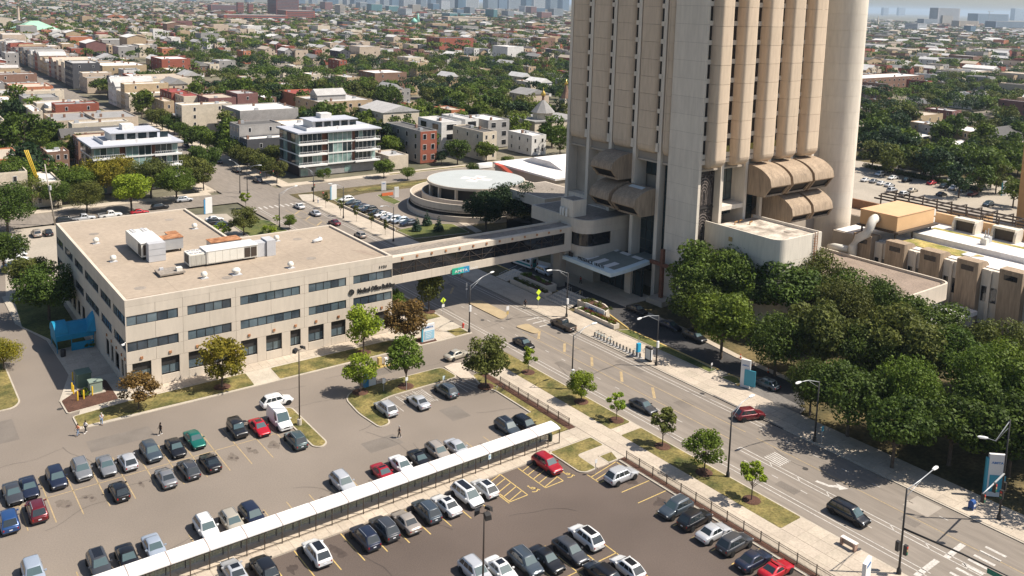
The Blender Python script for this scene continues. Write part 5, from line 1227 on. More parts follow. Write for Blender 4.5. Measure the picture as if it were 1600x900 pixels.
tree_proto(('shrub', 0), 80, 1.5, 1.1, .15, 14, 900, .22, 'round', trunk_r=.05)
for i in range(4): tree_proto(('far', i), 90 + i, 11, 5.0, 2.4, 24, 1100, .95, 'round', trunk_r=.25)
def tree(key, xy, label, group, leaf=F_MID, s=1.0, sz=None, z=0.0, rot=None, name='tree', cat='tree', trunk=True):
    me, tr = TP[key]
    T = link(name, None, None, (xy[0], xy[1], z), random.uniform(0, 6.28) if rot is None else rot); T.scale = (s, s, sz or s); T.empty_display_size = .2
    tag(T, label, cat, group)
    for nm, m in (('crown', me),) + ((('trunk', tr),) if trunk else ()):
        o = bpy.data.objects.new(nm, m); COL.objects.link(o); o.parent = T
        if nm == 'crown': o.material_slots[0].link = 'OBJECT'; o.material_slots[0].material = leaf
    return T
# --- trees round the office building and the lots (foot pixel, height pixel)
def htree(key, foot, top, label, group, leaf, H0, w=1.0, **k):
    x, y = G(*foot); d = math.hypot(x, y)
    best = min((abs(P2(x, y, h)[1] - top), h) for h in np.arange(1.0, 22, .1))[1]
    s = best / H0
    return tree(key, (x, y), label, group, leaf, s * w, s, .12, **k)
def P2(X, Y, Z):
    v = np.array([X, Y, Z - CAM_H]); d = v @ _f
    return (CAM_CX + CAM_F * (v @ _r) / d, CAM_CY - CAM_F * (v @ _u) / d)
GT = 'trees on the office lawns'
htree(('maple', 0), (217, 640), 580, 'small russet tree with thin branches at the corner of the front lawn', GT, F_RED, 6.9, 1.25)
htree(('rounded', 0), (347, 606), 532, 'round olive green tree half hiding the ground floor windows', GT, F_YEL, 6.0, 1.1)
htree(('maple', 1), (568, 552), 476, 'bright green pointed tree before the sign end of the facade', GT, F_BRIGHT, 6.9, 1.0)
htree(('rounded', 0), (633, 540), 470, 'russet and green tree at the right corner of the office building', GT, F_RED, 6.0, 1.05)
htree(('rounded', 0), (617, 505), 455, 'green shrubby tree under the left end of the footbridge', GT, F_MID, 6.0, .8)
htree(('maple', 0), (563, 614), 552, 'green tree at the rounded end of the entry island', GT, F_BRIGHT, 6.9, 1.05)
htree(('maple', 1), (634, 605), 526, 'tall green pointed tree on the middle of the entry island', GT, F_MID, 6.9, 1.0)
htree(('rounded', 0), (759, 605), 528, 'dense dark round tree beside the bicycle rack', GT, F_OLIVE, 6.0, .95)
htree(('street', 0), (670, 488), 424, 'slender dark street tree with a mulch ring by the footbridge', GT, F_OLIVE, 9.0, .75)
GL_ = 'young trees between the pavement and the road'
for f_, t_, lf, ky, lb, w in (((825, 583), 541, F_BRIGHT, ('young', 0), 'bright young tree at the top of the mulched row', 1.0), ((908, 629), 582, F_BRIGHT, ('rounded', 0), 'broad lime green young tree beside the lamp post', 1.0),
                              ((963, 658), 612, F_BRIGHT, ('young', 1), 'small lime green tree above the crossing path', 1.0), ((1035, 699), 638, F_OLIVE, ('young', 0), 'dark olive sapling just below the crossing path', 1.15),
                              ((1100, 740), 671, F_MID, ('maple', 0), 'green pointed tree on the roadside lawn left of the tall lamp', 1.1), ((1174, 783), 716, F_BRIGHT, ('young', 1), 'narrow light green tree nearest the lower end of the lawn', 1.0)):
    htree(ky, f_, t_, lb, GL_, lf, {'young': 4.6, 'rounded': 6.0, 'maple': 6.9}[ky[0]], w); ring(*G(*f_), 1.15, .18)
for f_ in ((634, 605), (563, 614), (759, 605), (568, 552), (670, 488), (347, 606)): ring(*G(*f_), 1.3, .18)
GW = 'big trees beside the entrance drive'
BIG = [(1105, 425, 10, 'left end of the shaded grove, against the corner pier'), (1158, 432, 9, 'before the left end of the podium block'), (1212, 440, 9.5, 'before the middle of the podium block'), (1268, 432, 9, 'before the right corner of the podium block'),
       (1325, 446, 8.5, 'before the left part of the gravel wing roof'), (1372, 470, 8.5, 'before the middle of the gravel wing roof'), (1130, 500, 7, 'behind the cars in the drive'), (1215, 520, 7.5, 'above the orange cones'),
       (1290, 520, 8, 'at the heart of the grove'), (1360, 540, 8, 'before the wing windows'), (1330, 610, 7, 'behind the drive mouth'), (1420, 610, 7.5, 'in the middle of the lower grove'), (1500, 555, 8, 'below the rounded parapet corner'),
       (1565, 545, 8, 'at the right edge before the turrets'), (1490, 650, 7, 'above the street corner'), (1545, 628, 7.5, 'near the right edge above the signal'), (1595, 590, 8, 'cut by the right edge of the picture'), (1270, 590, 6, 'smaller, at the drive mouth'), (1410, 535, 8.5, 'before the pale lower roof'), (1085, 455, 8, 'brushing the steel cross'), (1400, 660, 6.5, 'at the pavement edge of the lower grove'), (1540, 605, 8, 'deep in the right part of the grove'), (1455, 500, 8.5, 'below the rounded parapet'), (1320, 480, 8.5, 'between the gravel roof and the drive'), (1585, 655, 8, 'right part of the grove above the street corner'), (1700, 700, 8.5, 'just outside the right edge at the corner'), (1660, 620, 8.5, 'cut by the right edge, behind the corner one')]
for i, (px, py, zc_, w) in enumerate(BIG):
    x, y = G(px, py, zc_); s = zc_ / 8.6
    tree(('big', (i * 5 + 1) % 6), (x, y), 'big leafy tree ' + w, GW, (F_DARK, F_MID, F_DARK, F_OLIVE, F_DARK)[i % 5], s * (.98, .84, 1.06, .9)[i % 4], s * (1.0, 1.1, .94, 1.05, .9)[i % 5], .05)
# evergreen clump by the footbridge and other trees round the hospital
x, y = G(805, 325, 6)
for k, (dx, dy, s) in enumerate(((0, 0, 1.0), (-8, 2, .8), (7, -6, .85))):
    tree(('big', k), (x + dx, y + dy), 'very dark dense tree, %s of three before the helipad' % ('tallest', 'left', 'right')[k], 'dark trees before the helipad', F_DEEP, s * 1.05, s, .05)
for k, q in enumerate(((651, 362), (667, 353), (685, 362))): htree(('conifer', 0), q, q[1] - 24, 'small dark spruce on the lawn, %s of three' % ('left', 'middle', 'right')[k], 'spruces on the lawn', F_CONE, 4.6, 1.1, name='spruce_tree')
for k, q in enumerate(((509, 326), (532, 338), (557, 347), (580, 358), (602, 368))): htree(('young', k % 2), q, q[1] - 27, 'thin sapling in a square pit on the far pavement, %s from the crossing' % ORDW[k], 'saplings on the far pavement', F_OLIVE, 4.6, .55)
for q, t, l, lf, ky in (((381, 367), 325, 'dark bushy tree beside the notch lot', F_OLIVE, ('rounded', 0)), ((384, 325), 300, 'light green tree with loose branches behind the notch', F_BRIGHT, ('young', 0)), ((433, 352), 336, 'small green tree on the road lawn beside a lamp', F_BRIGHT, ('young', 1)), ((452, 358), 337, 'dense small green tree beside the road', F_MID, ('rounded', 0)), ((345, 368), 350, 'low green bush beside the notch lot', F_BRIGHT, ('shrub', 0)), ((420, 365), 352, 'low green hedge bush near the roof edge', F_BRIGHT, ('shrub', 0))):
    htree(ky, q, t, l, 'plants round the notch lot', lf, {'rounded': 6.0, 'young': 4.6, 'shrub': 1.5}[ky[0]], 1.15)
# trees left and behind the office building
for i, (px, py, zc_, s, lf, l) in enumerate(((75, 460, 5.5, .72, F_DARK, 'dark green tree beside the blue awning'), (45, 430, 5, .55, F_OLIVE, 'dark olive tree behind the one at the awning'), (10, 330, 6, .85, F_DARK, 'green tree at the left edge beside the pale lot'), (15, 290, 6, .9, F_MID, 'green tree at the left edge below the brick roof'),
        (45, 300, 5, .6, F_OLIVE, 'brownish green tree near the utility pole'), (5, 395, 5, .6, F_DARK, 'dark tree cut by the left edge above the lawn'), (5, 552, 3, .35, F_YEL, 'light tree peeping in at the left edge'),
        (115, 290, 5, .7, F_MID, 'green tree right of the utility pole'), (90, 305, 4, .5, F_DARK, 'low dark tree at the foot of the utility pole'), (150, 278, 6, .75, F_YEL, 'yellow green tree before the left condominium'), (185, 275, 6.5, .8, F_YEL, 'yellowing tree before the middle of the left condominium'),
        (235, 282, 6, .8, F_OLIVE, 'olive tree before the balconies of the left condominium'), (275, 288, 5.5, .7, F_MID, 'green tree at the right end of the yellowing row'), (205, 308, 4.5, .72, F_BRIGHT, 'bright green tree in front of the yellowing row'), (135, 312, 4, .6, F_OLIVE, 'olive tree above the silver pickup'),
        (70, 222, 6, .75, F_MID, 'bright green tree left of the left condominium'), (90, 240, 5, .6, F_MID, 'lower green tree left of the left condominium'), (318, 255, 5.5, .72, F_DARK, 'round dark tree on the corner right of the left condominium'))):
    x, y = G(px, py, zc_ * .9); tree(('big', i % 4), (x, y), l, 'trees behind the office building', lf, s * 1.22, s * 1.12, .02)
for i, (px, py, s, lf, l) in enumerate(((373, 235, .9, F_DARK, 'street tree on the left of the crossing'), (345, 222, .9, F_DARK, 'second street tree along the shaded shops'), (405, 245, .8, F_OLIVE, 'dark street tree beside the right condominium'), (430, 240, .8, F_OLIVE, 'street tree against the right condominium corner'), (300, 215, .9, F_DARK, 'street tree on the shaded side of the road'),
        (610, 228, 1.05, F_MID, 'tall yellowish tree at the right end of the right condominium'), (600, 262, .7, F_MID, 'slim green tree below the tall yellowish one'), (505, 272, .5, F_MID, 'small round tree before the shop windows'), (637, 270, .5, F_MID, 'small round green tree on the side street lawn'), (715, 235, 1.0, F_DARK, 'dark green tree before the white townhouse'), (745, 215, 1.2, F_MID, 'tall green tree between the townhouses'), (760, 235, .9, F_MID, 'bright green tree before the last townhouse'),
        (810, 190, 1.25, F_OLIVE, 'weeping olive tree left of the church'), (862, 210, 1.0, F_DARK, 'dark tree before the church wall'), (738, 262, .45, F_DARK, 'dark bush beside the townhouse walk'), (793, 252, .5, F_MID, 'small green tree beside the red ramp'), (690, 245, .55, F_DEEP, 'dark bush beside the red brick flats'))):
    x, y = G(px, py, 5 * s); tree(('street', i % 3), (x, y), l, 'street trees round the crossing', lf, s * 1.15, s, .02)

_k = [0, 0]
for y in np.arange(268, 420, 8.6):
    for sd in (0, 1):
        if random.random() < .12: continue
        s = random.uniform(.75, 1.0); _k[sd] += 1
        tree(('street', int(y) % 3), ((NK - 3.2) if sd == 0 else (FK + 3.4), y), '%s street tree from the crossing along the %s kerb of the shaded road' % (ORDW[_k[sd] - 1], ('left', 'right')[sd]), 'kerb trees of the shaded road', (F_DARK, F_OLIVE, F_MID)[int(y * 7) % 3], s, s, .1)
# ================================================================= COVERED WALKWAY
CW = thing('covered_walkway', 'long white-roofed covered walkway with dark posts between the two parking lots', 'walkway shelter', (50, 87, .12))
M_CANROOF = mat('canopy_roof_white', (.74, .71, .68), .5, .03, .5)
M_CLEAR = bpy.data.materials.new('clear_panel'); M_CLEAR.use_nodes = True
_n = M_CLEAR.node_tree; _b = _n.nodes['Principled BSDF']; _b.inputs['Base Color'].default_value = (.45, .45, .30, 1); _b.inputs['Roughness'].default_value = .15; _b.inputs['Alpha'].default_value = .42
x_end = 74.35; seg = 3.965
for k in range(18):
    xb, xa = x_end - seg * k, x_end - seg * (k + 1)
    b = MB(); b.loft([[(x, 86.1, 2.32), (x, 86.1, 2.46), (x, 87.0, 2.66), (x, 88.15, 2.68), (x, 88.15, 2.50)] for x in (xa + .05, xb - .05)]); part(CW, 'roof_panel', b, M_CANROOF)
    b = MB(); b.loft([[(x, 86.08, 2.30), (x, 86.08, 2.49), (x, 87.0, 2.69), (x, 88.17, 2.71), (x, 88.17, 2.48)] for x in (xa - .05, xa + .05)]); part(CW, 'roof_rib', b, M_BROWNM if False else mat('rib_metal', (.33, .27, .24), .5))
    for j in range(2):
        x = xb - seg / 2 * j - .03
        part(CW, 'post', MB().box(x - .045, 86.22, .12, x + .045, 86.31, 2.4), M_BROWNM); part(CW, 'post', MB().box(x - .04, 87.95, .12, x + .04, 88.03, 2.5), M_BROWNM)
        x2 = x - seg / 2
        part(CW, 'glass_panel', MB().box(x2 + .07, 87.97, .35, x - .07, 88.0, 2.3), M_CLEAR)
        part(CW, 'handrail', MB().box(x2 + .05, 87.9, 1.0, x - .05, 87.94, 1.07), M_BROWNM)
        part(CW, 'sill_rail', MB().box(x2 + .05, 86.24, .3, x - .05, 86.29, .36), M_BROWNM)
        part(CW, 'glazing_bar', MB().box((x + x2) / 2 - .02, 87.94, .3, (x + x2) / 2 + .02, 87.97, 2.3), M_GREYM)
for x, l in ((74.35 - seg * 3 + .1, 'small blue and white parking sign on a walkway post'),):
    T = thing('post_sign', l, 'sign', (x, 86.1, 1.6)); part(T, 'plate', MB().box(x - .2, 86.16, 1.5, x + .2, 86.2, 2.2), mat('sign_pale', (.62, .72, .72), .4))
    WP = Wall(x, 86.155, 1, 0); put_text(T, 'P', WP, -.12, .0, 1.65, .45, mat('sign_blue', (.03, .16, .42), .5), .22, .01, .004)
T = thing('litter_bin', 'dark green litter bin inside the right end of the covered walkway', 'bin', (73.7, 87.5, .15)); part(T, 'bin', MB().lathe(73.7, 87.5, [(.28, .15), (.32, .3), (.33, 1.05), (.28, 1.15)], 12), mat('bin_green', (.02, .03, .022), .6), 40)
# ================================================================= FENCES
def fence(label, x, ys, h, pick):
    T = thing('metal_fence', label, 'fence', (x, ys[0], .1), 'black fences beside the pavement')
    for y in ys: part(T, 'post', MB().box(x - .045, y - .045, .1, x + .045, y + .045, h + .12), M_BROWNM)
    for a, b_ in zip(ys, ys[1:]):
        for z in (.32, h - .25, h): part(T, 'rail', MB().box(x - .02, min(a, b_) + .05, z, x + .02, max(a, b_) - .05, z + .045), M_BROWNM)
        m = MB(); n = 16
        if pick:
            for k in range(1, n): y = a + (b_ - a) * k / n; m.box(x - .010, y - .010, .36, x + .010, y + .010, h)
            o = part(T, 'pickets', m, M_BROWNM); o['kind'] = 'stuff'
fence('dark metal fence with two rails beside the upper lot', 78.75, [106.2 - 2.4 * k for k in range(8)], 1.25, True)
fence('dark picketed metal fence along the lower dark lot', 78.95, [77.9 - 2.42 * k for k in range(14)], 1.3, True)
# ================================================================= LAMPS, SIGNALS
def lamp(foot, head, label, z=.12, hz=9.9, name='street_lamp', arm_dz=1.0, box=None, group='street lamps', top=None):
    x, y = G(*foot); hx, hy = G(head[0], head[1], hz); T = thing(name, label, 'street lamp', (x, y, z), group)
    top = top or hz - arm_dz
    part(T, 'base', MB().lathe(x, y, [(.26, z), (.24, z + .5), (.15, z + .7)], 10), M_DARKM, 40)
    part(T, 'pole', MB().tube([(x, y, z), (x, y, top)], [.13, .09], 10), M_DARKM, True)
    mx, my = x + (hx - x) * .55, y + (hy - y) * .55
    part(T, 'arm', MB().tube([(x, y, top - .1), (mx, my, hz - .25), (hx, hy, hz)], .055, 6), M_GREYM, True); part(T, 'arm_brace', MB().tube([(x, y, top - .9), (mx, my, hz - .32)], .03, 5), M_GREYM, True)
    d = math.atan2(hy - y, hx - x); c, s = math.cos(d), math.sin(d)
    part(T, 'lamp_head', MB().loft([[(hx + c * a - s * b_ * w, hy + s * a + c * b_ * w, hz + zz * w) for b_, zz in ((-1, 0), (-.7, .6), (.7, .6), (1, 0), (.6, -.7), (-.6, -.7))] for a, w in ((-.2, .12), (.15, .2), (.7, .2), (.95, .08))]), mat('lamp_head_paint', (.72, .72, .70), .4), 40)
    if box: part(T, 'control_box', MB().box(x - .22, y - .35, z + box, x + .18, y - .05, z + box + 1.1), M_WHITE)
    return T
lamp((893, 609), (926, 506), 'street lamp with a white box on its pole beside the bright round tree', box=2.2)
lamp((1137, 746), (1172, 620), 'tall street lamp on the roadside lawn in front of the dark red car')
lamp((733, 520), (767, 426), 'street lamp beside the red hydrant near the driveway mouth', box=4.0)
lamp((885, 496), (861, 422), 'street lamp on the far pavement beside the brown pickup', box=2.6)
lamp((1025, 572), (1001, 497), 'street lamp beside the white map panel', box=3.2)
lamp((1272.5, 691), (1250, 597), 'street lamp on the far pavement before the grove', hz=10.0)
lamp((436.7, 355), (461, 291), 'street lamp on the left kerb before the upper crossing')
lamp((536.5, 342), (518, 287), 'street lamp between the saplings of the far pavement')
lamp((614.5, 378), (598, 322), 'street lamp at the lower end of the sapling row')
lamp((386.5, 308), (404, 258), 'street lamp at the shaded side of the crossing', group='street lamps')
def signal_head(T, x, y, z, yaw, par=None):
    o = part(par or T, 'signal_head', MB().cbox((x, y, z), (.18, .2, .55), yaw), M_DARKM)
    for k in range(3): part(o, 'lens', MB().cbox((x + .2 * math.cos(yaw), y + .2 * math.sin(yaw), z + .34 - .34 * k), (.03, .11, .11), yaw), [M_RED, M_YELLOWF, mat('green_lens', (.02, .14, .08), .4)][k])
x, y = G(1404, 898); 
T = lamp((1404, 898), (1459, 733), 'near corner signal pole with a lamp arm and a long dark mast arm', name='traffic_signal', hz=10.2, group='traffic signals', top=9.9)
part(T, 'mast_arm', MB().tube([(x, y, 5.4), (x + .5, y - 6.0, 5.6), (x + .6, y - 12, 5.7)], [.12, .10, .07], 8), M_DARKM, True)
for dy, yw in ((-.45, -1.57), (.45, 1.57)): signal_head(T, x + .1, y + dy, 3.1, yw)
part(T, 'street_name_plate', MB().box(x + .4, y - 10.4, 5.0, x + .5, y - 8.6, 5.5), mat('name_green', (.01, .16, .11), .5))
x, y = G(1560.5, 813)
T = lamp((1560.5, 813), (1541, 684), 'far corner signal pole with a mast arm over the road', name='traffic_signal', hz=10.2, group='traffic signals', top=12.8)
part(T, 'mast_arm', MB().tube([(x, y, 6.0), (x - 4.5, y - .6, 6.2), (x - 7.2, y - .9, 6.3)], [.12, .09, .06], 8), M_GREYM, True)
signal_head(T, x - 7.0, y - .9, 5.7, -1.57); signal_head(T, x - 3.6, y - .6, 5.7, -1.57); signal_head(T, x + .5, y, 4.2, 0.0); signal_head(T, x - .5, y - .2, 3.6, 3.14)
x, y = G(490, 316)
T = lamp((490, 316), (476, 262), 'signal pole on the rounded corner of the upper crossing', name='traffic_signal', group='traffic signals'); signal_head(T, x, y - .4, 5.0, -1.57); signal_head(T, x - .4, y, 4.0, 3.14)
x, y = G(375, 302)
T = lamp((375, 302), (360, 250), 'signal pole with a mast arm at the left of the upper crossing', name='traffic_signal', group='traffic signals', hz=9.5)
part(T, 'mast_arm', MB().tube([(x, y, 5.4), (x + 6.5, y + .5, 5.8), (x + 11, y + .9, 5.9)], [.12, .09, .06], 8), M_DARKM, True); signal_head(T, x + 6.5, y + .4, 5.4, -1.57); signal_head(T, x + 10.8, y + .8, 5.4, -1.57)
def lot_light(xy, label, n=2):
    x, y = xy; T = thing('lot_light', label, 'lamp post', (x, y, .1), 'floodlight masts in the parking lots')
    part(T, 'concrete_base', MB().cyl(x, y, .1, 1.0, .32, n=12), M_KERB); part(T, 'mast', MB().tube([(x, y, 1.0), (x, y, 11.3)], [.11, .08], 8), M_BROWNM, True)
    for k in range(n):
        a = .35 + math.pi * 2 * k / n; c, s = math.cos(a), math.sin(a)
        part(T, 'bracket', MB().tube([(x, y, 11.1), (x + .5 * c, y + .5 * s, 11.2)], .05, 5), M_BROWNM); part(T, 'floodlight', MB().loft([[(x + c * d - s * w, y + s * d + c * w, z) for w, z in ((-.34, z0), (.34, z0), (.28, z1), (-.28, z1))] for d, z0, z1 in ((.45, 11.3, 11.6), (.95, 10.95, 11.45))]), M_DARKM)
lot_light(G(468, 665), 'lamp mast with two floodlights on the small lawn island'); lot_light(G(757, 800, 11.3), 'lamp mast with three floodlights in the dark lot', 3)
# ================================================================= SIGNS
def totem(base, w, d, h, yaw, label, m=M_WHITE, side=None, panel=None, txt=None, z=.12):
    x, y = base; T = thing('hospital_sign', label, 'sign', (x, y, z), 'hospital direction signs')
    part(T, 'slab', MB().cbox((x, y, z + h / 2), (w / 2, d / 2, h / 2), yaw), m)
    c, s = math.cos(yaw), math.sin(yaw); W = Wall(x, y, c, s)
    if side: b = MB(); W.box(b, -w / 2 - .3, -w / 2 - .005, -d / 2, d / 2 - .02, z, z + h * .9); part(T, 'edge_panel', b, side)
    if panel: b = MB(); W.box(b, -w / 2 + .1 * w, w / 2 - .04 * w, d / 2 + .002, d / 2 + .05, z + h * .12, z + h * .62); part(T, 'message_panel', b, panel)
    if txt: put_text(T, txt, W, -w * .36, d / 2 + .02, z + h * .78, w * .2, mat('sign_blue', (.03, .16, .42), .5), w * .72, .01, .01)
    return T, W
P_BLUE = mat('sign_light_blue', (.28, .50, .62), .5); P_TEAL = mat('sign_teal', (.06, .30, .40), .5)
t, W = totem((78.6, 127.6), 2.3, .35, 3.1, 0, 'white and pale blue hospital sign in the mulch at the driveway corner', side=P_TEAL, panel=P_BLUE, txt='AMITA')
for k in range(4): b = MB(); W.box(b, -.7, .6 - .2 * (k % 2), .235, .245, 1.7 - .3 * k, 1.78 - .3 * k); part(t, 'message_line', b, M_WHITE)
x, y = G(1163.5, 606); t, W = totem((x, y), 1.5, .35, 4.6, -1.2, 'tall white sign with a teal panel at the mouth of the hospital drive', panel=None, txt='AMITA')
b = MB(); W.box(b, -.1, 1.7, .19, .32, .6, 3.2); part(t, 'teal_panel', b, P_TEAL)
x, y = G(1552, 776); t, W = totem((x, y), 2.0, .4, 5.6, -.75, 'very tall white sign with teal edge behind the far corner signal', side=P_TEAL, txt='AMITA'); b = MB(); W.box(b, -.8, 1.1, .21, .3, .8, 3.0); part(t, 'blue_panel', b, P_TEAL)
x, y = G(326, 334); totem((x, y), 1.9, .5, 4.4, .1, 'blank white sign with a blue edge beside the notch lot', side=mat('sign_mid_blue', (.10, .33, .58), .5))
x, y = G(521.5, 312); totem((x, y), 1.7, .5, 4.4, .1, 'tall blank white sign before the upper row of slanted cars', side=P_BLUE)
x, y = G(599.5, 298); totem((x, y), 1.5, .4, 2.7, -.3, 'white sign leaning beside the orange barrier', txt='AMITA')
x, y = G(619.5, 309); totem((x, y), 1.4, .4, 3.2, -.2, 'white pointed sign beside the helipad ramp')
x, y = G(1568, 306); totem((x, y), 1.3, .4, 5.0, -.6, 'white and teal sign standing in the far lot by the dark shrubs', side=P_TEAL, z=0)
x, y = G(1352, 912); totem((x, y), 1.9, .4, 2.6, .25, 'white sign cut by the bottom edge beside the signal pole', txt='AMITA')
def pole_sign(foot, h, label, plates, name='road_sign', z=.12, m=M_GREYM):
    x, y = G(*foot); T = thing(name, label, 'sign', (x, y, z)); part(T, 'pole', MB().cyl(x, y, z, h, .045, n=6), m)
    W = Wall(x, y, 1, 0)
    for (shape, zc_, r, mm) in plates:
        b = MB()
        if shape == 'd': b.loft([[W.pt(a, d, zc_ + c) for a, c in ((0, -r), (r, 0), (0, r), (-r, 0))] for d in (.05, .08)])
        else: W.box(b, -r, r, .05, .08, zc_ - shape, zc_ + shape)
        part(T, 'plate', b, mm)
    return T, W
t, W = pole_sign((692, 492), 3.0, 'yellow diamond pedestrian sign near the driveway mouth', [('d', 2.9, .62, M_HYV), (.28, 1.85, .3, M_WHITE)])
b = MB(); W.box(b, -.08, .08, .085, .1, 2.65, 3.05); W.box(b, -.2, -.02, .085, .1, 2.5, 2.68); W.box(b, .04, .2, .085, .1, 2.5, 2.68); W.box(b, -.07, .07, .085, .1, 3.1, 3.25); part(t, 'walking_figure', b, M_DARKM)
pole_sign((840.5, 483), 3.6, 'two stacked yellow diamond signs on the shaded far pavement', [('d', 3.5, .62, M_HYV), ('d', 2.3, .5, M_HYV)])
pole_sign((792.5, 502), 3.0, 'white road sign with a yellow plate on the refuge island', [(.4, 2.6, .32, M_WHITE), (.3, 1.7, .26, M_YELLOW)])
pole_sign((728.5, 467), 3.2, 'pair of white plates at the shaded end of the refuge island', [(.42, 3.0, .15, M_WHITE), (.2, 2.1, .2, M_WHITE)])
pole_sign((1283, 694), 2.6, 'blue bus stop plate beside the street lamp before the grove', [(.35, 2.3, .25, mat('bus_blue', (.10, .38, .52), .5))], 'bus_stop_sign')
pole_sign((693, 609), 2.2, 'white sign on a pole on the entry island beside the black suv', [(.3, 2.0, .22, mat('sign_pale', (.62, .72, .72), .4))]); pole_sign((635, 611), 2.2, 'white sign on a pole before the pointed tree', [(.3, 2.0, .22, M_WHITE)]); pole_sign((599.5, 612), 2.0, 'white sign on a pole at the left part of the entry island', [(.4, 1.8, .25, M_WHITE)])
pole_sign((1111, 583), 1.7, 'small white sign in the strip beside the yellow kerb', [(.2, 1.6, .2, M_WHITE)]); pole_sign((905.5, 466), 1.5, 'small yellow sign beside the planter steps', [(.35, 1.3, .22, M_YELLOW)]); pole_sign((930, 742), 2.1, 'small white sign at the end of the lower fence', [(.25, 1.9, .2, M_WHITE)])
T = thing('fire_hydrant', 'red fire hydrant on the corner lawn patch', 'hydrant', (*G(723.5, 513), .14)); x, y, z = ORG[T.name]; part(T, 'barrel', MB().lathe(x, y, [(.2, z), (.16, z + .1), (.16, z + .6), (.2, z + .65), (.14, z + .85), (.04, z + .92)], 12), M_RED, 40); part(T, 'nozzle', MB().tube([(x - .3, y, z + .5), (x + .3, y, z + .5)], .08, 8), M_RED)
for k, q in enumerate(((1157, 561), (1174.5, 572), (1200, 583))):
    x, y = G(*q); T = thing('traffic_cone', ('orange cone beside the uppermost dark kerb', 'orange cone, middle one before the estate car', 'orange cone just behind the estate car roof')[k], 'cone', (x, y, .06), 'orange cones in the drive')
    part(T, 'foot', MB().box(x - .22, y - .22, .06, x + .22, y + .22, .1), M_DARKM); part(T, 'cone', MB().lathe(x, y, [(.17, .1), (.04, .95)], 12), mat('cone_orange', (.62, .10, .03), .5), True); part(T, 'band', MB().lathe(x, y, [(.128, .45), (.095, .66)], 12), M_WHITE, True)
x, y = G(1518, 797); T = thing('mailbox', 'blue street mailbox on the far corner pavement', 'mailbox', (x, y, .12)); bl = mat('mail_blue', (.02, .07, .24), .4)
part(T, 'body', MB().loft([[(xx, y + .32 * math.cos(a) if a >= 0 else y + (.32 if i == 0 else -.32), 0) for i, a in enumerate(())] for xx in ()]) if False else MB().loft([[(xx, yy, zz) for yy, zz in [(y - .33, .4), (y - .33, 1.0)] + [(y - .33 * math.cos(R(18 * k)), 1.0 + .33 * math.sin(R(18 * k))) for k in range(1, 10)] + [(y + .33, 1.0), (y + .33, .4)]] for xx in (x - .33, x + .33)]), bl)
for dx in (-.27, .27):
    for dy in (-.27, .27): part(T, 'leg', MB().box(x + dx - .04, y + dy - .04, .12, x + dx + .04, y + dy + .04, .4), bl)
part(T, 'label', MB().box(x - .24, y - .345, .6, x + .24, y - .335, .9), M_WHITE)
a_, b_ = G(1314, 851), G(1337, 864)
T = thing('bench', 'low concrete and wood backless bench on the kerbside pavement', 'bench', ((a_[0] + b_[0]) / 2, (a_[1] + b_[1]) / 2, .13)); W = Wall(a_[0], a_[1], (b_[0] - a_[0]) / 2.4, (b_[1] - a_[1]) / 2.4); L_ = math.hypot(b_[0] - a_[0], b_[1] - a_[1]); W = Wall(a_[0], a_[1], (b_[0] - a_[0]) / L_, (b_[1] - a_[1]) / L_)
for q in (0, L_ - .25): b = MB(); W.box(b, q, q + .25, -.3, .3, .12, 1.0); part(T, 'support', b, mat('bench_stone', (.33, .22, .17), .8))
b = MB(); W.box(b, -.05, L_ + .05, -.38, .2, 1.0, 1.08); part(T, 'seat', b, mat('bench_top', (.70, .63, .56), .6)); b = MB(); W.box(b, .25, L_ - .25, .05, .12, .45, 1.0); part(T, 'panel', b, mat('bench_wood', (.30, .235, .19), .7))
# ================================================================= BICYCLE SHARE STATION
def bike_parts(T, x, y, yaw, mm, lift=.12):
    c, s = math.cos(yaw), math.sin(yaw); p = lambda a, z: (x + a * c, y + a * s, lift + z)
    for a in (-.52, .52):
        w = part(T, 'wheel', MB().tube([p(a + .33 * math.cos(2 * math.pi * k / 14), .34 + .33 * math.sin(2 * math.pi * k / 14)) for k in range(15)], .025, 5), M_TYRE)
    part(T, 'frame', MB().tube([p(-.52, .34), p(-.05, .30), p(.35, .75), p(-.2, .80), p(-.05, .30)], .03, 5), mm); part(T, 'fork', MB().tube([p(.52, .34), p(.36, .80), p(.30, 1.0)], .025, 5), mm)
    part(T, 'saddle', MB().cbox(p(-.24, .92), (.14, .07, .04), yaw), M_DARKM); part(T, 'handlebar', MB().tube([(p(.28, 1.02)[0] - .28 * s, p(.28, 1.02)[1] + .28 * c, lift + 1.02), (p(.28, 1.02)[0] + .28 * s, p(.28, 1.02)[1] - .28 * c, lift + 1.02)], .02, 5), M_DARKM)
dock_m = MB(); dock_m.loft([[(xx, yy, z) for xx, yy in ((-w, -d), (w, -d), (w, d), (-w, d))] for w, d, z in ((.3, .16, 0), (.3, .14, .1), (.14, .1, .16), (.12, .09, .75), (.08, .07, .86))])
dock_me = dock_m.mesh('dock_post', mat('dock_grey', (.13, .125, .12), .5, metal=.3)); plate_me = MB().box(-.5, -.42, 0, .5, .42, .03).mesh('dock_plate', mat('dock_plate', (.42, .41, .40), .5))
xa, ya = G(930, 527); xb, yb = G(1002, 560)
BIKEB = mat('bike_blue', (.13, .42, .55), .4)
nd = 15
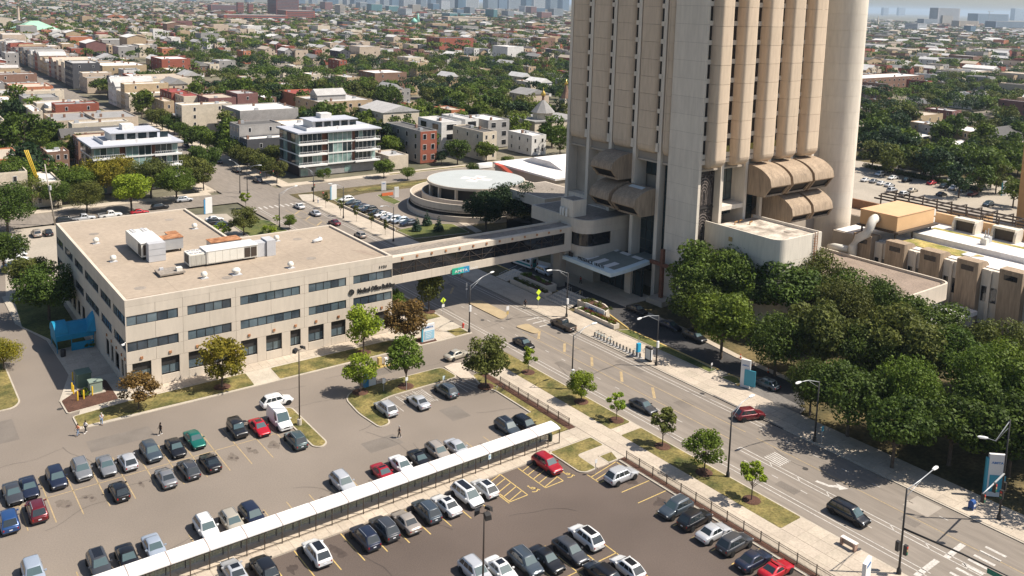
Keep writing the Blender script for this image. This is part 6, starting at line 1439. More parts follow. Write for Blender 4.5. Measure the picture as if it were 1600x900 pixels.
for k in range(nd):
    y = ya + (yb - ya) * k / (nd - 1); T = thing('bike_dock', 'grey bicycle dock at the kerb, %s from the pickup end' % ORDW[k], 'bicycle dock', (104.7, y, .12), 'bicycle docks at the kerb')
    put(T, 'post', dock_me, (104.7, y, .15)); put(T, 'plate', plate_me, (104.85, y, .12))
    if k in (0, 1, 2, 4, 12): B = thing('hire_bicycle', 'pale blue hire bicycle in the %s dock from the pickup end' % ORDW[k], 'bicycle', (105.3, y + .1, .15), 'hire bicycles'); bike_parts(B, 105.45, y + .12, math.pi, BIKEB)
x, y = G(997, 558); T = thing('hire_kiosk', 'blue hire kiosk post at the end of the bicycle docks', 'kiosk', (x, y, .12)); part(T, 'pillar', MB().box(x - .3, y - .22, .12, x + .3, y + .22, 1.0), M_GREYP); part(T, 'screen_box', MB().box(x - .36, y - .25, 1.0, x + .36, y + .25, 2.5), mat('kiosk_blue', (.03, .36, .58), .4)); part(T, 'mast', MB().cyl(x, y, 2.5, 3.6, .04, n=6), M_GREYM)
x, y = G(1013, 565); T = thing('map_panel', 'dark framed white map panel beside the bicycle docks', 'map board', (x, y, .12)); part(T, 'frame', MB().box(x - .2, y - .7, .12, x + .2, y + .7, 2.6), M_DARKM); part(T, 'map', MB().box(x - .24, y - .55, .5, x - .203, y + .55, 2.3), mat('map_white', (.68, .68, .62), .4)); part(T, 'panel_face', MB().box(x - .16, y - .74, .5, x + .16, y - .703, 2.3), M_WHITE)
x, y = G(775, 612); T = thing('bicycle', 'bicycles locked to the grey rack at the lot corner', 'bicycle', (x, y, 0)); bike_parts(T, x, y, .3, M_GREYM, .02)
x, y = G(781, 612); T = thing('bicycle', 'second bicycle leaning on the lot corner rack', 'bicycle', (x + .3, y, 0)); bike_parts(T, x + .5, y - .2, .5, M_DARKM, .02)
# ================================================================= PLANTERS AND STEPS BY THE ENTRANCE DRIVE
def planter(pl, z, label, soil=M_MULCH):
    T = thing('planter', label, 'planter', (pl[0][0], pl[0][1], .1)); b = MB(); n = len(pl)
    inner = shrink(pl, .3)
    a = sum(pl[i - 1][0] * pl[i][1] - pl[i][0] * pl[i - 1][1] for i in range(n)); pl = pl if a > 0 else pl[::-1]
    b.loft([[(x, y, zz) for x, y in p] for p, zz in ((pl, .0), (pl, z), (inner, z), (inner, z - .2))], False, False); part(T, 'wall', b, M_CONC); part(T, 'soil', MB().prism(inner, z - .4, z - .12), soil)
    rng = np.random.default_rng(int(abs(pl[0][1] * 10)))
    q = np.array(inner); mn, mx = q.min(0), q.max(0); cl = []
    for _ in range(26):
        p = mn + rng.random(2) * (mx - mn)
        cl.append((np.array([p[0], p[1], z + .1]), .4))
    v = leaf_cloud(rng, cl, 1500, .2) - np.array(ORG[T.name]); o = link('planting', np_mesh('planting', v, np.arange(len(v)).reshape(-1, 4), random.choice((F_OLIVE, F_MID))), T)
    return T
planter([(110.2, 134.2), (110.2, 146), (112.2, 146), (112.2, 134.2)], 1.0, 'long low concrete planter left of the steps, lower step')
planter([(112.4, 136.4), (112.4, 146), (115.2, 146), (115.2, 136.4)], 1.6, 'upper concrete planter left of the steps')
planter([(110.2, 113.6), (110.2, 124.8), (112.0, 124.8), (112.0, 116.8), (111.6, 113.6)], .9, 'long low concrete planter with red flowers before the white sign')
planter([(112.25, 118.0), (112.25, 126.4), (115.0, 126.4), (115.2, 121.5), (114.2, 119.0)], 1.7, 'upper concrete planter behind the white sign')
T = thing('planter_sign', 'low white sign wall with a hospital name between the planters', 'sign', (112.1, 120, .1)); W = Wall(112.1, 123.6, 0, -1)
b = MB(); W.box(b, 0, 5.4, 0, .14, .7, 2.0); part(T, 'slab', b, M_WHITE); put_text(T, 'AMITA', W, .9, .16, 1.05, .75, mat('sign_blue', (.03, .16, .42), .5), 2.6, .015, .01)
FL = thing('flower_bed', 'band of dark red flowers along the low planter', 'flowers', (111.2, 119, .9)); v = leaf_cloud(np.random.default_rng(5), [(np.array([111.3 + .2 * (k % 2), 114.5 + .45 * k, 1.0]), .42) for k in range(20)], 1600, .16) - np.array(ORG[FL.name]); link('blossoms', np_mesh('blossoms', v, np.arange(len(v)).reshape(-1, 4), foliage('blossom_red', ((.16, .012, .02), (.22, .05, .03)))), FL)
ST = thing('entrance_steps', 'broad concrete steps with two pairs of steel handrails up to the drive', 'steps', (112, 130, .1))
for k in range(9): part(ST, 'step', MB().box(110.0 + .58 * k, 126.6, .1, 115.3, 134.0, .25 + .13 * k), mat('step_stone', (.36, .33, .29), .9, .1, .5) if k % 2 else M_CONC)
for y in (128.3, 129.0, 131.6, 132.3): part(ST, 'handrail', MB().tube([(110.1, y, .3), (110.1, y, 1.15), (115.2, y, 2.3), (115.2, y, 1.4)], .04, 6), M_GREYM, True)
x, y = G(776, 424); ST2 = thing('entrance_steps', 'smaller shaded steps at the footbridge end of the planters', 'steps', (x, y, .1))
for k in range(7): part(ST2, 'step', MB().box(110.1 + .7 * k, 147, .1, 115.2, 151, .2 + .14 * k), M_CONC)
for y in (148.0, 150.0): part(ST2, 'handrail', MB().tube([(110.2, y, 1.0), (115, y, 2.1)], .04, 6), M_GREYM)
# ================================================================= TRANSFORMERS, BOLLARDS
gt = mat('transformer_green', (.10, .15, .11), .5, .1, 1)
T = thing('transformer', 'larger dark green transformer cabinet in the brown mulch', 'transformer', (25.2, 140.6, .15)); part(T, 'cabinet', MB().box(24.4, 139.8, .25, 26.3, 142.0, 2.3), gt); part(T, 'lid', MB().box(24.3, 139.7, 2.3, 26.4, 142.1, 2.42), gt); part(T, 'pad', MB().box(24.2, 139.6, .1, 26.5, 142.2, .25), M_KERB)
T = thing('transformer', 'smaller pale green transformer cabinet in the brown mulch', 'transformer', (26.2, 137.6, .15)); part(T, 'cabinet', MB().box(25.5, 136.9, .25, 27.2, 138.3, 1.9), mat('transformer_pale', (.22, .27, .22), .5)); part(T, 'lid', MB().box(25.4, 136.8, 1.9, 27.3, 138.4, 2.0), MATS['transformer_pale']); part(T, 'pad', MB().box(25.3, 136.6, .1, 27.6, 138.5, .25), M_KERB)
for k, (q, w) in enumerate((((112.7, 613), 'at the back left of the mulch'), ((115, 617), 'just right of the back left one'), ((121.5, 627), 'at the front, beside the low bush'), ((131, 625), 'at the front before the small cabinet'), ((144.5, 619), 'at the right of the small cabinet'), ((114, 596), 'farthest back beside the kerb'))):
    x, y = G(*q); T = thing('bollard', 'yellow steel bollard ' + w, 'bollard', (x, y, .15), 'yellow bollards round the transformers'); part(T, 'post', MB().lathe(x, y, [(.11, .15), (.11, 1.45), (.07, 1.55), (.01, 1.57)], 10), mat('bollard_yellow', (.66, .42, .03), .5), 40)
for x, y, l, s in ((24.9, 137.0, 'low green shrub in the mulch before the cabinets', .7), (26.6, 140.2, 'small green shrub between the two cabinets', .5), (29.3, 156.2, 'green shrub against the wall beside the blue awning', .8)): tree(('shrub', 0), (x, y), l, 'shrubs round the transformers', F_MID, s, s, .15, name='shrub', cat='shrub')
T = thing('litter_bin', 'dark litter bin beside the blue awning', 'bin', (*G(99, 558), .12)); x, y, z = ORG[T.name]; part(T, 'bin', MB().lathe(x, y, [(.4, z), (.45, z + 1.0), (.35, z + 1.2)], 12), M_DARKM, 40)
x, y = G(593, 573); T = thing('ticket_machine', 'yellow ticket machine on its traffic island by the driveway', 'ticket machine', (x, y, .1)); part(T, 'island', MB().box(x - 1.8, y - .6, 0, x + 2.2, y + .5, .15), M_YELLOW); part(T, 'cabinet', MB().box(x - .3, y - .3, .15, x + .3, y + .3, 1.6), M_YELLOW); part(T, 'arm_post', MB().box(x + .9, y - .2, .15, x + 1.4, y + .2, 1.3), M_WHITE); part(T, 'barrier_arm', MB().box(x + 1.1, y - 3.6, 1.05, x + 1.2, y - .2, 1.15), M_WHITE)
x, y = G(573, 605); T = thing('ticket_booth', 'blue and white pay station under the tree on the entry island', 'pay station', (x, y, .15)); part(T, 'cabinet', MB().box(x - .5, y - .3, .15, x + .2, y + .3, 2.0), mat('pay_blue', (.05, .2, .36), .5)); part(T, 'panel', MB().box(x + .3, y - .2, .15, x + 1.5, y + .2, 1.7), M_WHITE)
# utility pole and the yellow chute
x, y = G(86, 352); T = thing('utility_pole', 'pale leaning utility pole behind the office building', 'utility pole', (x, y, 0)); part(T, 'pole', MB().tube([(x, y, 0), (x - 1.6, y + .4, 16)], [.2, .13], 8), mat('pale_wood', (.38, .34, .29), .9), True); part(T, 'crossarm', MB().tube([(x - 2.5, y + .3, 14.6), (x - .2, y + .5, 14.7)], .08, 6), M_TRUNK); part(T, 'transformer_can', MB().cyl(x - .7, y, 9.3, 10.4, .3, n=10), M_GREYP)
p0, p1 = G(38, 235, 16), G(72, 300, 3); T = thing('yellow_guy_wires', 'bundle of yellow covered wires sagging down to the pole foot', 'cable', (p1[0], p1[1], 3))
for k in range(3): part(T, 'wire', MB().tube([(p0[0] + .4 * k, p0[1], 16), ((p0[0] + p1[0]) / 2 + .3 * k, (p0[1] + p1[1]) / 2, 7.4), (p1[0] + .2 * k, p1[1], 3)], .16, 5), mat('wire_yellow', (.62, .42, .04), .5), True)
# ================================================================= PEOPLE
SKIN = [mat('skin_a', (.42, .25, .17), .6), mat('skin_b', (.16, .085, .055), .6)]
def skin_mesh(name, joints, edges, m, sub=1):
    me = bpy.data.meshes.new(name); me.from_pydata([j[0] for j in joints], edges, []); o = bpy.data.objects.new(name, me); COL.objects.link(o)
    md = o.modifiers.new('skin', 'SKIN'); md.use_smooth_shade = True
    for sv, j in zip(me.skin_vertices[0].data, joints): sv.radius = (j[1], j[2] if len(j) > 2 else j[1])
    me.skin_vertices[0].data[0].use_root = True
    o.modifiers.new('sub', 'SUBSURF').levels = sub
    bpy.context.view_layer.update(); out = bpy.data.meshes.new_from_object(o.evaluated_get(bpy.context.evaluated_depsgraph_get())); out.name = name
    bpy.data.objects.remove(o); bpy.data.meshes.remove(me)
    out.materials.clear(); out.materials.append(m); return out
def person(foot, yaw, label, top, legs, hair, skin=0, stride=.22, h=1.75, arm=.25, group='people in the parking lot', z=0.0, skirt=False):
    x, y = G(*foot); T = thing('person', label, 'person', (x, y, z), group, yaw); k = h / 1.75; s = stride
    J = {'pel': ((0, 0, .95), .13, .11), 'ch': ((.01, 0, 1.28), .13, .17), 'nk': ((.02, 0, 1.47), .05), 'hd': ((.03, 0, 1.60), .085), 'ht': ((.03, 0, 1.71), .075), 'ns': ((.125, 0, 1.60), .018)}
    E = [('pel', 'ch'), ('ch', 'nk'), ('nk', 'hd'), ('hd', 'ht'), ('hd', 'ns')]
    for q, sd in (('l', 1), ('r', -1)):
        f = s * sd
        J.update({'hp' + q: ((0, .09 * sd, .90), .085), 'kn' + q: ((f * .55 + .03, .10 * sd, .50), .058), 'an' + q: ((f, .10 * sd, .09), .042), 'to' + q: ((f + .17, .11 * sd, .035), .034),
                  'sh' + q: ((.01, .19 * sd, 1.41), .058), 'el' + q: ((-f * .5 * arm / .25 - .02, .25 * sd, 1.14), .042), 'wr' + q: ((-f * arm / .25 * .8 + .08, .25 * sd, .90), .030), 'ha' + q: ((-f * arm / .25 * .8 + .11, .25 * sd, .81), .032), 'fg' + q: ((-f * arm / .25 * .8 + .12, .25 * sd, .74), .014), 'th' + q: ((-f * arm / .25 * .8 + .15, .22 * sd, .80), .011)})
        E += [('pel', 'hp' + q), ('hp' + q, 'kn' + q), ('kn' + q, 'an' + q), ('an' + q, 'to' + q), ('ch', 'sh' + q), ('sh' + q, 'el' + q), ('el' + q, 'wr' + q), ('wr' + q, 'ha' + q), ('ha' + q, 'fg' + q), ('ha' + q, 'th' + q)]
    names = list(J); sc = lambda p: tuple(c * k for c in p)
    def sub(nm, keys, grow, m):
        ks = [n for n in names if n in keys]; js = [(sc(J[n][0]), *[(r + grow) * k for r in J[n][1:]]) for n in ks]; es = [(ks.index(a), ks.index(b_)) for a, b_ in E if a in ks and b_ in ks]
        o = link(nm, skin_mesh(nm, js, es, m), T); return o
    sub('body', names, 0, SKIN[skin]); sub('shirt', ['pel', 'ch', 'shl', 'shr', 'ell', 'elr'], .022, top); sub('trousers', ['pel', 'hpl', 'hpr', 'knl', 'knr', 'anl', 'anr'], .018, legs)
    hb = MB().lathe(0, 0, [(.06 * k, 1.52 * k), (.105 * k, 1.6 * k), (.10 * k, 1.70 * k), (.05 * k, 1.765 * k), (.01, 1.775 * k)], 12); hb.v = [(a - .01 * k, b_, c) for a, b_, c in hb.v]; link('hair', hb.mesh('hair', hair, True), T)
    for sd in (1, -1): link('shoe', MB().loft([[(J['an' + ('l' if sd > 0 else 'r')][0][0] * k + a, .10 * sd * k + b_, zz) for b_, zz in ((-.045, .0), (.045, .0), (.04, h_), (-.04, h_))] for a, h_ in ((-.07, .1), (.08, .09), (.2, .05))]).mesh('shoe', M_DARKM if legs is not MATS.get('cloth_black') else M_WHITE), T)
cl = lambda n, c: mat('cloth_' + n, c, .9)
K_BLACK, K_WHITE, K_JEAN, K_ORANGE, K_RED, K_HAIR, K_GREYH = cl('black', (.015, .014, .016)), cl('white', (.72, .70, .72)), cl('denim', (.20, .27, .38)), cl('orange', (.62, .22, .11)), cl('red', (.42, .04, .04)), cl('hair', (.02, .015, .012)), cl('grey_hair', (.35, .32, .30))
person((122, 681), R(200), 'person in an orange top and jeans walking at the lot kerb', K_ORANGE, K_JEAN, K_HAIR, 0); person((134, 676), R(210), 'person in a white top and black trousers beside the orange-topped one', K_WHITE, K_BLACK, K_HAIR, 1)
person((159, 664), R(250), 'person in a white shirt and light jeans at the lawn edge', K_WHITE, K_JEAN, K_GREYH, 0, .12, 1.8); person((251, 679), R(180), 'person in black walking alone above the parked cars', K_BLACK, K_BLACK, K_HAIR, 1)
person((624, 684), R(150), 'grey-haired person in black walking towards the covered walkway', K_BLACK, K_BLACK, K_GREYH, 0); person((820.5, 481), R(30), 'person in black hurrying across the shaded road', K_BLACK, K_BLACK, K_HAIR, 0, .34, group='people by the road')
person((505, 308), R(90), 'person in red at the corner of the upper crossing', K_RED, K_BLACK, K_HAIR, 0, group='people by the road', z=.1); person((907, 445), R(-90), 'person in dark clothes under the entrance canopy', K_RED, K_BLACK, K_HAIR, 0, group='people by the road', z=.16)
person((497, 318), R(120), 'person in pale clothes waiting beside the corner signal pole', K_WHITE, K_JEAN, K_HAIR, 0, .1, group='people by the road', z=.1)
# ================================================================= CENTRE: LOTS, HELIPAD, SIDE STREETS
sheet('side_street', [(-300, 247.5, NK, 260.5), (FK, 247.5, 900, 260.5)], M_ROAD, -.002)
sheet('helipad_lot', [[(112.5, 236), (124, 240), (170, 240), (170, 196), (124, 190), (112.5, 190)]], M_ASPH, .055)
slab('side_pavement', [[(106, 261), (320, 261), (320, 265), (106, 265)], [(-300, 261), (84, 261), (84, 265), (-300, 265)], [(FK + .3, 265.02), (110, 265.02), (110, 420), (FK + .3, 420)], [(82, 265.02), (86.9, 265.02), (86.9, 420), (82, 420)]], M_WALK, .12)
slab('side_lawn', [[(124, 243), (215, 243), (215, 247), (124, 247)], [(145, 261.6), (320, 261.6), (320, 263), (145, 263)]], M_GRASS, .14)
island([(110.6, 187), (126, 184.5), (127, 194.5), (121, 198), (110.6, 196.5)], M_GRASSG, 'lawn', r=1.0)
slab('garden_path', [[(127.3, 184), (129.3, 184), (131.5, 197.5), (129.5, 198)]], M_WALK, .14)
island([(111.3, 231), (116.5, 229.5), (116.0, 238), (112.5, 239)], M_GRASSG, 'lawn', r=.6)
island([(124.5, 222), (128, 224), (129, 236), (126, 236), (124.2, 228)], M_GRASSG, 'lawn', r=.6)
b = MB(); b.prism([(110.2, 196), (110.5, 196), (110.5, 230), (110.2, 230)], .1, .75); struct('low_kerb_wall', b, M_CONC)
HX, HY = 144.0, 208.5
HP = thing('helipad', 'round white helicopter pad on a spiral concrete parking ramp', 'helipad', (HX, HY, 0))
def hring(r0, r1, za, zb_, za2=None): return MB().loft([[(HX + r * math.cos(2 * math.pi * k / 64), HY + r * math.sin(2 * math.pi * k / 64), z) for k in range(64)] for r, z in ((r1, za), (r1, zb_), (r0, zb_), (r0, za))], False, False)
part(HP, 'lower_wall', hring(19.6, 20.0, 0, 1.6), M_CONC, 40); part(HP, 'ramp_deck', hring(14.5, 19.2, 2.6, 3.0), M_ROOFG, 40); part(HP, 'ramp_wall', hring(18.8, 19.2, 2.4, 4.7), M_CONC, 40); part(HP, 'inner_wall', hring(15.4, 15.8, 2.9, 5.0), M_CONC, 40)
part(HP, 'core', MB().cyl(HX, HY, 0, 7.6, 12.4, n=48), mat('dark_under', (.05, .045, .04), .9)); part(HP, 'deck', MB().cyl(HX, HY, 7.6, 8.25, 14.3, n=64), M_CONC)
part(HP, 'deck_surface', MB().cyl(HX, HY, 8.25, 8.29, 14.0, n=64), mat('pad_grey', (.40, .42, .41), .7, .04, .3))
for k in range(14): a = 2 * math.pi * k / 14 + .1; part(HP, 'column', MB().box(HX + 13.5 * math.cos(a) - .35, HY + 13.5 * math.sin(a) - .35, 2.9, HX + 13.5 * math.cos(a) + .35, HY + 13.5 * math.sin(a) + .35, 7.6), M_CONC)
b = MB(); z = 8.296
b.prism([(HX + (1.6 if q % 3 == 2 else 4.8) * math.cos(R(30 * q + 20 + (0 if q % 3 == 2 else (6 if q % 3 else -6) ))), HY + (1.6 if q % 3 == 2 else 4.8) * math.sin(R(30 * q + 20 + (0 if q % 3 == 2 else (6 if q % 3 else -6))))) for q in range(12)], z - .003, z); part(HP, 'cross_marking', b, mat('worn_white', (.60, .57, .55), .8, .12, 1.2))
b = MB(); 
for p in (strip(HX - 1.1, HY - 1.4, HX - 1.1, HY + 1.4, .5), strip(HX + 1.1, HY - 1.4, HX + 1.1, HY + 1.4, .5), strip(HX - .85, HY, HX + .85, HY, .45)): b.prism(p, z, z + .004)
part(HP, 'letter_h', b, mat('pad_red', (.46, .27, .24), .8, .2, 1.5))
T = thing('ramp_walls', 'curved concrete driveway walls on the right of the helipad', 'wall', (165, 204, 0)); part(T, 'wall', MB().tube([(160, 226, 4.2), (166, 216, 4.2), (167, 205, 4.0), (163, 194, 3.5)], .5, 6), M_CONC, True)
x, y = G(790, 272, 5); T = thing('red_canopy', 'slanting red canopy behind the helipad', 'canopy', (x, y, 0)); part(T, 'sheet', MB().loft([[(x - 2.5, y, 8), (x - .9, y, 8), (x - .9, y + 3, 8.2), (x - 2.5, y + 3, 8.2)], [(x + 1.6, y, 5), (x + 3.0, y, 5.2), (x + 3.0, y + 3, 5.2), (x + 1.6, y + 3, 5)]]), mat('red_sheet', (.55, .11, .07), .5)); part(T, 'post', MB().box(x + 1.5, y + .2, 0, x + 1.7, y + .4, 5), M_GREYM)
x, y = G(605, 306); T = thing('barrier', 'long orange water barrier beside the white sign', 'barrier', (x, y, .06)); part(T, 'body', MB().loft([[(xx, y + d, zz) for d, zz in ((-.35, .06), (.35, .06), (.12, 1.0), (-.12, 1.0))] for xx in (x - 1.9, x + 1.9)]), mat('barrier_orange', (.42, .10, .03), .5)); part(T, 'foot', MB().box(x - 2.0, y - .5, .06, x + 2.0, y + .5, .12), M_DARKM)
x, y = G(757, 263); T = thing('parked_van', 'white van under a cover on the side street lawn', 'van', (x, y, .1)); part(T, 'cover', MB().loft([[(xx, y + d * w, .1 + zz) for d, zz in ((-1, .2), (1, .2), (.95, 1.4), (.7, 1.9), (-.7, 1.9), (-.95, 1.4))] for xx, w in ((x - 3, .8), (x - 2.6, 1.0), (x + 1.8, 1.0), (x + 3, .75))]), M_WHITE, 40)
T = thing('white_roofed_annex', 'low annex with a broad white folded roof beside the helipad', 'annex', (185, 222, 0)); part(T, 'wall', MB().box(172, 206, 0, 205, 238, 5.4), M_BASE); part(T, 'roof', MB().box(171.4, 205.4, 5.4, 205.6, 238.6, 6.0), M_ROOFW); part(T, 'roof_ridge', MB().loft([[(x, 214, 6.0), (x, 221, 8.0), (x, 230, 8.0), (x, 236, 6.0)] for x in (182, 204)]), M_ROOFW)
# ================================================================= HOUSES
WALLS = {n_: mat('wall_' + n_.replace(' ', '_'), c, .92, .10, .5, var_hi=.09, hi_scale=2.5, obrand=.08) for n_, c in {'tan brick': (.40, .30, .19), 'red brick': (.27, .085, .055), 'brown brick': (.20, .12, .085), 'grey': (.30, .285, .27), 'dark grey': (.075, .075, .082), 'cream': (.56, .485, .38), 'white': (.62, .60, .57), 'orange brick': (.42, .165, .085), 'pale brick': (.46, .375, .29), 'plum brick': (.19, .095, .085)}.items()}
ROOFS = {n_: mat('top_' + n_.replace(' ', '_'), c, .9, .10, .3, var_hi=.1, hi_scale=1.5, obrand=.08) for n_, c in {'white': (.62, .60, .575), 'pale grey': (.42, .405, .39), 'grey': (.26, .25, .24), 'tan': (.45, .38, .30), 'red': (.26, .06, .05), 'dark': (.10, .095, .09)}.items()}
FOOT = []
_wm = {}
def win_mesh(w, h, m):
    k = (w, h, m.name)
    if k not in _wm: _wm[k] = (MB().box(-w / 2, -.03, -h / 2, w / 2, .05, h / 2).mesh('window', M_WHITE if m is not M_GLASSD else M_GREYP), MB().box(-w / 2 + .09, -.05, -h / 2 + .09, w / 2 - .09, -.031, h / 2 - .09).mesh('pane', M_GLASSD))
    return _wm[k]
def house(x0, x1, y0, y1, h, wall, roof, label, group=None, cat='house', name='brick_house', gable=False, front_win=3, side_win=4, storeys=None, front=None, chim=1, ww=1.0, wh=1.6, lod=0, z=0.0, rng=random):
    FOOT.append((x0, x1, y0, y1))
    T = thing(name, label, cat, ((x0 + x1) / 2, (y0 + y1) / 2, z), group)
    part(T, 'wall', MB().box(x0, y0, z, x1, y1, h), WALLS[wall])
    if front: part(T, 'front_wall', MB().box(x0 - .02, y0 - .12, z, x1 + .02, y0 - .0, h + .25), WALLS[front])
    if gable:
        b = MB(); r_ = 2.6; e = .4
        if (x1 - x0) < (y1 - y0): m_ = (x0 + x1) / 2; b.loft([[(x0 - e, y, h - .1), (x1 + e, y, h - .1), (m_, y, h + r_)] for y in (y0 - e, y1 + e)])
        else: m_ = (y0 + y1) / 2; b.loft([[(x, y0 - e, h - .1), (x, y1 + e, h - .1), (x, m_, h + r_)] for x in (x0 - e, x1 + e)])
        part(T, 'roof', b, ROOFS[roof])
    else:
        part(T, 'roof', MB().box(x0 + .25, y0 + .25, h - .1, x1 - .25, y1 - .25, h + .05), ROOFS[roof])
        b = MB(); t = .3
        b.box(x0, y0, h, x1, y0 + t, h + .45); b.box(x0, y1 - t, h, x1, y1, h + .45); b.box(x0, y0 + t, h, x0 + t, y1 - t, h + .45); b.box(x1 - t, y0 + t, h, x1, y1 - t, h + .45); part(T, 'parapet', b, WALLS[wall])
    st_ = storeys or max(1, int(round(h / 3.6)))
    wf, pf = win_mesh(ww, wh, M_GLASS)
    for k in range(st_):
        zz = z + (h - z) * (k + .55) / st_
        for j in range(front_win):
            xx = x0 + (x1 - x0) * (j + .5) / front_win; w_ = put(T, 'window', wf, (xx, y0 - (.13 if front else .0) - .04, zz)); put(w_, 'pane', pf, (xx, y0 - (.13 if front else .0) - .04, zz))
        for j in range(side_win):
            yy = y0 + (y1 - y0) * (j + .5) / side_win; w_ = put(T, 'window', wf, (x0 - .04, yy, zz), R(-90)); q = link('pane', pf, w_)
    if not gable:
        for _ in range(chim): xx, yy = rng.uniform(x0 + .8, x1 - .8), rng.uniform(y0 + 1.5, y1 - 1.5); part(T, 'chimney', MB().box(xx - .4, yy - .4, h, xx + .4, yy + .4, h + 1.3), WALLS['brown brick'])
        xx, yy = rng.uniform(x0 + 1, x1 - 1), rng.uniform(y0 + 2, y1 - 2); part(T, 'roof_unit', MB().box(xx - .7, yy - .6, h, xx + .7, yy + .6, h + .95), M_GREYM)
    return T
def pxhouse(pl, pr, h, depth, wall, roof, label, **k):
    x0, y0 = G(pl[0], pl[1], h); x1 = GY(pr[0], pr[1], y0)[0]
    return house(x0, x1, y0, y0 + depth, h, wall, roof, label, k.pop('group', 'buildings along the road and side streets'), k.pop('cat', 'building'), k.pop('name', 'brick_building'), **k)
pxhouse((86, 191), (147, 187), 10.5, 24, 'pale brick', 'grey', 'grey-tan brick block with cluttered roof directly behind the left condominium', front_win=1, side_win=0, chim=3)
pxhouse((149, 187), (216, 183.5), 11.2, 22, 'pale brick', 'grey', 'right half of the grey-tan brick block, with a roof terrace', front_win=0, side_win=0, chim=3)
pxhouse((51, 176), (67, 178), 12, 24, 'cream', 'white', 'pale cream wall building with white roof left of the grey-tan block', front_win=0, side_win=4)
pxhouse((0, 162), (27, 161), 11, 26, 'tan brick', 'white', 'tan brick flats with white roof at the left edge', front_win=3, side_win=0)
pxhouse((-14, 252), (35, 249), 6, 22, 'orange brick', 'tan', 'low orange brick building with pale roof at the left edge', front_win=4, side_win=0)
pxhouse((73, 240), (108, 236), 6.5, 12, 'brown brick', 'white', 'small brown brick house with white flat roof left of the left condominium', front_win=3, side_win=2)
pxhouse((38, 155), (92, 146), 10.5, 16, 'grey', 'grey', 'long grey rendered building with a terrace behind the cream wall', front_win=1, side_win=1)
pxhouse((20, 138), (83, 133), 9.5, 20, 'orange brick', 'tan', 'orange brick building with pale parapet near the shaded street', front_win=2, side_win=2)
pxhouse((0, 118), (24, 116), 10, 20, 'cream', 'pale grey', 'cream building at the left edge below the street trees', side_win=0); pxhouse((8, 84), (29, 82), 12, 20, 'grey', 'pale grey', 'tall grey building at the left edge beyond the street trees', front_win=2)
pxhouse((181, 124), (203, 122), 11.5, 22, 'dark grey', 'white', 'dark grey three storey house with crenellated white parapet', front_win=0, side_win=3, name='town_house'); pxhouse((160, 104), (229, 98.5), 12, 30, 'tan brick', 'white', 'long tan side wall building above the dark grey house', front_win=2, side_win=4, chim=4)
pxhouse((113, 100), (156, 97), 15, 24, 'dark grey', 'pale grey', 'dark facade block on the far shaded side of the street', front_win=2, side_win=6); pxhouse((230, 125), (300, 119), 11.5, 30, 'cream', 'tan', 'beige blank wall building right of the dark grey house', front_win=2, side_win=3, chim=3); pxhouse((209, 122), (229, 120), 11, 26, 'red brick', 'white', 'narrow red brick building between dark grey and beige walls', front_win=1)
pxhouse((268, 146), (297, 142), 11, 20, 'red brick', 'red', 'red brick row house with a red flat roof', front_win=2, side_win=4); pxhouse((287, 152), (316, 149.5), 10.5, 18, 'cream', 'red', 'cream walled row house with a rust red roof', front_win=0, side_win=4, front='cream'); pxhouse((256, 160), (272, 159), 9, 16, 'tan brick', 'tan', 'tan stone bay-fronted row house beside the red roofs', front_win=1, side_win=3)
pxhouse((326, 155), (369, 151), 11, 18, 'plum brick', 'tan', 'plum brick block with long blank wall behind the tree gap', front_win=1, side_win=2); pxhouse((371, 148), (403, 150), 12.5, 16, 'plum brick', 'pale grey', 'taller plum brick end with a dark doorway slot', front_win=1, side_win=0, chim=3)
pxhouse((289, 168), (306, 165), 10, 15, 'white', 'white', 'narrow white stone fronted house above the street trees', front_win=1, side_win=3); pxhouse((321, 174), (343, 171), 8.5, 16, 'tan brick', 'tan', 'small ochre house behind the street trees', front_win=2, side_win=2)
pxhouse((375, 175), (466, 167.5), 12.5, 22, 'grey', 'white', 'big pale grey rendered wall building left of the right condominium', front_win=0, side_win=2, chim=2); pxhouse((372, 196), (402, 193), 9, 8, 'red brick', 'white', 'red brick shop with white windows before the pale grey wall', front_win=2, side_win=3, ww=1.6, wh=2.0); pxhouse((405, 206), (436, 202), 8, 8, 'tan brick', 'white', 'tan shop with a scalloped parapet left of the right condominium', front_win=3, side_win=2)
pxhouse((465, 149), (512, 138), 9, 24, 'orange brick', 'red', 'orange-red brick hall with a stepped roofline', front_win=0, side_win=0); pxhouse((498, 161), (582, 153.5), 12, 26, 'tan brick', 'pale grey', 'broad tan-brown brick flats with white windows behind the right condominium', front_win=6, side_win=3, chim=4, ww=1.5); pxhouse((496, 149), (540, 147), 14.5, 8, 'grey', 'pale grey', 'grey gabled house peeping over the tan-brown flats', gable=True, front_win=0)
pxhouse((599, 176), (655, 170), 12, 22, 'cream', 'pale grey', 'cream rendered house with low gabled roof right of the right condominium', front_win=2, side_win=2, gable=True)
pxhouse((607, 246), (638, 243), 4.5, 12, 'cream', 'pale grey', 'low cream garage wall beside the slim green tree', front_win=0, side_win=0)
pxhouse((657, 207), (682.5, 204), 11.5, 26, 'grey', 'dark', 'narrow three flat with red brick front and grey side wall', front='red brick', front_win=2, side_win=4, storeys=3, ww=1.5, wh=2.0)
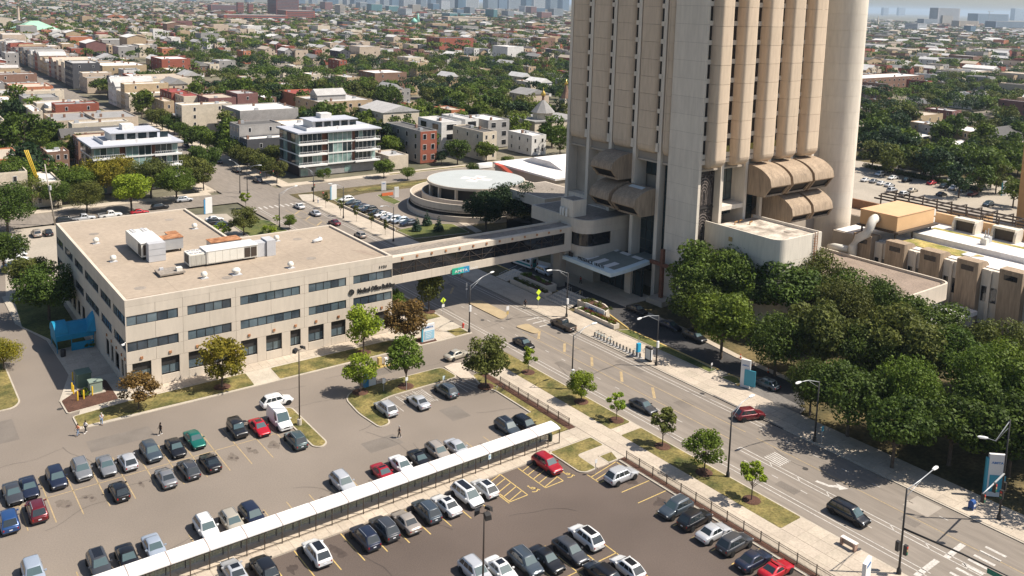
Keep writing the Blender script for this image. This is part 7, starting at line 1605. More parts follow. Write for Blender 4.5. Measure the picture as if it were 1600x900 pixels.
pxhouse((690, 193), (721, 189), 11.5, 18, 'white', 'pale grey', 'white modern town house with roof pergola', front_win=1, side_win=2, storeys=3, ww=4.6, wh=2.4, name='town_house'); pxhouse((727, 188), (748, 186), 11.5, 18, 'white', 'pale grey', 'second white modern town house behind the tall tree', front_win=1, side_win=0, storeys=3, ww=4.2, wh=2.4, name='town_house'); pxhouse((763, 190), (796, 186), 11, 18, 'grey', 'white', 'grey modern town house with a white roof edge', front_win=2, side_win=0, storeys=3, ww=2.4, wh=2.2, name='town_house')
pxhouse((823, 148), (858, 147), 9, 16, 'pale brick', 'grey', 'pink brick house with grey gabled roof behind the church', front_win=2, side_win=2, gable=True)
pxhouse((1433, 183), (1474, 174.5), 8.5, 16, 'tan brick', 'tan', 'tan brick two flat right of the cylinder among trees', front_win=3, side_win=3); pxhouse((1470, 197.5), (1486, 200), 7.5, 16, 'tan brick', 'white', 'tan house with white roof and dark porch, left of three right of the cylinder', front_win=1, side_win=2); pxhouse((1487, 202), (1513, 200), 7, 16, 'grey', 'white', 'grey house with white roof, middle of three right of the cylinder', front_win=2, side_win=2); pxhouse((1523, 208), (1553, 210), 7, 16, 'tan brick', 'white', 'tan house with white roof and three windows, right of three', front_win=3, side_win=2); pxhouse((1565, 213), (1600, 210), 7, 14, 'white', 'dark', 'white house with dark gabled roof at the right edge', front_win=3, side_win=2, gable=True)
pxhouse((1423, 218), (1474, 224), 3.2, 8, 'grey', 'white', 'low garages with white roofs among the trees right of the cylinder', front_win=0, side_win=0); pxhouse((1500, 228), (1560, 236), 3.2, 8, 'grey', 'white', 'lower garages with white roofs near the right edge', front_win=0, side_win=0)
pxhouse((1340, 124), (1443, 131), 12, 22, 'brown brick', 'white', 'long brown brick institution with a broad white roof right of the cylinder', front_win=14, side_win=3, ww=1.6)
pxhouse((687, 60), (740, 61), 14, 30, 'red brick', 'dark', 'dark red modern brick block among far trees', front_win=3, side_win=4, chim=2)
# condominiums with glass fronts and white balconies
def condo(pl, pr, h, depth, label, lw, floors=4):
    x0, y0 = G(pl[0], pl[1], h); x1 = GY(pr[0], pr[1], y0)[0]; FOOT.append((x0 - 2, x1 + 2, y0 - 3, y0 + depth + 2))
    T = thing('condominium', label, 'apartment building', ((x0 + x1) / 2, y0 + depth / 2, 0)); W = Wall(x0, y0, 1, 0); L = x1 - x0; f0 = 3.6; fh = (h - .5 - f0) / (floors - 1)
    part(T, 'core', MB().box(x0 + .5, y0 + 1.8, 0, x1 - .5, y0 + depth, h - .45), mat('dark_cladding', (.06, .045, .04), .7)); part(T, 'roof', MB().box(x0 - 1.0, y0 - 1.0, h - .45, x1 + 1.0, y0 + depth + .6, h), mat('condo_roof', (.42, .43, .47), .7, .05, .5)); part(T, 'fascia', MB().box(x0 - 1.02, y0 - 1.02, h - .62, x1 + 1.02, y0 + depth + .62, h - .45), M_DARKM)
    part(T, 'ground_floor', MB().box(x0 + .6, y0 + .6, 0, x1 - .6, y0 + 1.8, f0 - .6), WALLS['grey']); part(T, 'ground_band', MB().box(x0, y0 - .02, f0 - .6, x1, y0 + 1.8, f0 - .1), M_DARKM)
    for a in (.5, 6.0, 9.0, 16.5): 
        b = MB(); W.box(b, a, a + 2.6, -.62, -.55, .3, 2.7); part(T, 'shop_window', b, M_GLASSG)
    for fl in range(floors - 1):
        z0 = f0 + fh * fl
        part(T, 'slab', MB().box(x0 - .0, y0 + .0, z0 - .1, x1, y0 + 2.0, z0 + .32), M_WHITE)
        for a0, a1, gl in ((.1, L * .30, M_GLASST), (L * .30, L * .36, None), (L * .36, L * .66, M_GLASSG), (L * .66, L * .72, None), (L * .72, L - .1, M_GLASST)):
            rec = -1.6 if gl is M_GLASST else -.25
            if gl is None: b = MB(); W.box(b, a0, a1, -1.7, -1.4 if fl else -1.4, z0 + .32, z0 + fh - .1); part(T, 'timber_panel', b, mat('timber', (.14, .055, .03), .7)); continue
            n = max(2, round((a1 - a0) / 1.7)); b = MB()
            for k in range(n + 1): xx = a0 + (a1 - a0) * k / n; W.box(b, xx - .06, xx + .06, rec - .05, rec + .06, z0 + .32, z0 + fh - .1)
            f = part(T, 'window', b, M_WHITE)
            for k in range(n): p = MB(); W.box(p, a0 + (a1 - a0) * k / n + .07, a0 + (a1 - a0) * (k + 1) / n - .07, rec - .05, rec, z0 + .33, z0 + fh - .11); part(f, 'pane', p, random.choice((gl, gl, M_GLASSG, M_GLASST)))
        for a0, a1 in ((-.6, L * .33), (L * .69, L + .5)):
            bal = MB(); W.box(bal, a0, a1, -.1, 1.1, z0 - .14, z0 + .3); o = part(T, 'balcony', bal, M_WHITE)
            r = MB(); W.box(r, a0, a1, 1.02, 1.07, z0 + 1.25, z0 + 1.33); n = int((a1 - a0) / .6)
            for k in range(n + 1): xx = a0 + (a1 - a0) * k / n; W.box(r, xx - .03, xx + .03, 1.02, 1.07, z0 + .3, z0 + 1.25)
            part(o, 'railing', r, M_WHITE)
        WL_ = Wall(x0, y0 + depth, 0, -1); n = 5
        for k in range(n):
            a0, a1 = depth * k / n + .2, depth * (k + 1) / n - .2; p = MB(); WL_.box(p, a0, a1, -.3, .1, z0 + .32, z0 + fh - .1); part(T, 'side_panel', p, [M_GLASST, M_GLASSG, MATS['dark_cladding'], M_GLASST, M_GLASSG][k])
        part(T, 'side_slab', MB().box(x0 - .15, y0 + 2.0, z0 - .1, x0 + .5, y0 + depth, z0 + .32), M_WHITE)
    pz = h + 2.9; px0, px1 = x0 + L * .22, x1 - L * .18
    part(T, 'penthouse', MB().box(px0 + 1, y0 + 6, h, px1 - 2, y0 + depth - 3, h + 2.6), WALLS['white']); part(T, 'penthouse_roof', MB().box(px0, y0 + 4.6, h + 2.6, px1, y0 + depth - 2, pz), mat('condo_roof', (.5, .5, .5)))
    for k in range(5): part(T, 'penthouse_window', MB().box(px0 + 2 + 3.2 * k, y0 + 5.93, h + .3, px0 + 4.4 + 3.2 * k, y0 + 5.99, h + 2.3), M_GLASST)
    part(T, 'lift_box', MB().box(px0 + L * .2, y0 + 10, pz, px0 + L * .34, y0 + 14, pz + 1.6), WALLS['white'])
    for a0, a1, y in ((L * .12, L * .5, 2.2), (L * .52, L * .93, 2.4)): part(T, 'terrace_screen', MB().box(x0 + a0, y0 + y, h, x0 + a1, y0 + y + .12, h + 1.05), M_WHITE)
    part(T, 'terrace_screen', MB().box(x0 + L * .12, y0 + 2.4, h, x0 + L * .12 + .12, y0 + depth - 4, h + 1.05), M_WHITE)
    for k in range(6): part(T, 'terrace_chair', MB().cbox((x0 + L * (.2 + .11 * k), y0 + 3.6, h + .45), (.4, .4, .45), .5 * k), [M_WHITE, MATS['timber'], M_GREYP][k % 3])
condo((147, 229), (280, 216.5), 14.5, 19, 'left four storey glass condominium with white balconies behind yellowing trees', 1); condo((468, 207.5), (590, 198.5), 15.0, 17, 'right four storey glass condominium with white balconies at the upper crossing', 1)
# church with the octagon roof and gold cupola
x, y = G(848, 178, 11); FOOT.append((x - 12, x + 22, y - 10, y + 18))
T = thing('church', 'pale church with an octagonal grey roof and a small gold onion dome', 'church', (x, y, 0)); oct8 = lambda r, z: [(x + r * math.cos(R(22.5 + 45 * k)), y + r * math.sin(R(22.5 + 45 * k)), z) for k in range(8)]
part(T, 'nave', MB().box(x - 9, y - 6, 0, x + 20, y + 14, 8.5), WALLS['cream']); part(T, 'nave_roof', MB().box(x - 9.4, y - 6.4, 8.5, x + 20.4, y + 14.4, 8.9), ROOFS['grey']); part(T, 'drum', MB().loft([oct8(4.6, 8.5), oct8(4.6, 12)]), WALLS['cream']); part(T, 'octagon_roof', MB().loft([oct8(5.6, 11.9), oct8(2.6, 15.2), oct8(.6, 17.2)]), ROOFS['grey'])
part(T, 'lantern', MB().lathe(x, y, [(.6, 17), (.5, 18.6), (.8, 18.8)], 10), WALLS['brown brick']); part(T, 'dome', MB().lathe(x, y, [(.5, 18.8), (1.15, 19.5), (1.1, 20.2), (.4, 21.0), (.1, 21.8), (.05, 22.6)], 14), mat('gold', (.62, .42, .10), .3, metal=.7), True)
for a in (-67.5, -112.5, -157.5): part(T, 'arched_window', MB().cbox((x + 4.3 * math.cos(R(a)), y + 4.3 * math.sin(R(a)), 10.2), (.1, .6, 1.1), R(a)), M_GLASSD)
x, y = G(884, 150, 14); T = thing('church_belfry', 'belfry with pointed red-brown roof and gold dome beside the tower edge', 'belfry', (x, y, 0)); part(T, 'shaft', MB().box(x - 2.2, y - 2.2, 0, x + 2.2, y + 2.2, 13), WALLS['cream']); part(T, 'spire', MB().lathe(x, y, [(2.9, 13), (1.4, 16), (.5, 19.5)], 8), WALLS['brown brick']); part(T, 'dome', MB().lathe(x, y, [(.5, 19.5), (1.0, 20.2), (.4, 21.2), (.05, 22.4)], 12), MATS['gold'], True)
# ================================================================= FAR LANDMARKS
def far_block(px0, px1, pb, pt, depth, m, label, cat='building', win=True, top=None, name='far_building', group='buildings on the skyline'):
    x0, y0 = G(px0, pb); x1 = GY(px1, pb, y0)[0]; h = GY((px0 + px1) / 2, pt, y0)[1] if pt > -900 else -pt - 900
    h = min(max(h, 6), 128); T = thing(name, label, cat, ((x0 + x1) / 2, y0, 0), group); FOOT.append((x0, x1, y0, y0 + depth))
    b = part(T, 'wall', MB().box(x0, y0, 0, x1, y0 + depth, h), m); part(T, 'roof', MB().box(x0 + .3, y0 + .3, h, x1 - .3, y0 + depth - .3, h + .8), ROOFS[top or 'grey'])
    if win:
        n = max(2, int(h / 3.6)); 
        for W, L in ((Wall(x0, y0, 1, 0), x1 - x0), (Wall(x0, y0 + depth, 0, -1), depth)):
            for k in range(min(n, 34)): bb = MB(); W.box(bb, L * .04, L * .96, -.1, .12, h * (k + .35) / n, h * (k + .75) / n); part(T, 'window_band', bb, M_GLASS)
    return T
SK = lambda n_, c: mat('skyline_' + n_, c, .6, .06, .02)
far_block(432, 467, 28, -3, 60, WALLS['plum brick'], 'tall dark red brick slab at the top edge left of centre'); far_block(350, 450, 36, 24, 40, WALLS['red brick'], 'long red brick school range below the dark red slab'); far_block(447, 492, 35, 17, 50, WALLS['red brick'], 'red brick block right of the dark red slab'); far_block(372, 381, 26, 4, 12, WALLS['red brick'], 'slender red brick tower left of the school range', cat='tower'); far_block(389, 396, 26, 6, 12, WALLS['red brick'], 'second slender brick tower beside the school', cat='tower'); far_block(330, 372, 22, 8, 30, WALLS['plum brick'], 'dark brick roofs left of the slender towers')
far_block(700, 761, 38, 27, 30, WALLS['pale brick'], 'long pale concrete and tan block beyond the far trees', top='tan')
T = far_block(28, 92, 58, 52, 45, WALLS['brown brick'], 'brick hall under a pale green copper hipped roof at the left', win=False); x0, y0 = G(28, 58); x1 = GY(92, 58, y0)[0]
part(T, 'copper_roof', MB().loft([[(x0 - 2, y0 - 2, 9), (x1 + 2, y0 - 2, 9), (x1 + 2, y0 + 47, 9), (x0 - 2, y0 + 47, 9)], [(x0 + 18, y0 + 20, 19), (x1 - 18, y0 + 20, 19), (x1 - 18, y0 + 25, 19), (x0 + 18, y0 + 25, 19)]]), mat('copper', (.30, .50, .37), .7, .1, .1))
x, y = G(30, 46); T = thing('brick_chimney', 'tall slender pale chimney stack left of the copper roof', 'chimney', (x, y, 0)); part(T, 'stack', MB().cyl(x, y, 0, 32, 2.0, 1.4, 12), WALLS['pale brick']); part(T, 'cap', MB().cyl(x, y, 32, 33, 1.7, n=12), WALLS['brown brick'])
for k, q in enumerate(((647, 47), (653, 46))): x, y = G(*q); T = thing('church_dome', ('broad', 'pointed')[k] + ' pale green copper church dome among far roofs', 'dome', (x, y, 0)); part(T, 'drum', MB().cyl(x, y, 0, 14, 5, n=12), WALLS['pale brick']); part(T, 'dome', MB().lathe(x, y, [(6, 14), (5.4, 18), (2.5, 21), (.5, 23)] if k == 0 else [(3.5, 14), (2, 24), (.2, 32)], 12), mat('copper_bright', (.25, .52, .42), .6), True)
_sr = random.Random(11)
for i, (px, w) in enumerate([(255, 12), (290, 10), (300, 14), (345, 12), (392, 10), (470, 14), (492, 9), (520, 18), (548, 12), (562, 16), (580, 14), (604, 8), (618, 11), (640, 18), (662, 9), (680, 12), (700, 20), (722, 12), (738, 20), (770, 14), (786, 12), (806, 22), (826, 8), (846, 24), (868, 16), (884, 10)]):
    hz_ = -21 + 42 * px / 1500; pb = hz_ + 12 + _sr.random() * 5
    far_block(px - w / 2, px + w / 2, pb, -60, 60, SK('%d' % (i % 5), ((.16, .22, .30), (.32, .34, .36), (.10, .17, .24), (.42, .42, .42), (.22, .26, .30))[i % 5]), '%s skyline tower, %s' % (('blue glass', 'pale stone', 'dark glass', 'white', 'grey')[i % 5], 'number %d from the left' % (i + 1) if False else ('beyond the copper roof' if px < 310 else 'near the school towers' if px < 480 else 'left in the downtown row' if px < 620 else 'middle of the downtown row' if px < 760 else 'right in the downtown row')), cat='skyscraper', name='skyscraper', group='downtown towers, ' + str(i % 5) + ('a' if px < 310 else 'b' if px < 480 else 'c' if px < 620 else 'd' if px < 760 else 'e'))
far_block(1464, 1498, 41, 13, 40, SK('r1', (.36, .35, .36)), 'broad grey apartment tower with a peaked roof right of the cylinder', cat='tower'); far_block(1498, 1528, 46, 33, 30, WALLS['pale brick'], 'pink-tan apartment block at the foot of the grey tower'); far_block(1443, 1465, 42, 30, 30, SK('r2', (.26, .28, .31)), 'low grey block left of the grey apartment tower'); far_block(1527, 1575, 38, 22, 60, SK('r3', (.16, .20, .26)), 'blue-grey wide block under the crane'); far_block(1585, 1600, 32, 13, 50, SK('r4', (.33, .37, .42)), 'pale slab at the right edge of the skyline'); far_block(1555, 1600, 48, 34, 40, SK('r3', (.16, .20, .26)), 'blue-grey low block near the right edge'); far_block(1404, 1414, 24, 12, 40, SK('r2', (.26, .28, .31)), 'distant grey tower just right of the cylinder', cat='tower'); far_block(1380, 1388, 24, 12, 40, SK('r2', (.26, .28, .31)), 'faint far tower nearest the cylinder', cat='tower')
_mid = [('white', (.55, .56, .57)), ('tan', (.42, .36, .29)), ('blue glass', (.13, .20, .28)), ('red brick', (.27, .12, .09)), ('grey', (.30, .32, .34)), ('teal glass', (.12, .26, .27))]
for i in range(46):
    px = (445 + 10.2 * i + _sr.uniform(-4, 4)) if i < 43 else 1400 + 40 * (i - 42); hz_ = -21 + 42 * px / 1500; pb = hz_ + _sr.uniform(19, 33); n_, c_ = _sr.choice(_mid); w_ = _sr.uniform(5, 17)
    far_block(px - w_ / 2, px + w_ / 2, pb, pb - _sr.uniform(5, 17), _sr.uniform(20, 50), SK('m_' + n_.replace(' ', '_'), c_), '%s mid-rise block before the skyline, %s' % (n_, 'below the school towers' if px < 520 else 'left of centre' if px < 620 else 'above the leafy streets' if px < 760 else 'near the tower edge' if px < 1000 else 'right of the cylinder'), top=_sr.choice(('white', 'pale grey', 'grey')), group='mid-rise ' + n_)
x, y = G(1544, 40); T = thing('tower_crane', 'tower crane above the blue-grey blocks on the right skyline', 'crane', (x, y, 0)); part(T, 'mast', MB().box(x - 1, y - 1, 0, x + 1, y + 1, 76), M_GREYM); part(T, 'jib', MB().box(x - 14, y - .8, 74, x + 46, y + .8, 76), M_GREYM); part(T, 'counterweight', MB().box(x - 14, y - 1.5, 71, x - 10, y + 1.5, 74), M_GREYP)
x, y = G(1371, 42); T = thing('church_spire', 'pale pointed church spire beside the cylinder edge', 'spire', (x, y, 0)); part(T, 'tower', MB().box(x - 3, y - 3, 0, x + 3, y + 3, 22), WALLS['cream']); part(T, 'spire', MB().lathe(x, y, [(4, 22), (.2, 44)], 8), WALLS['cream'])
# ================================================================= THE NEIGHBOURHOOD
rn = random.Random(21)
RES = [(-400, 112, -400, 262), (100, 218, -400, 262), (200, 232, 50, 150), (NK - 3, FK + 3, -100, 5000), (215, 318, 40, 240)]
def clear(x0, x1, y0, y1, pad=1.0):
    for a, b_, c, d in RES + FOOT:
        if x0 < b_ + pad and x1 > a - pad and y0 < d + pad and y1 > c - pad: return False
    return True
BY, BXP = 105.0, 201.0
hl, tl = [], []
BANDS = ((330, 890, 84, 168, .30), (1340, 1600, 186, 270, .05), (1340, 1600, 118, 186, .45), (200, 440, 68, 108, .4), (-50, 1700, -30, 84, .95))
def keep(x0, x1, y0, h):
    px, py = P2((x0 + x1) / 2, y0, h)
    for a, b_, c, d, p in BANDS:
        if a < px < b_ and c < py < d: return rn.random() < p
    return True
def vis(x, y, far=5200): 
    d = math.hypot(x, y)
    if d > far: return False
    a = math.degrees(math.atan2(x, y)); return 2.5 < a < 70
for j in range(-3, 52):
    ys = 254 + BY * j
    for i in range(-2, 26):
        xs = 95 + BXP * i
        cxm, cym = xs + BXP / 2, ys + BY / 2
        if not any(vis(xs + a * BXP, ys + b_ * BY) for a in (0, .5, 1) for b_ in (0, .5, 1)): continue
        far = math.hypot(cxm, cym); lf_ = rn.choice((.25, .5, .8, 1.0, 1.3)); pq = P2(cxm, cym, 5)
        if pq[0] < 330 and pq[1] > 55: lf_ = .3
        dens = .62 + .36 * (1.3 - lf_)
        for side in (0, 1):
            x = xs + 12
            park = rn.random() < .04
            while x < xs + BXP - 12:
                w = rn.choice((6.4, 6.4, 6.8, 7.2, 9.5, 12 if rn.random() < .3 else 6.4)); dep = rn.uniform(14, 22); h = rn.choice((5.5, 6.5, 7.5, 8.5, 9.5, 10.5)) if w < 9 else rn.uniform(9, 12.5)
                if rn.random() < .055: w, dep, h = rn.uniform(14, 34), rn.uniform(18, 30), rn.uniform(8, 16)
                y0 = ys + 14.5 if side == 0 else ys + BY - 14.5 - dep
                if rn.random() < dens and not park and keep(x, x + w, y0, h) and x + w < xs + BXP - 10: hl.append((x, x + w, y0, y0 + dep, h))
                yg = ys + BY / 2 - 9 if side == 0 else ys + BY / 2 + 3
                if rn.random() < .5 and keep(x, x + w, yg, 3): hl.append((x + .3, x + w - .3, yg, yg + 6, 3.2))
                for _ in range(int(rn.random() + (1.9 if far < 1100 else 1.3) * lf_)): tl.append((x + rn.uniform(0, w), ys + BY / 2 + rn.uniform(-36, 36), rn.uniform(.8, 1.35)))
                x += w + rn.uniform(.6, 1.8)
            x = xs + 10
            while x < xs + BXP - 8:
                if rn.random() < (.9 if far < 1100 else .7) * min(1, .35 + .65 * lf_): tl.append((x, (ys + 8.2 if side == 0 else ys + BY - 8.2) + rn.uniform(-.8, .8), rn.uniform(1.0, 1.5)))
                x += rn.uniform(6.5, 10)
# shops and trees along the main road beyond the crossing
for sx in (0, 1):
    y = 300
    while y < 1500:
        dep = rn.uniform(14, 24); w = rn.uniform(6.5, 12); x0 = FK + 5.5 if sx else NK - 5.5 - dep
        hl.append((x0, x0 + dep, y, y + w, rn.uniform(8, 13))); 
        if rn.random() < .6: tl.append((FK + 3 if sx else NK - 3, y, rn.uniform(.6, .95)))
        y += w + .3
# grove bands read from the photograph
for (px0, px1, py0, py1, n, s) in ((1420, 1600, 236, 262, 30, 1.0), (1350, 1425, 165, 258, 30, 1.15), (1425, 1600, 150, 172, 16, 1.1), (330, 880, 92, 160, 150, 1.1), (560, 760, 130, 165, 34, 1.1), (210, 420, 80, 110, 40, 1.0), (780, 888, 90, 145, 34, 1.1), (1480, 1600, 140, 172, 14, 1.1), (90, 200, 75, 100, 16, 1.0), (130, 175, 118, 150, 10, .8), (200, 240, 165, 200, 9, .9)):
    for _ in range(n):
        x, y = G(rn.uniform(px0, px1), rn.uniform(py0, py1), 5); tl.append((x, y, s * rn.uniform(.8, 1.2)))
for px, py in ((1500, 286), (1530, 282), (1558, 280), (1585, 300), (1470, 262), (1440, 258), (1405, 250), (1380, 246)): x, y = G(px, py, 5); tl.append((x, y, 1.0)); TFREE = 1
hs, taken = [], []
GRID = {}
for h_ in hl:
    if clear(*h_[:4]) and vis((h_[0] + h_[1]) / 2, (h_[2] + h_[3]) / 2): hs.append(h_)
hs.sort(key=lambda q: math.hypot(q[0], q[2]))
for q in hs:
    for gx in range(int(q[0] // 20), int(q[1] // 20) + 1):
        for gy in range(int(q[2] // 20), int(q[3] // 20) + 1): GRID.setdefault((gx, gy), []).append(q)
def hits(x, y, r):
    for q in GRID.get((int(x // 20), int(y // 20)), ()):
        if q[0] - r < x < q[1] + r and q[2] - r < y < q[3] + r: return True
    for a, b_, c, d in FOOT:
        if a - r < x < b_ + r and c - r < y < d + r: return True
    return False
ts = [t for t in tl if vis(t[0], t[1]) and not hits(t[0], t[1], .6) and (clear(t[0], t[0], t[1], t[1], 2.0) or (t[0] > 285 and t[1] < 240))]
ts.sort(key=lambda q: math.hypot(q[0], q[1]))
def seen_h(q): 
    c = ((q[0] + q[1]) / 2, q[2], q[4]); 
    if not in_view(*c, 5): return False
    px, py = P2(*c); return not (895 < px < 1345)
wk, rk = list(WALLS), list(ROOFS)
wp = ['tan brick'] * 5 + ['red brick'] * 2 + ['brown brick'] * 3 + ['grey'] * 3 + ['cream'] * 4 + ['white'] * 3 + ['orange brick'] + ['pale brick'] * 3 + ['plum brick', 'dark grey']
rp_ = ['white'] * 5 + ['pale grey'] * 5 + ['grey'] * 3 + ['tan'] * 3 + ['dark', 'dark']
near = [q for q in hs if seen_h(q)][:235]; nset = set(near)
used_l = {}
for q in near:
    w, rf = rn.choice(wp), rn.choice(rp_); x0, x1, y0, y1, h = q
    px, py = P2((x0 + x1) / 2, y0, h)
    where = 'right of the cylinder' if px > 1345 else 'between condominium and church' if 560 < px < 895 else 'behind the right condominium' if px > 380 else 'along the shaded road'
    g_ = h < 4; gab = (not g_) and rn.random() < .16
    lab = '%s %s, %s %s roof, %s' % (w, 'garage' if g_ else ('bungalow' if h < 6 else 'two storey house' if h < 8 else 'three storey flats'), rf, 'gabled' if gab else 'flat', where)
    house(x0, x1, y0, y1, h, w, rf, lab, 'row houses: ' + lab, 'garage' if g_ else 'house', 'garage' if g_ else 'row_house', gable=gab, front_win=0 if g_ else 2, side_win=0 if g_ else 3, chim=0 if g_ else 1, rng=rn)
FOOT_N = len(FOOT)
# everything beyond: one mass of roofs
def mass(items, name, windows):
    V, F, MI = [], [], []; mats_ = [WALLS[k] for k in wk] + [ROOFS[k] for k in rk] + [M_GLASSD]; nw = len(wk)
    n = len(items); a = np.array(items)
    wi = np.array([wk.index(rn.choice(wp)) for _ in items]); ri = np.array([nw + rk.index(rn.choice(rp_)) for _ in items])
    x0, x1, y0, y1, h = a.T; zz = np.full(n, -.3)
    P = lambda x, y, z: np.stack([x, y, z], 1)
    c = np.stack([P(x0, y0, zz), P(x1, y0, zz), P(x1, y1, zz), P(x0, y1, zz), P(x0, y0, h), P(x1, y0, h), P(x1, y1, h), P(x0, y1, h)], 1)
    gab = np.array([rn.random() < .2 for _ in items]) & (h > 4); mx = (x0 + x1) / 2; rz = h + 2.4
    V.append(c.reshape(-1, 3)); base = np.arange(n)[:, None] * 8
    for f in ((0, 1, 5, 4), (1, 2, 6, 5), (2, 3, 7, 6), (3, 0, 4, 7)): F.append(base + np.array(f)); MI.append(wi)
    F.append(base + np.array((4, 5, 6, 7))); MI.append(ri)
    off = n * 8
    g_ = np.where(gab)[0]; e = .4
    if len(g_):
        gv = np.stack([P(x0[g_] - e, y0[g_] - e, h[g_]), P(x1[g_] + e, y0[g_] - e, h[g_]), P(mx[g_], y0[g_] - e, rz[g_]), P(x0[g_] - e, y1[g_] + e, h[g_]), P(x1[g_] + e, y1[g_] + e, h[g_]), P(mx[g_], y1[g_] + e, rz[g_])], 1)
        V.append(gv.reshape(-1, 3)); b6 = off + np.arange(len(g_))[:, None] * 6
        for f, mi_ in (((0, 2, 5, 3), ri), ((2, 1, 4, 5), ri), ((0, 1, 2, 2), wi)): 
            if f[2] != f[3]: F.append(b6 + np.array(f)); MI.append(mi_[g_])
        off += len(g_) * 6
        gq = np.stack([P(x0[g_], y0[g_], h[g_]), P(x1[g_], y0[g_], h[g_]), P(mx[g_] + .01, y0[g_], rz[g_] - .1), P(mx[g_] - .01, y0[g_], rz[g_] - .1)], 1); V.append(gq.reshape(-1, 3)); F.append(off + np.arange(len(g_))[:, None] * 4 + np.array((0, 1, 2, 3))); MI.append(wi[g_]); off += len(g_) * 4
    fl = np.where(~gab & (h > 4))[0]; t = .35      # rim of the flat roofs
    for (ax0, ax1, ay0, ay1) in ((x0, x1, y0, y0 + t), (x0, x0 + t, y0, y1), (x0, x1, y1 - t, y1), (x1 - t, x1, y0, y1)):
        A0, A1, B0, B1, H = ax0[fl], ax1[fl], ay0[fl], ay1[fl], h[fl]
        bx = np.stack([P(A0, B0, H + .01), P(A1, B0, H + .01), P(A1, B1, H + .01), P(A0, B1, H + .01), P(A0, B0, H + .5), P(A1, B0, H + .5), P(A1, B1, H + .5), P(A0, B1, H + .5)], 1); V.append(bx.reshape(-1, 3)); b8 = off + np.arange(len(fl))[:, None] * 8
        for f in ((0, 1, 5, 4), (1, 2, 6, 5), (2, 3, 7, 6), (3, 0, 4, 7), (4, 5, 6, 7)): F.append(b8 + np.array(f)); MI.append(wi[fl])
        off += len(fl) * 8
    if windows:
        big = np.where(h > 4)[0]
        for k in range(3):
            sel = big[h[big] > 3.4 * k + 2.2]; zc_ = 3.2 * k + 1.9
            for j in range(2):
                xc = x0[sel] + (x1[sel] - x0[sel]) * (j + .5) / 2; y_ = y0[sel] - .03; o1 = np.ones(len(sel))
                V.append(np.stack([P(xc - .5, y_, o1 * (zc_ - .8)), P(xc + .5, y_, o1 * (zc_ - .8)), P(xc + .5, y_, o1 * (zc_ + .8)), P(xc - .5, y_, o1 * (zc_ + .8))], 1).reshape(-1, 3)); F.append(off + np.arange(len(sel))[:, None] * 4 + np.array((0, 1, 2, 3))); MI.append(np.full(len(sel), len(mats_) - 1)); off += len(sel) * 4
            for j in range(3):
                yc = y0[sel] + (y1[sel] - y0[sel]) * (j + .5) / 3; x_ = x0[sel] - .03; o1 = np.ones(len(sel))
                V.append(np.stack([P(x_, yc + .5, o1 * (zc_ - .8)), P(x_, yc - .5, o1 * (zc_ - .8)), P(x_, yc - .5, o1 * (zc_ + .8)), P(x_, yc + .5, o1 * (zc_ + .8))], 1).reshape(-1, 3)); F.append(off + np.arange(len(sel))[:, None] * 4 + np.array((0, 1, 2, 3))); MI.append(np.full(len(sel), len(mats_) - 1)); off += len(sel) * 4
    o = link(name, np_mesh(name, np.concatenate(V), np.concatenate(F), mats_, np.concatenate(MI))); o['kind'] = 'stuff'; o['label'] = 'mass of small brick and frame houses stretching to the skyline'; return o
rest = [q for q in hs if q not in nset]
mass([q for q in rest if math.hypot(q[0], q[2]) < 1400], 'distant_houses', True); mass([q for q in rest if math.hypot(q[0], q[2]) >= 1400], 'far_rooftops', False)
# trees: the nearest ones singly, the rest as one wood
def seen_t(t):
    if not in_view(t[0], t[1], 6, 10): return False
    px, py = P2(t[0], t[1], 6); return not (895 < px < 1340)
nt = [t for t in ts if seen_t(t)][:215]; ntset = set(nt)
LV = [(F_DARK, 'dark green'), (F_DARK, 'dark green'), (F_MID, 'mid green'), (F_OLIVE, 'olive green'), (F_DEEP, 'deep green'), (F_MID, 'mid green')]
for k, t in enumerate(nt):
    lf, ln = rn.choice(LV); px, py = P2(t[0], t[1], 6)
    where = 'beyond the far lot right of the cylinder' if px > 1340 else 'in the leafy streets between the condominium and the church' if px > 560 else 'in the leafy streets above the right condominium' if px > 330 else 'along the shaded streets at the upper left'
    sz_ = 'large' if t[2] > 1.12 else 'small' if t[2] < .9 else 'round'
    lab = '%s %s tree %s' % (sz_, ln, where)
    tree(('far', k % 4), t[:2], lab, 'street trees: ' + lab, lf, t[2], t[2] * rn.uniform(.9, 1.1))
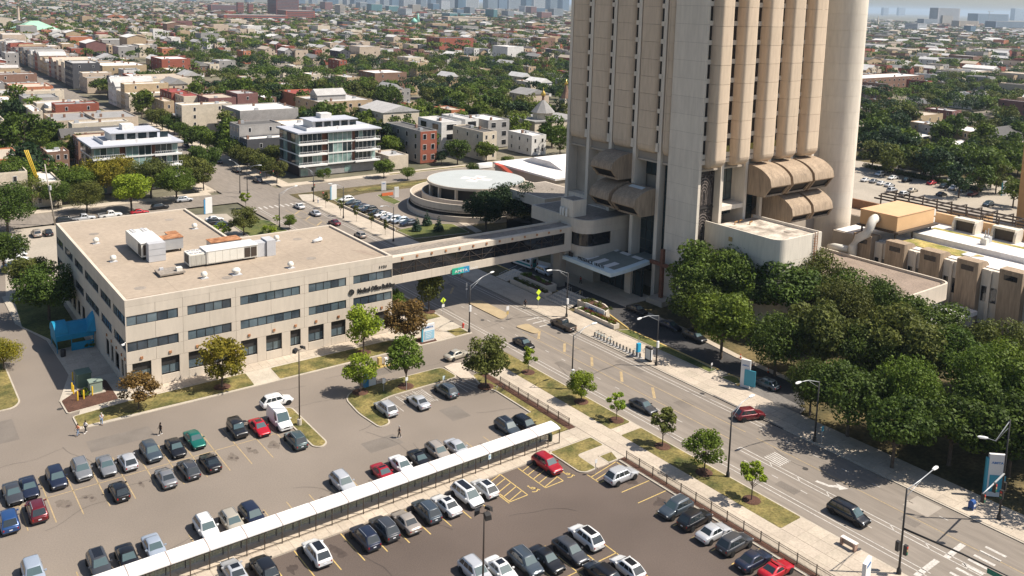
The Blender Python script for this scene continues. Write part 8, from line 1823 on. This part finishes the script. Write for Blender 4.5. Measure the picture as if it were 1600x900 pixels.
def wood(items, name, per, size, leafm):
    rng = np.random.default_rng(len(items)); n = len(items); a = np.array(items); idx = np.repeat(np.arange(n), per); m = len(idx)
    d = rng.normal(size=(m, 3)); d /= np.linalg.norm(d, axis=1, keepdims=True); d[:, 2] = np.where(d[:, 2] < -.5, -d[:, 2], d[:, 2])
    # lumps: each tree gets a few sub-crowns
    lump = rng.normal(size=(n, 5, 3)); lump /= np.linalg.norm(lump, axis=2, keepdims=True); lump[:, :, 2] = np.abs(lump[:, :, 2]) * .7; li = rng.integers(0, 5, m)
    s = a[idx, 2]; c = np.stack([a[idx, 0], a[idx, 1], 5.9 * s], 1) + lump[idx, li] * (2.5 * s)[:, None] * np.array([1, 1, .9])
    pos = c + d * (2.5 * s * (1 - .3 * rng.random(m)))[:, None] * np.array([1, 1, .85])
    nr = d * .8 + rng.normal(size=(m, 3)) * .5 + np.array([0, 0, .3]); nr /= np.linalg.norm(nr, axis=1, keepdims=True)
    t = np.cross(nr, rng.normal(size=(m, 3))); t /= np.linalg.norm(t, axis=1, keepdims=True); b = np.cross(nr, t); q = (size * (.6 + .8 * rng.random(m)))[:, None]
    v = np.stack([pos - t * q * .5, pos + b * q * .34, pos + t * q * .5, pos - b * q * .34], 1).reshape(-1, 3)
    mi = rng.integers(0, len(leafm), n)[idx]
    o = link(name, np_mesh(name, v, np.arange(len(v)).reshape(-1, 4), leafm, mi)); o['kind'] = 'stuff'; o['label'] = 'leafy tree crowns of the far streets'
rt = [t for t in ts if t not in ntset]
LM = [F_DARK, F_MID, F_OLIVE, F_DEEP]
dist = lambda t: math.hypot(t[0], t[1])
wood([t for t in rt if dist(t) < 900], 'distant_trees', 260, 1.15, LM); wood([t for t in rt if 900 <= dist(t) < 1900], 'distant_trees', 75, 2.0, LM); wood([t for t in rt if dist(t) >= 1900], 'far_trees', 18, 3.9, LM)
# streets of the grid
b = MB()
for j in range(0, 40): y = 254 + BY * j; b.face((-100, y - 5, -.05), (3200, y - 5, -.05), (3200, y + 5, -.05), (-100, y + 5, -.05))
struct('cross_streets', b, M_ROAD)
b = MB()
for i in range(1, 14): x = 95 + BXP * i; b.face((x - 6, -300, -.055), (x + 6, -300, -.055), (x + 6, 4000, -.055), (x - 6, 4000, -.055))
struct('long_streets', b, M_ROAD)
HG = thing('hedge', 'long clipped dark hedge between the car rows of the far lot', 'hedge', (*G(1440, 280), 0)); _a, _b = G(1352, 262), G(1530, 300)
_v = leaf_cloud(np.random.default_rng(9), [(np.array([_a[0] + (_b[0] - _a[0]) * k / 60, _a[1] + (_b[1] - _a[1]) * k / 60, 1.0]), 1.25) for k in range(61)], 7000, .45) - np.array(ORG[HG.name]); link('foliage', np_mesh('foliage', _v, np.arange(len(_v)).reshape(-1, 4), F_DARK), HG)
sheet('far_lot', [(218, 60, 322, 240)], MATS['pale_asphalt'], .034)
# cars along the shaded road
for k in range(16):
    y = 272 + 9.5 * k; s = k % 2
    car(rn.choice(('sedan', 'suv', 'hatchback')), rn.choice(('white', 'black', 'silver', 'grey', 'navy', 'dark red')), (NK + 1.4 if s else FK - 1.4, y), 'a' if s else 'b', '', 'cars parked along the shaded road beyond the crossing')
_n = 0
for o in [o for o in COL.objects if o.get('group') == 'cars parked along the shaded road beyond the crossing']:
    o['label'] = '%s car in the %s kerb row of the shaded road beyond the crossing' % (ORDW[_n // 2], 'left' if _n % 2 == 0 else 'right'); _n += 1
# ================================================================= HAZE
hz = MB().box(-30200, -30200, -1.35, 30200, 40200, 150); hzm = bpy.data.materials.new('haze'); hzm.use_nodes = True; nt_ = hzm.node_tree; nt_.nodes.clear()
out = nt_.nodes.new('ShaderNodeOutputMaterial'); pv = nt_.nodes.new('ShaderNodeVolumePrincipled'); pv.inputs['Color'].default_value = (.66, .82, 1.0, 1); pv.inputs['Density'].default_value = HAZE_D; pv.inputs['Anisotropy'].default_value = .2
nt_.links.new(pv.outputs[0], out.inputs['Volume']); HZ = link('haze', hz.mesh('haze', hzm)); HZ['kind'] = 'stuff'
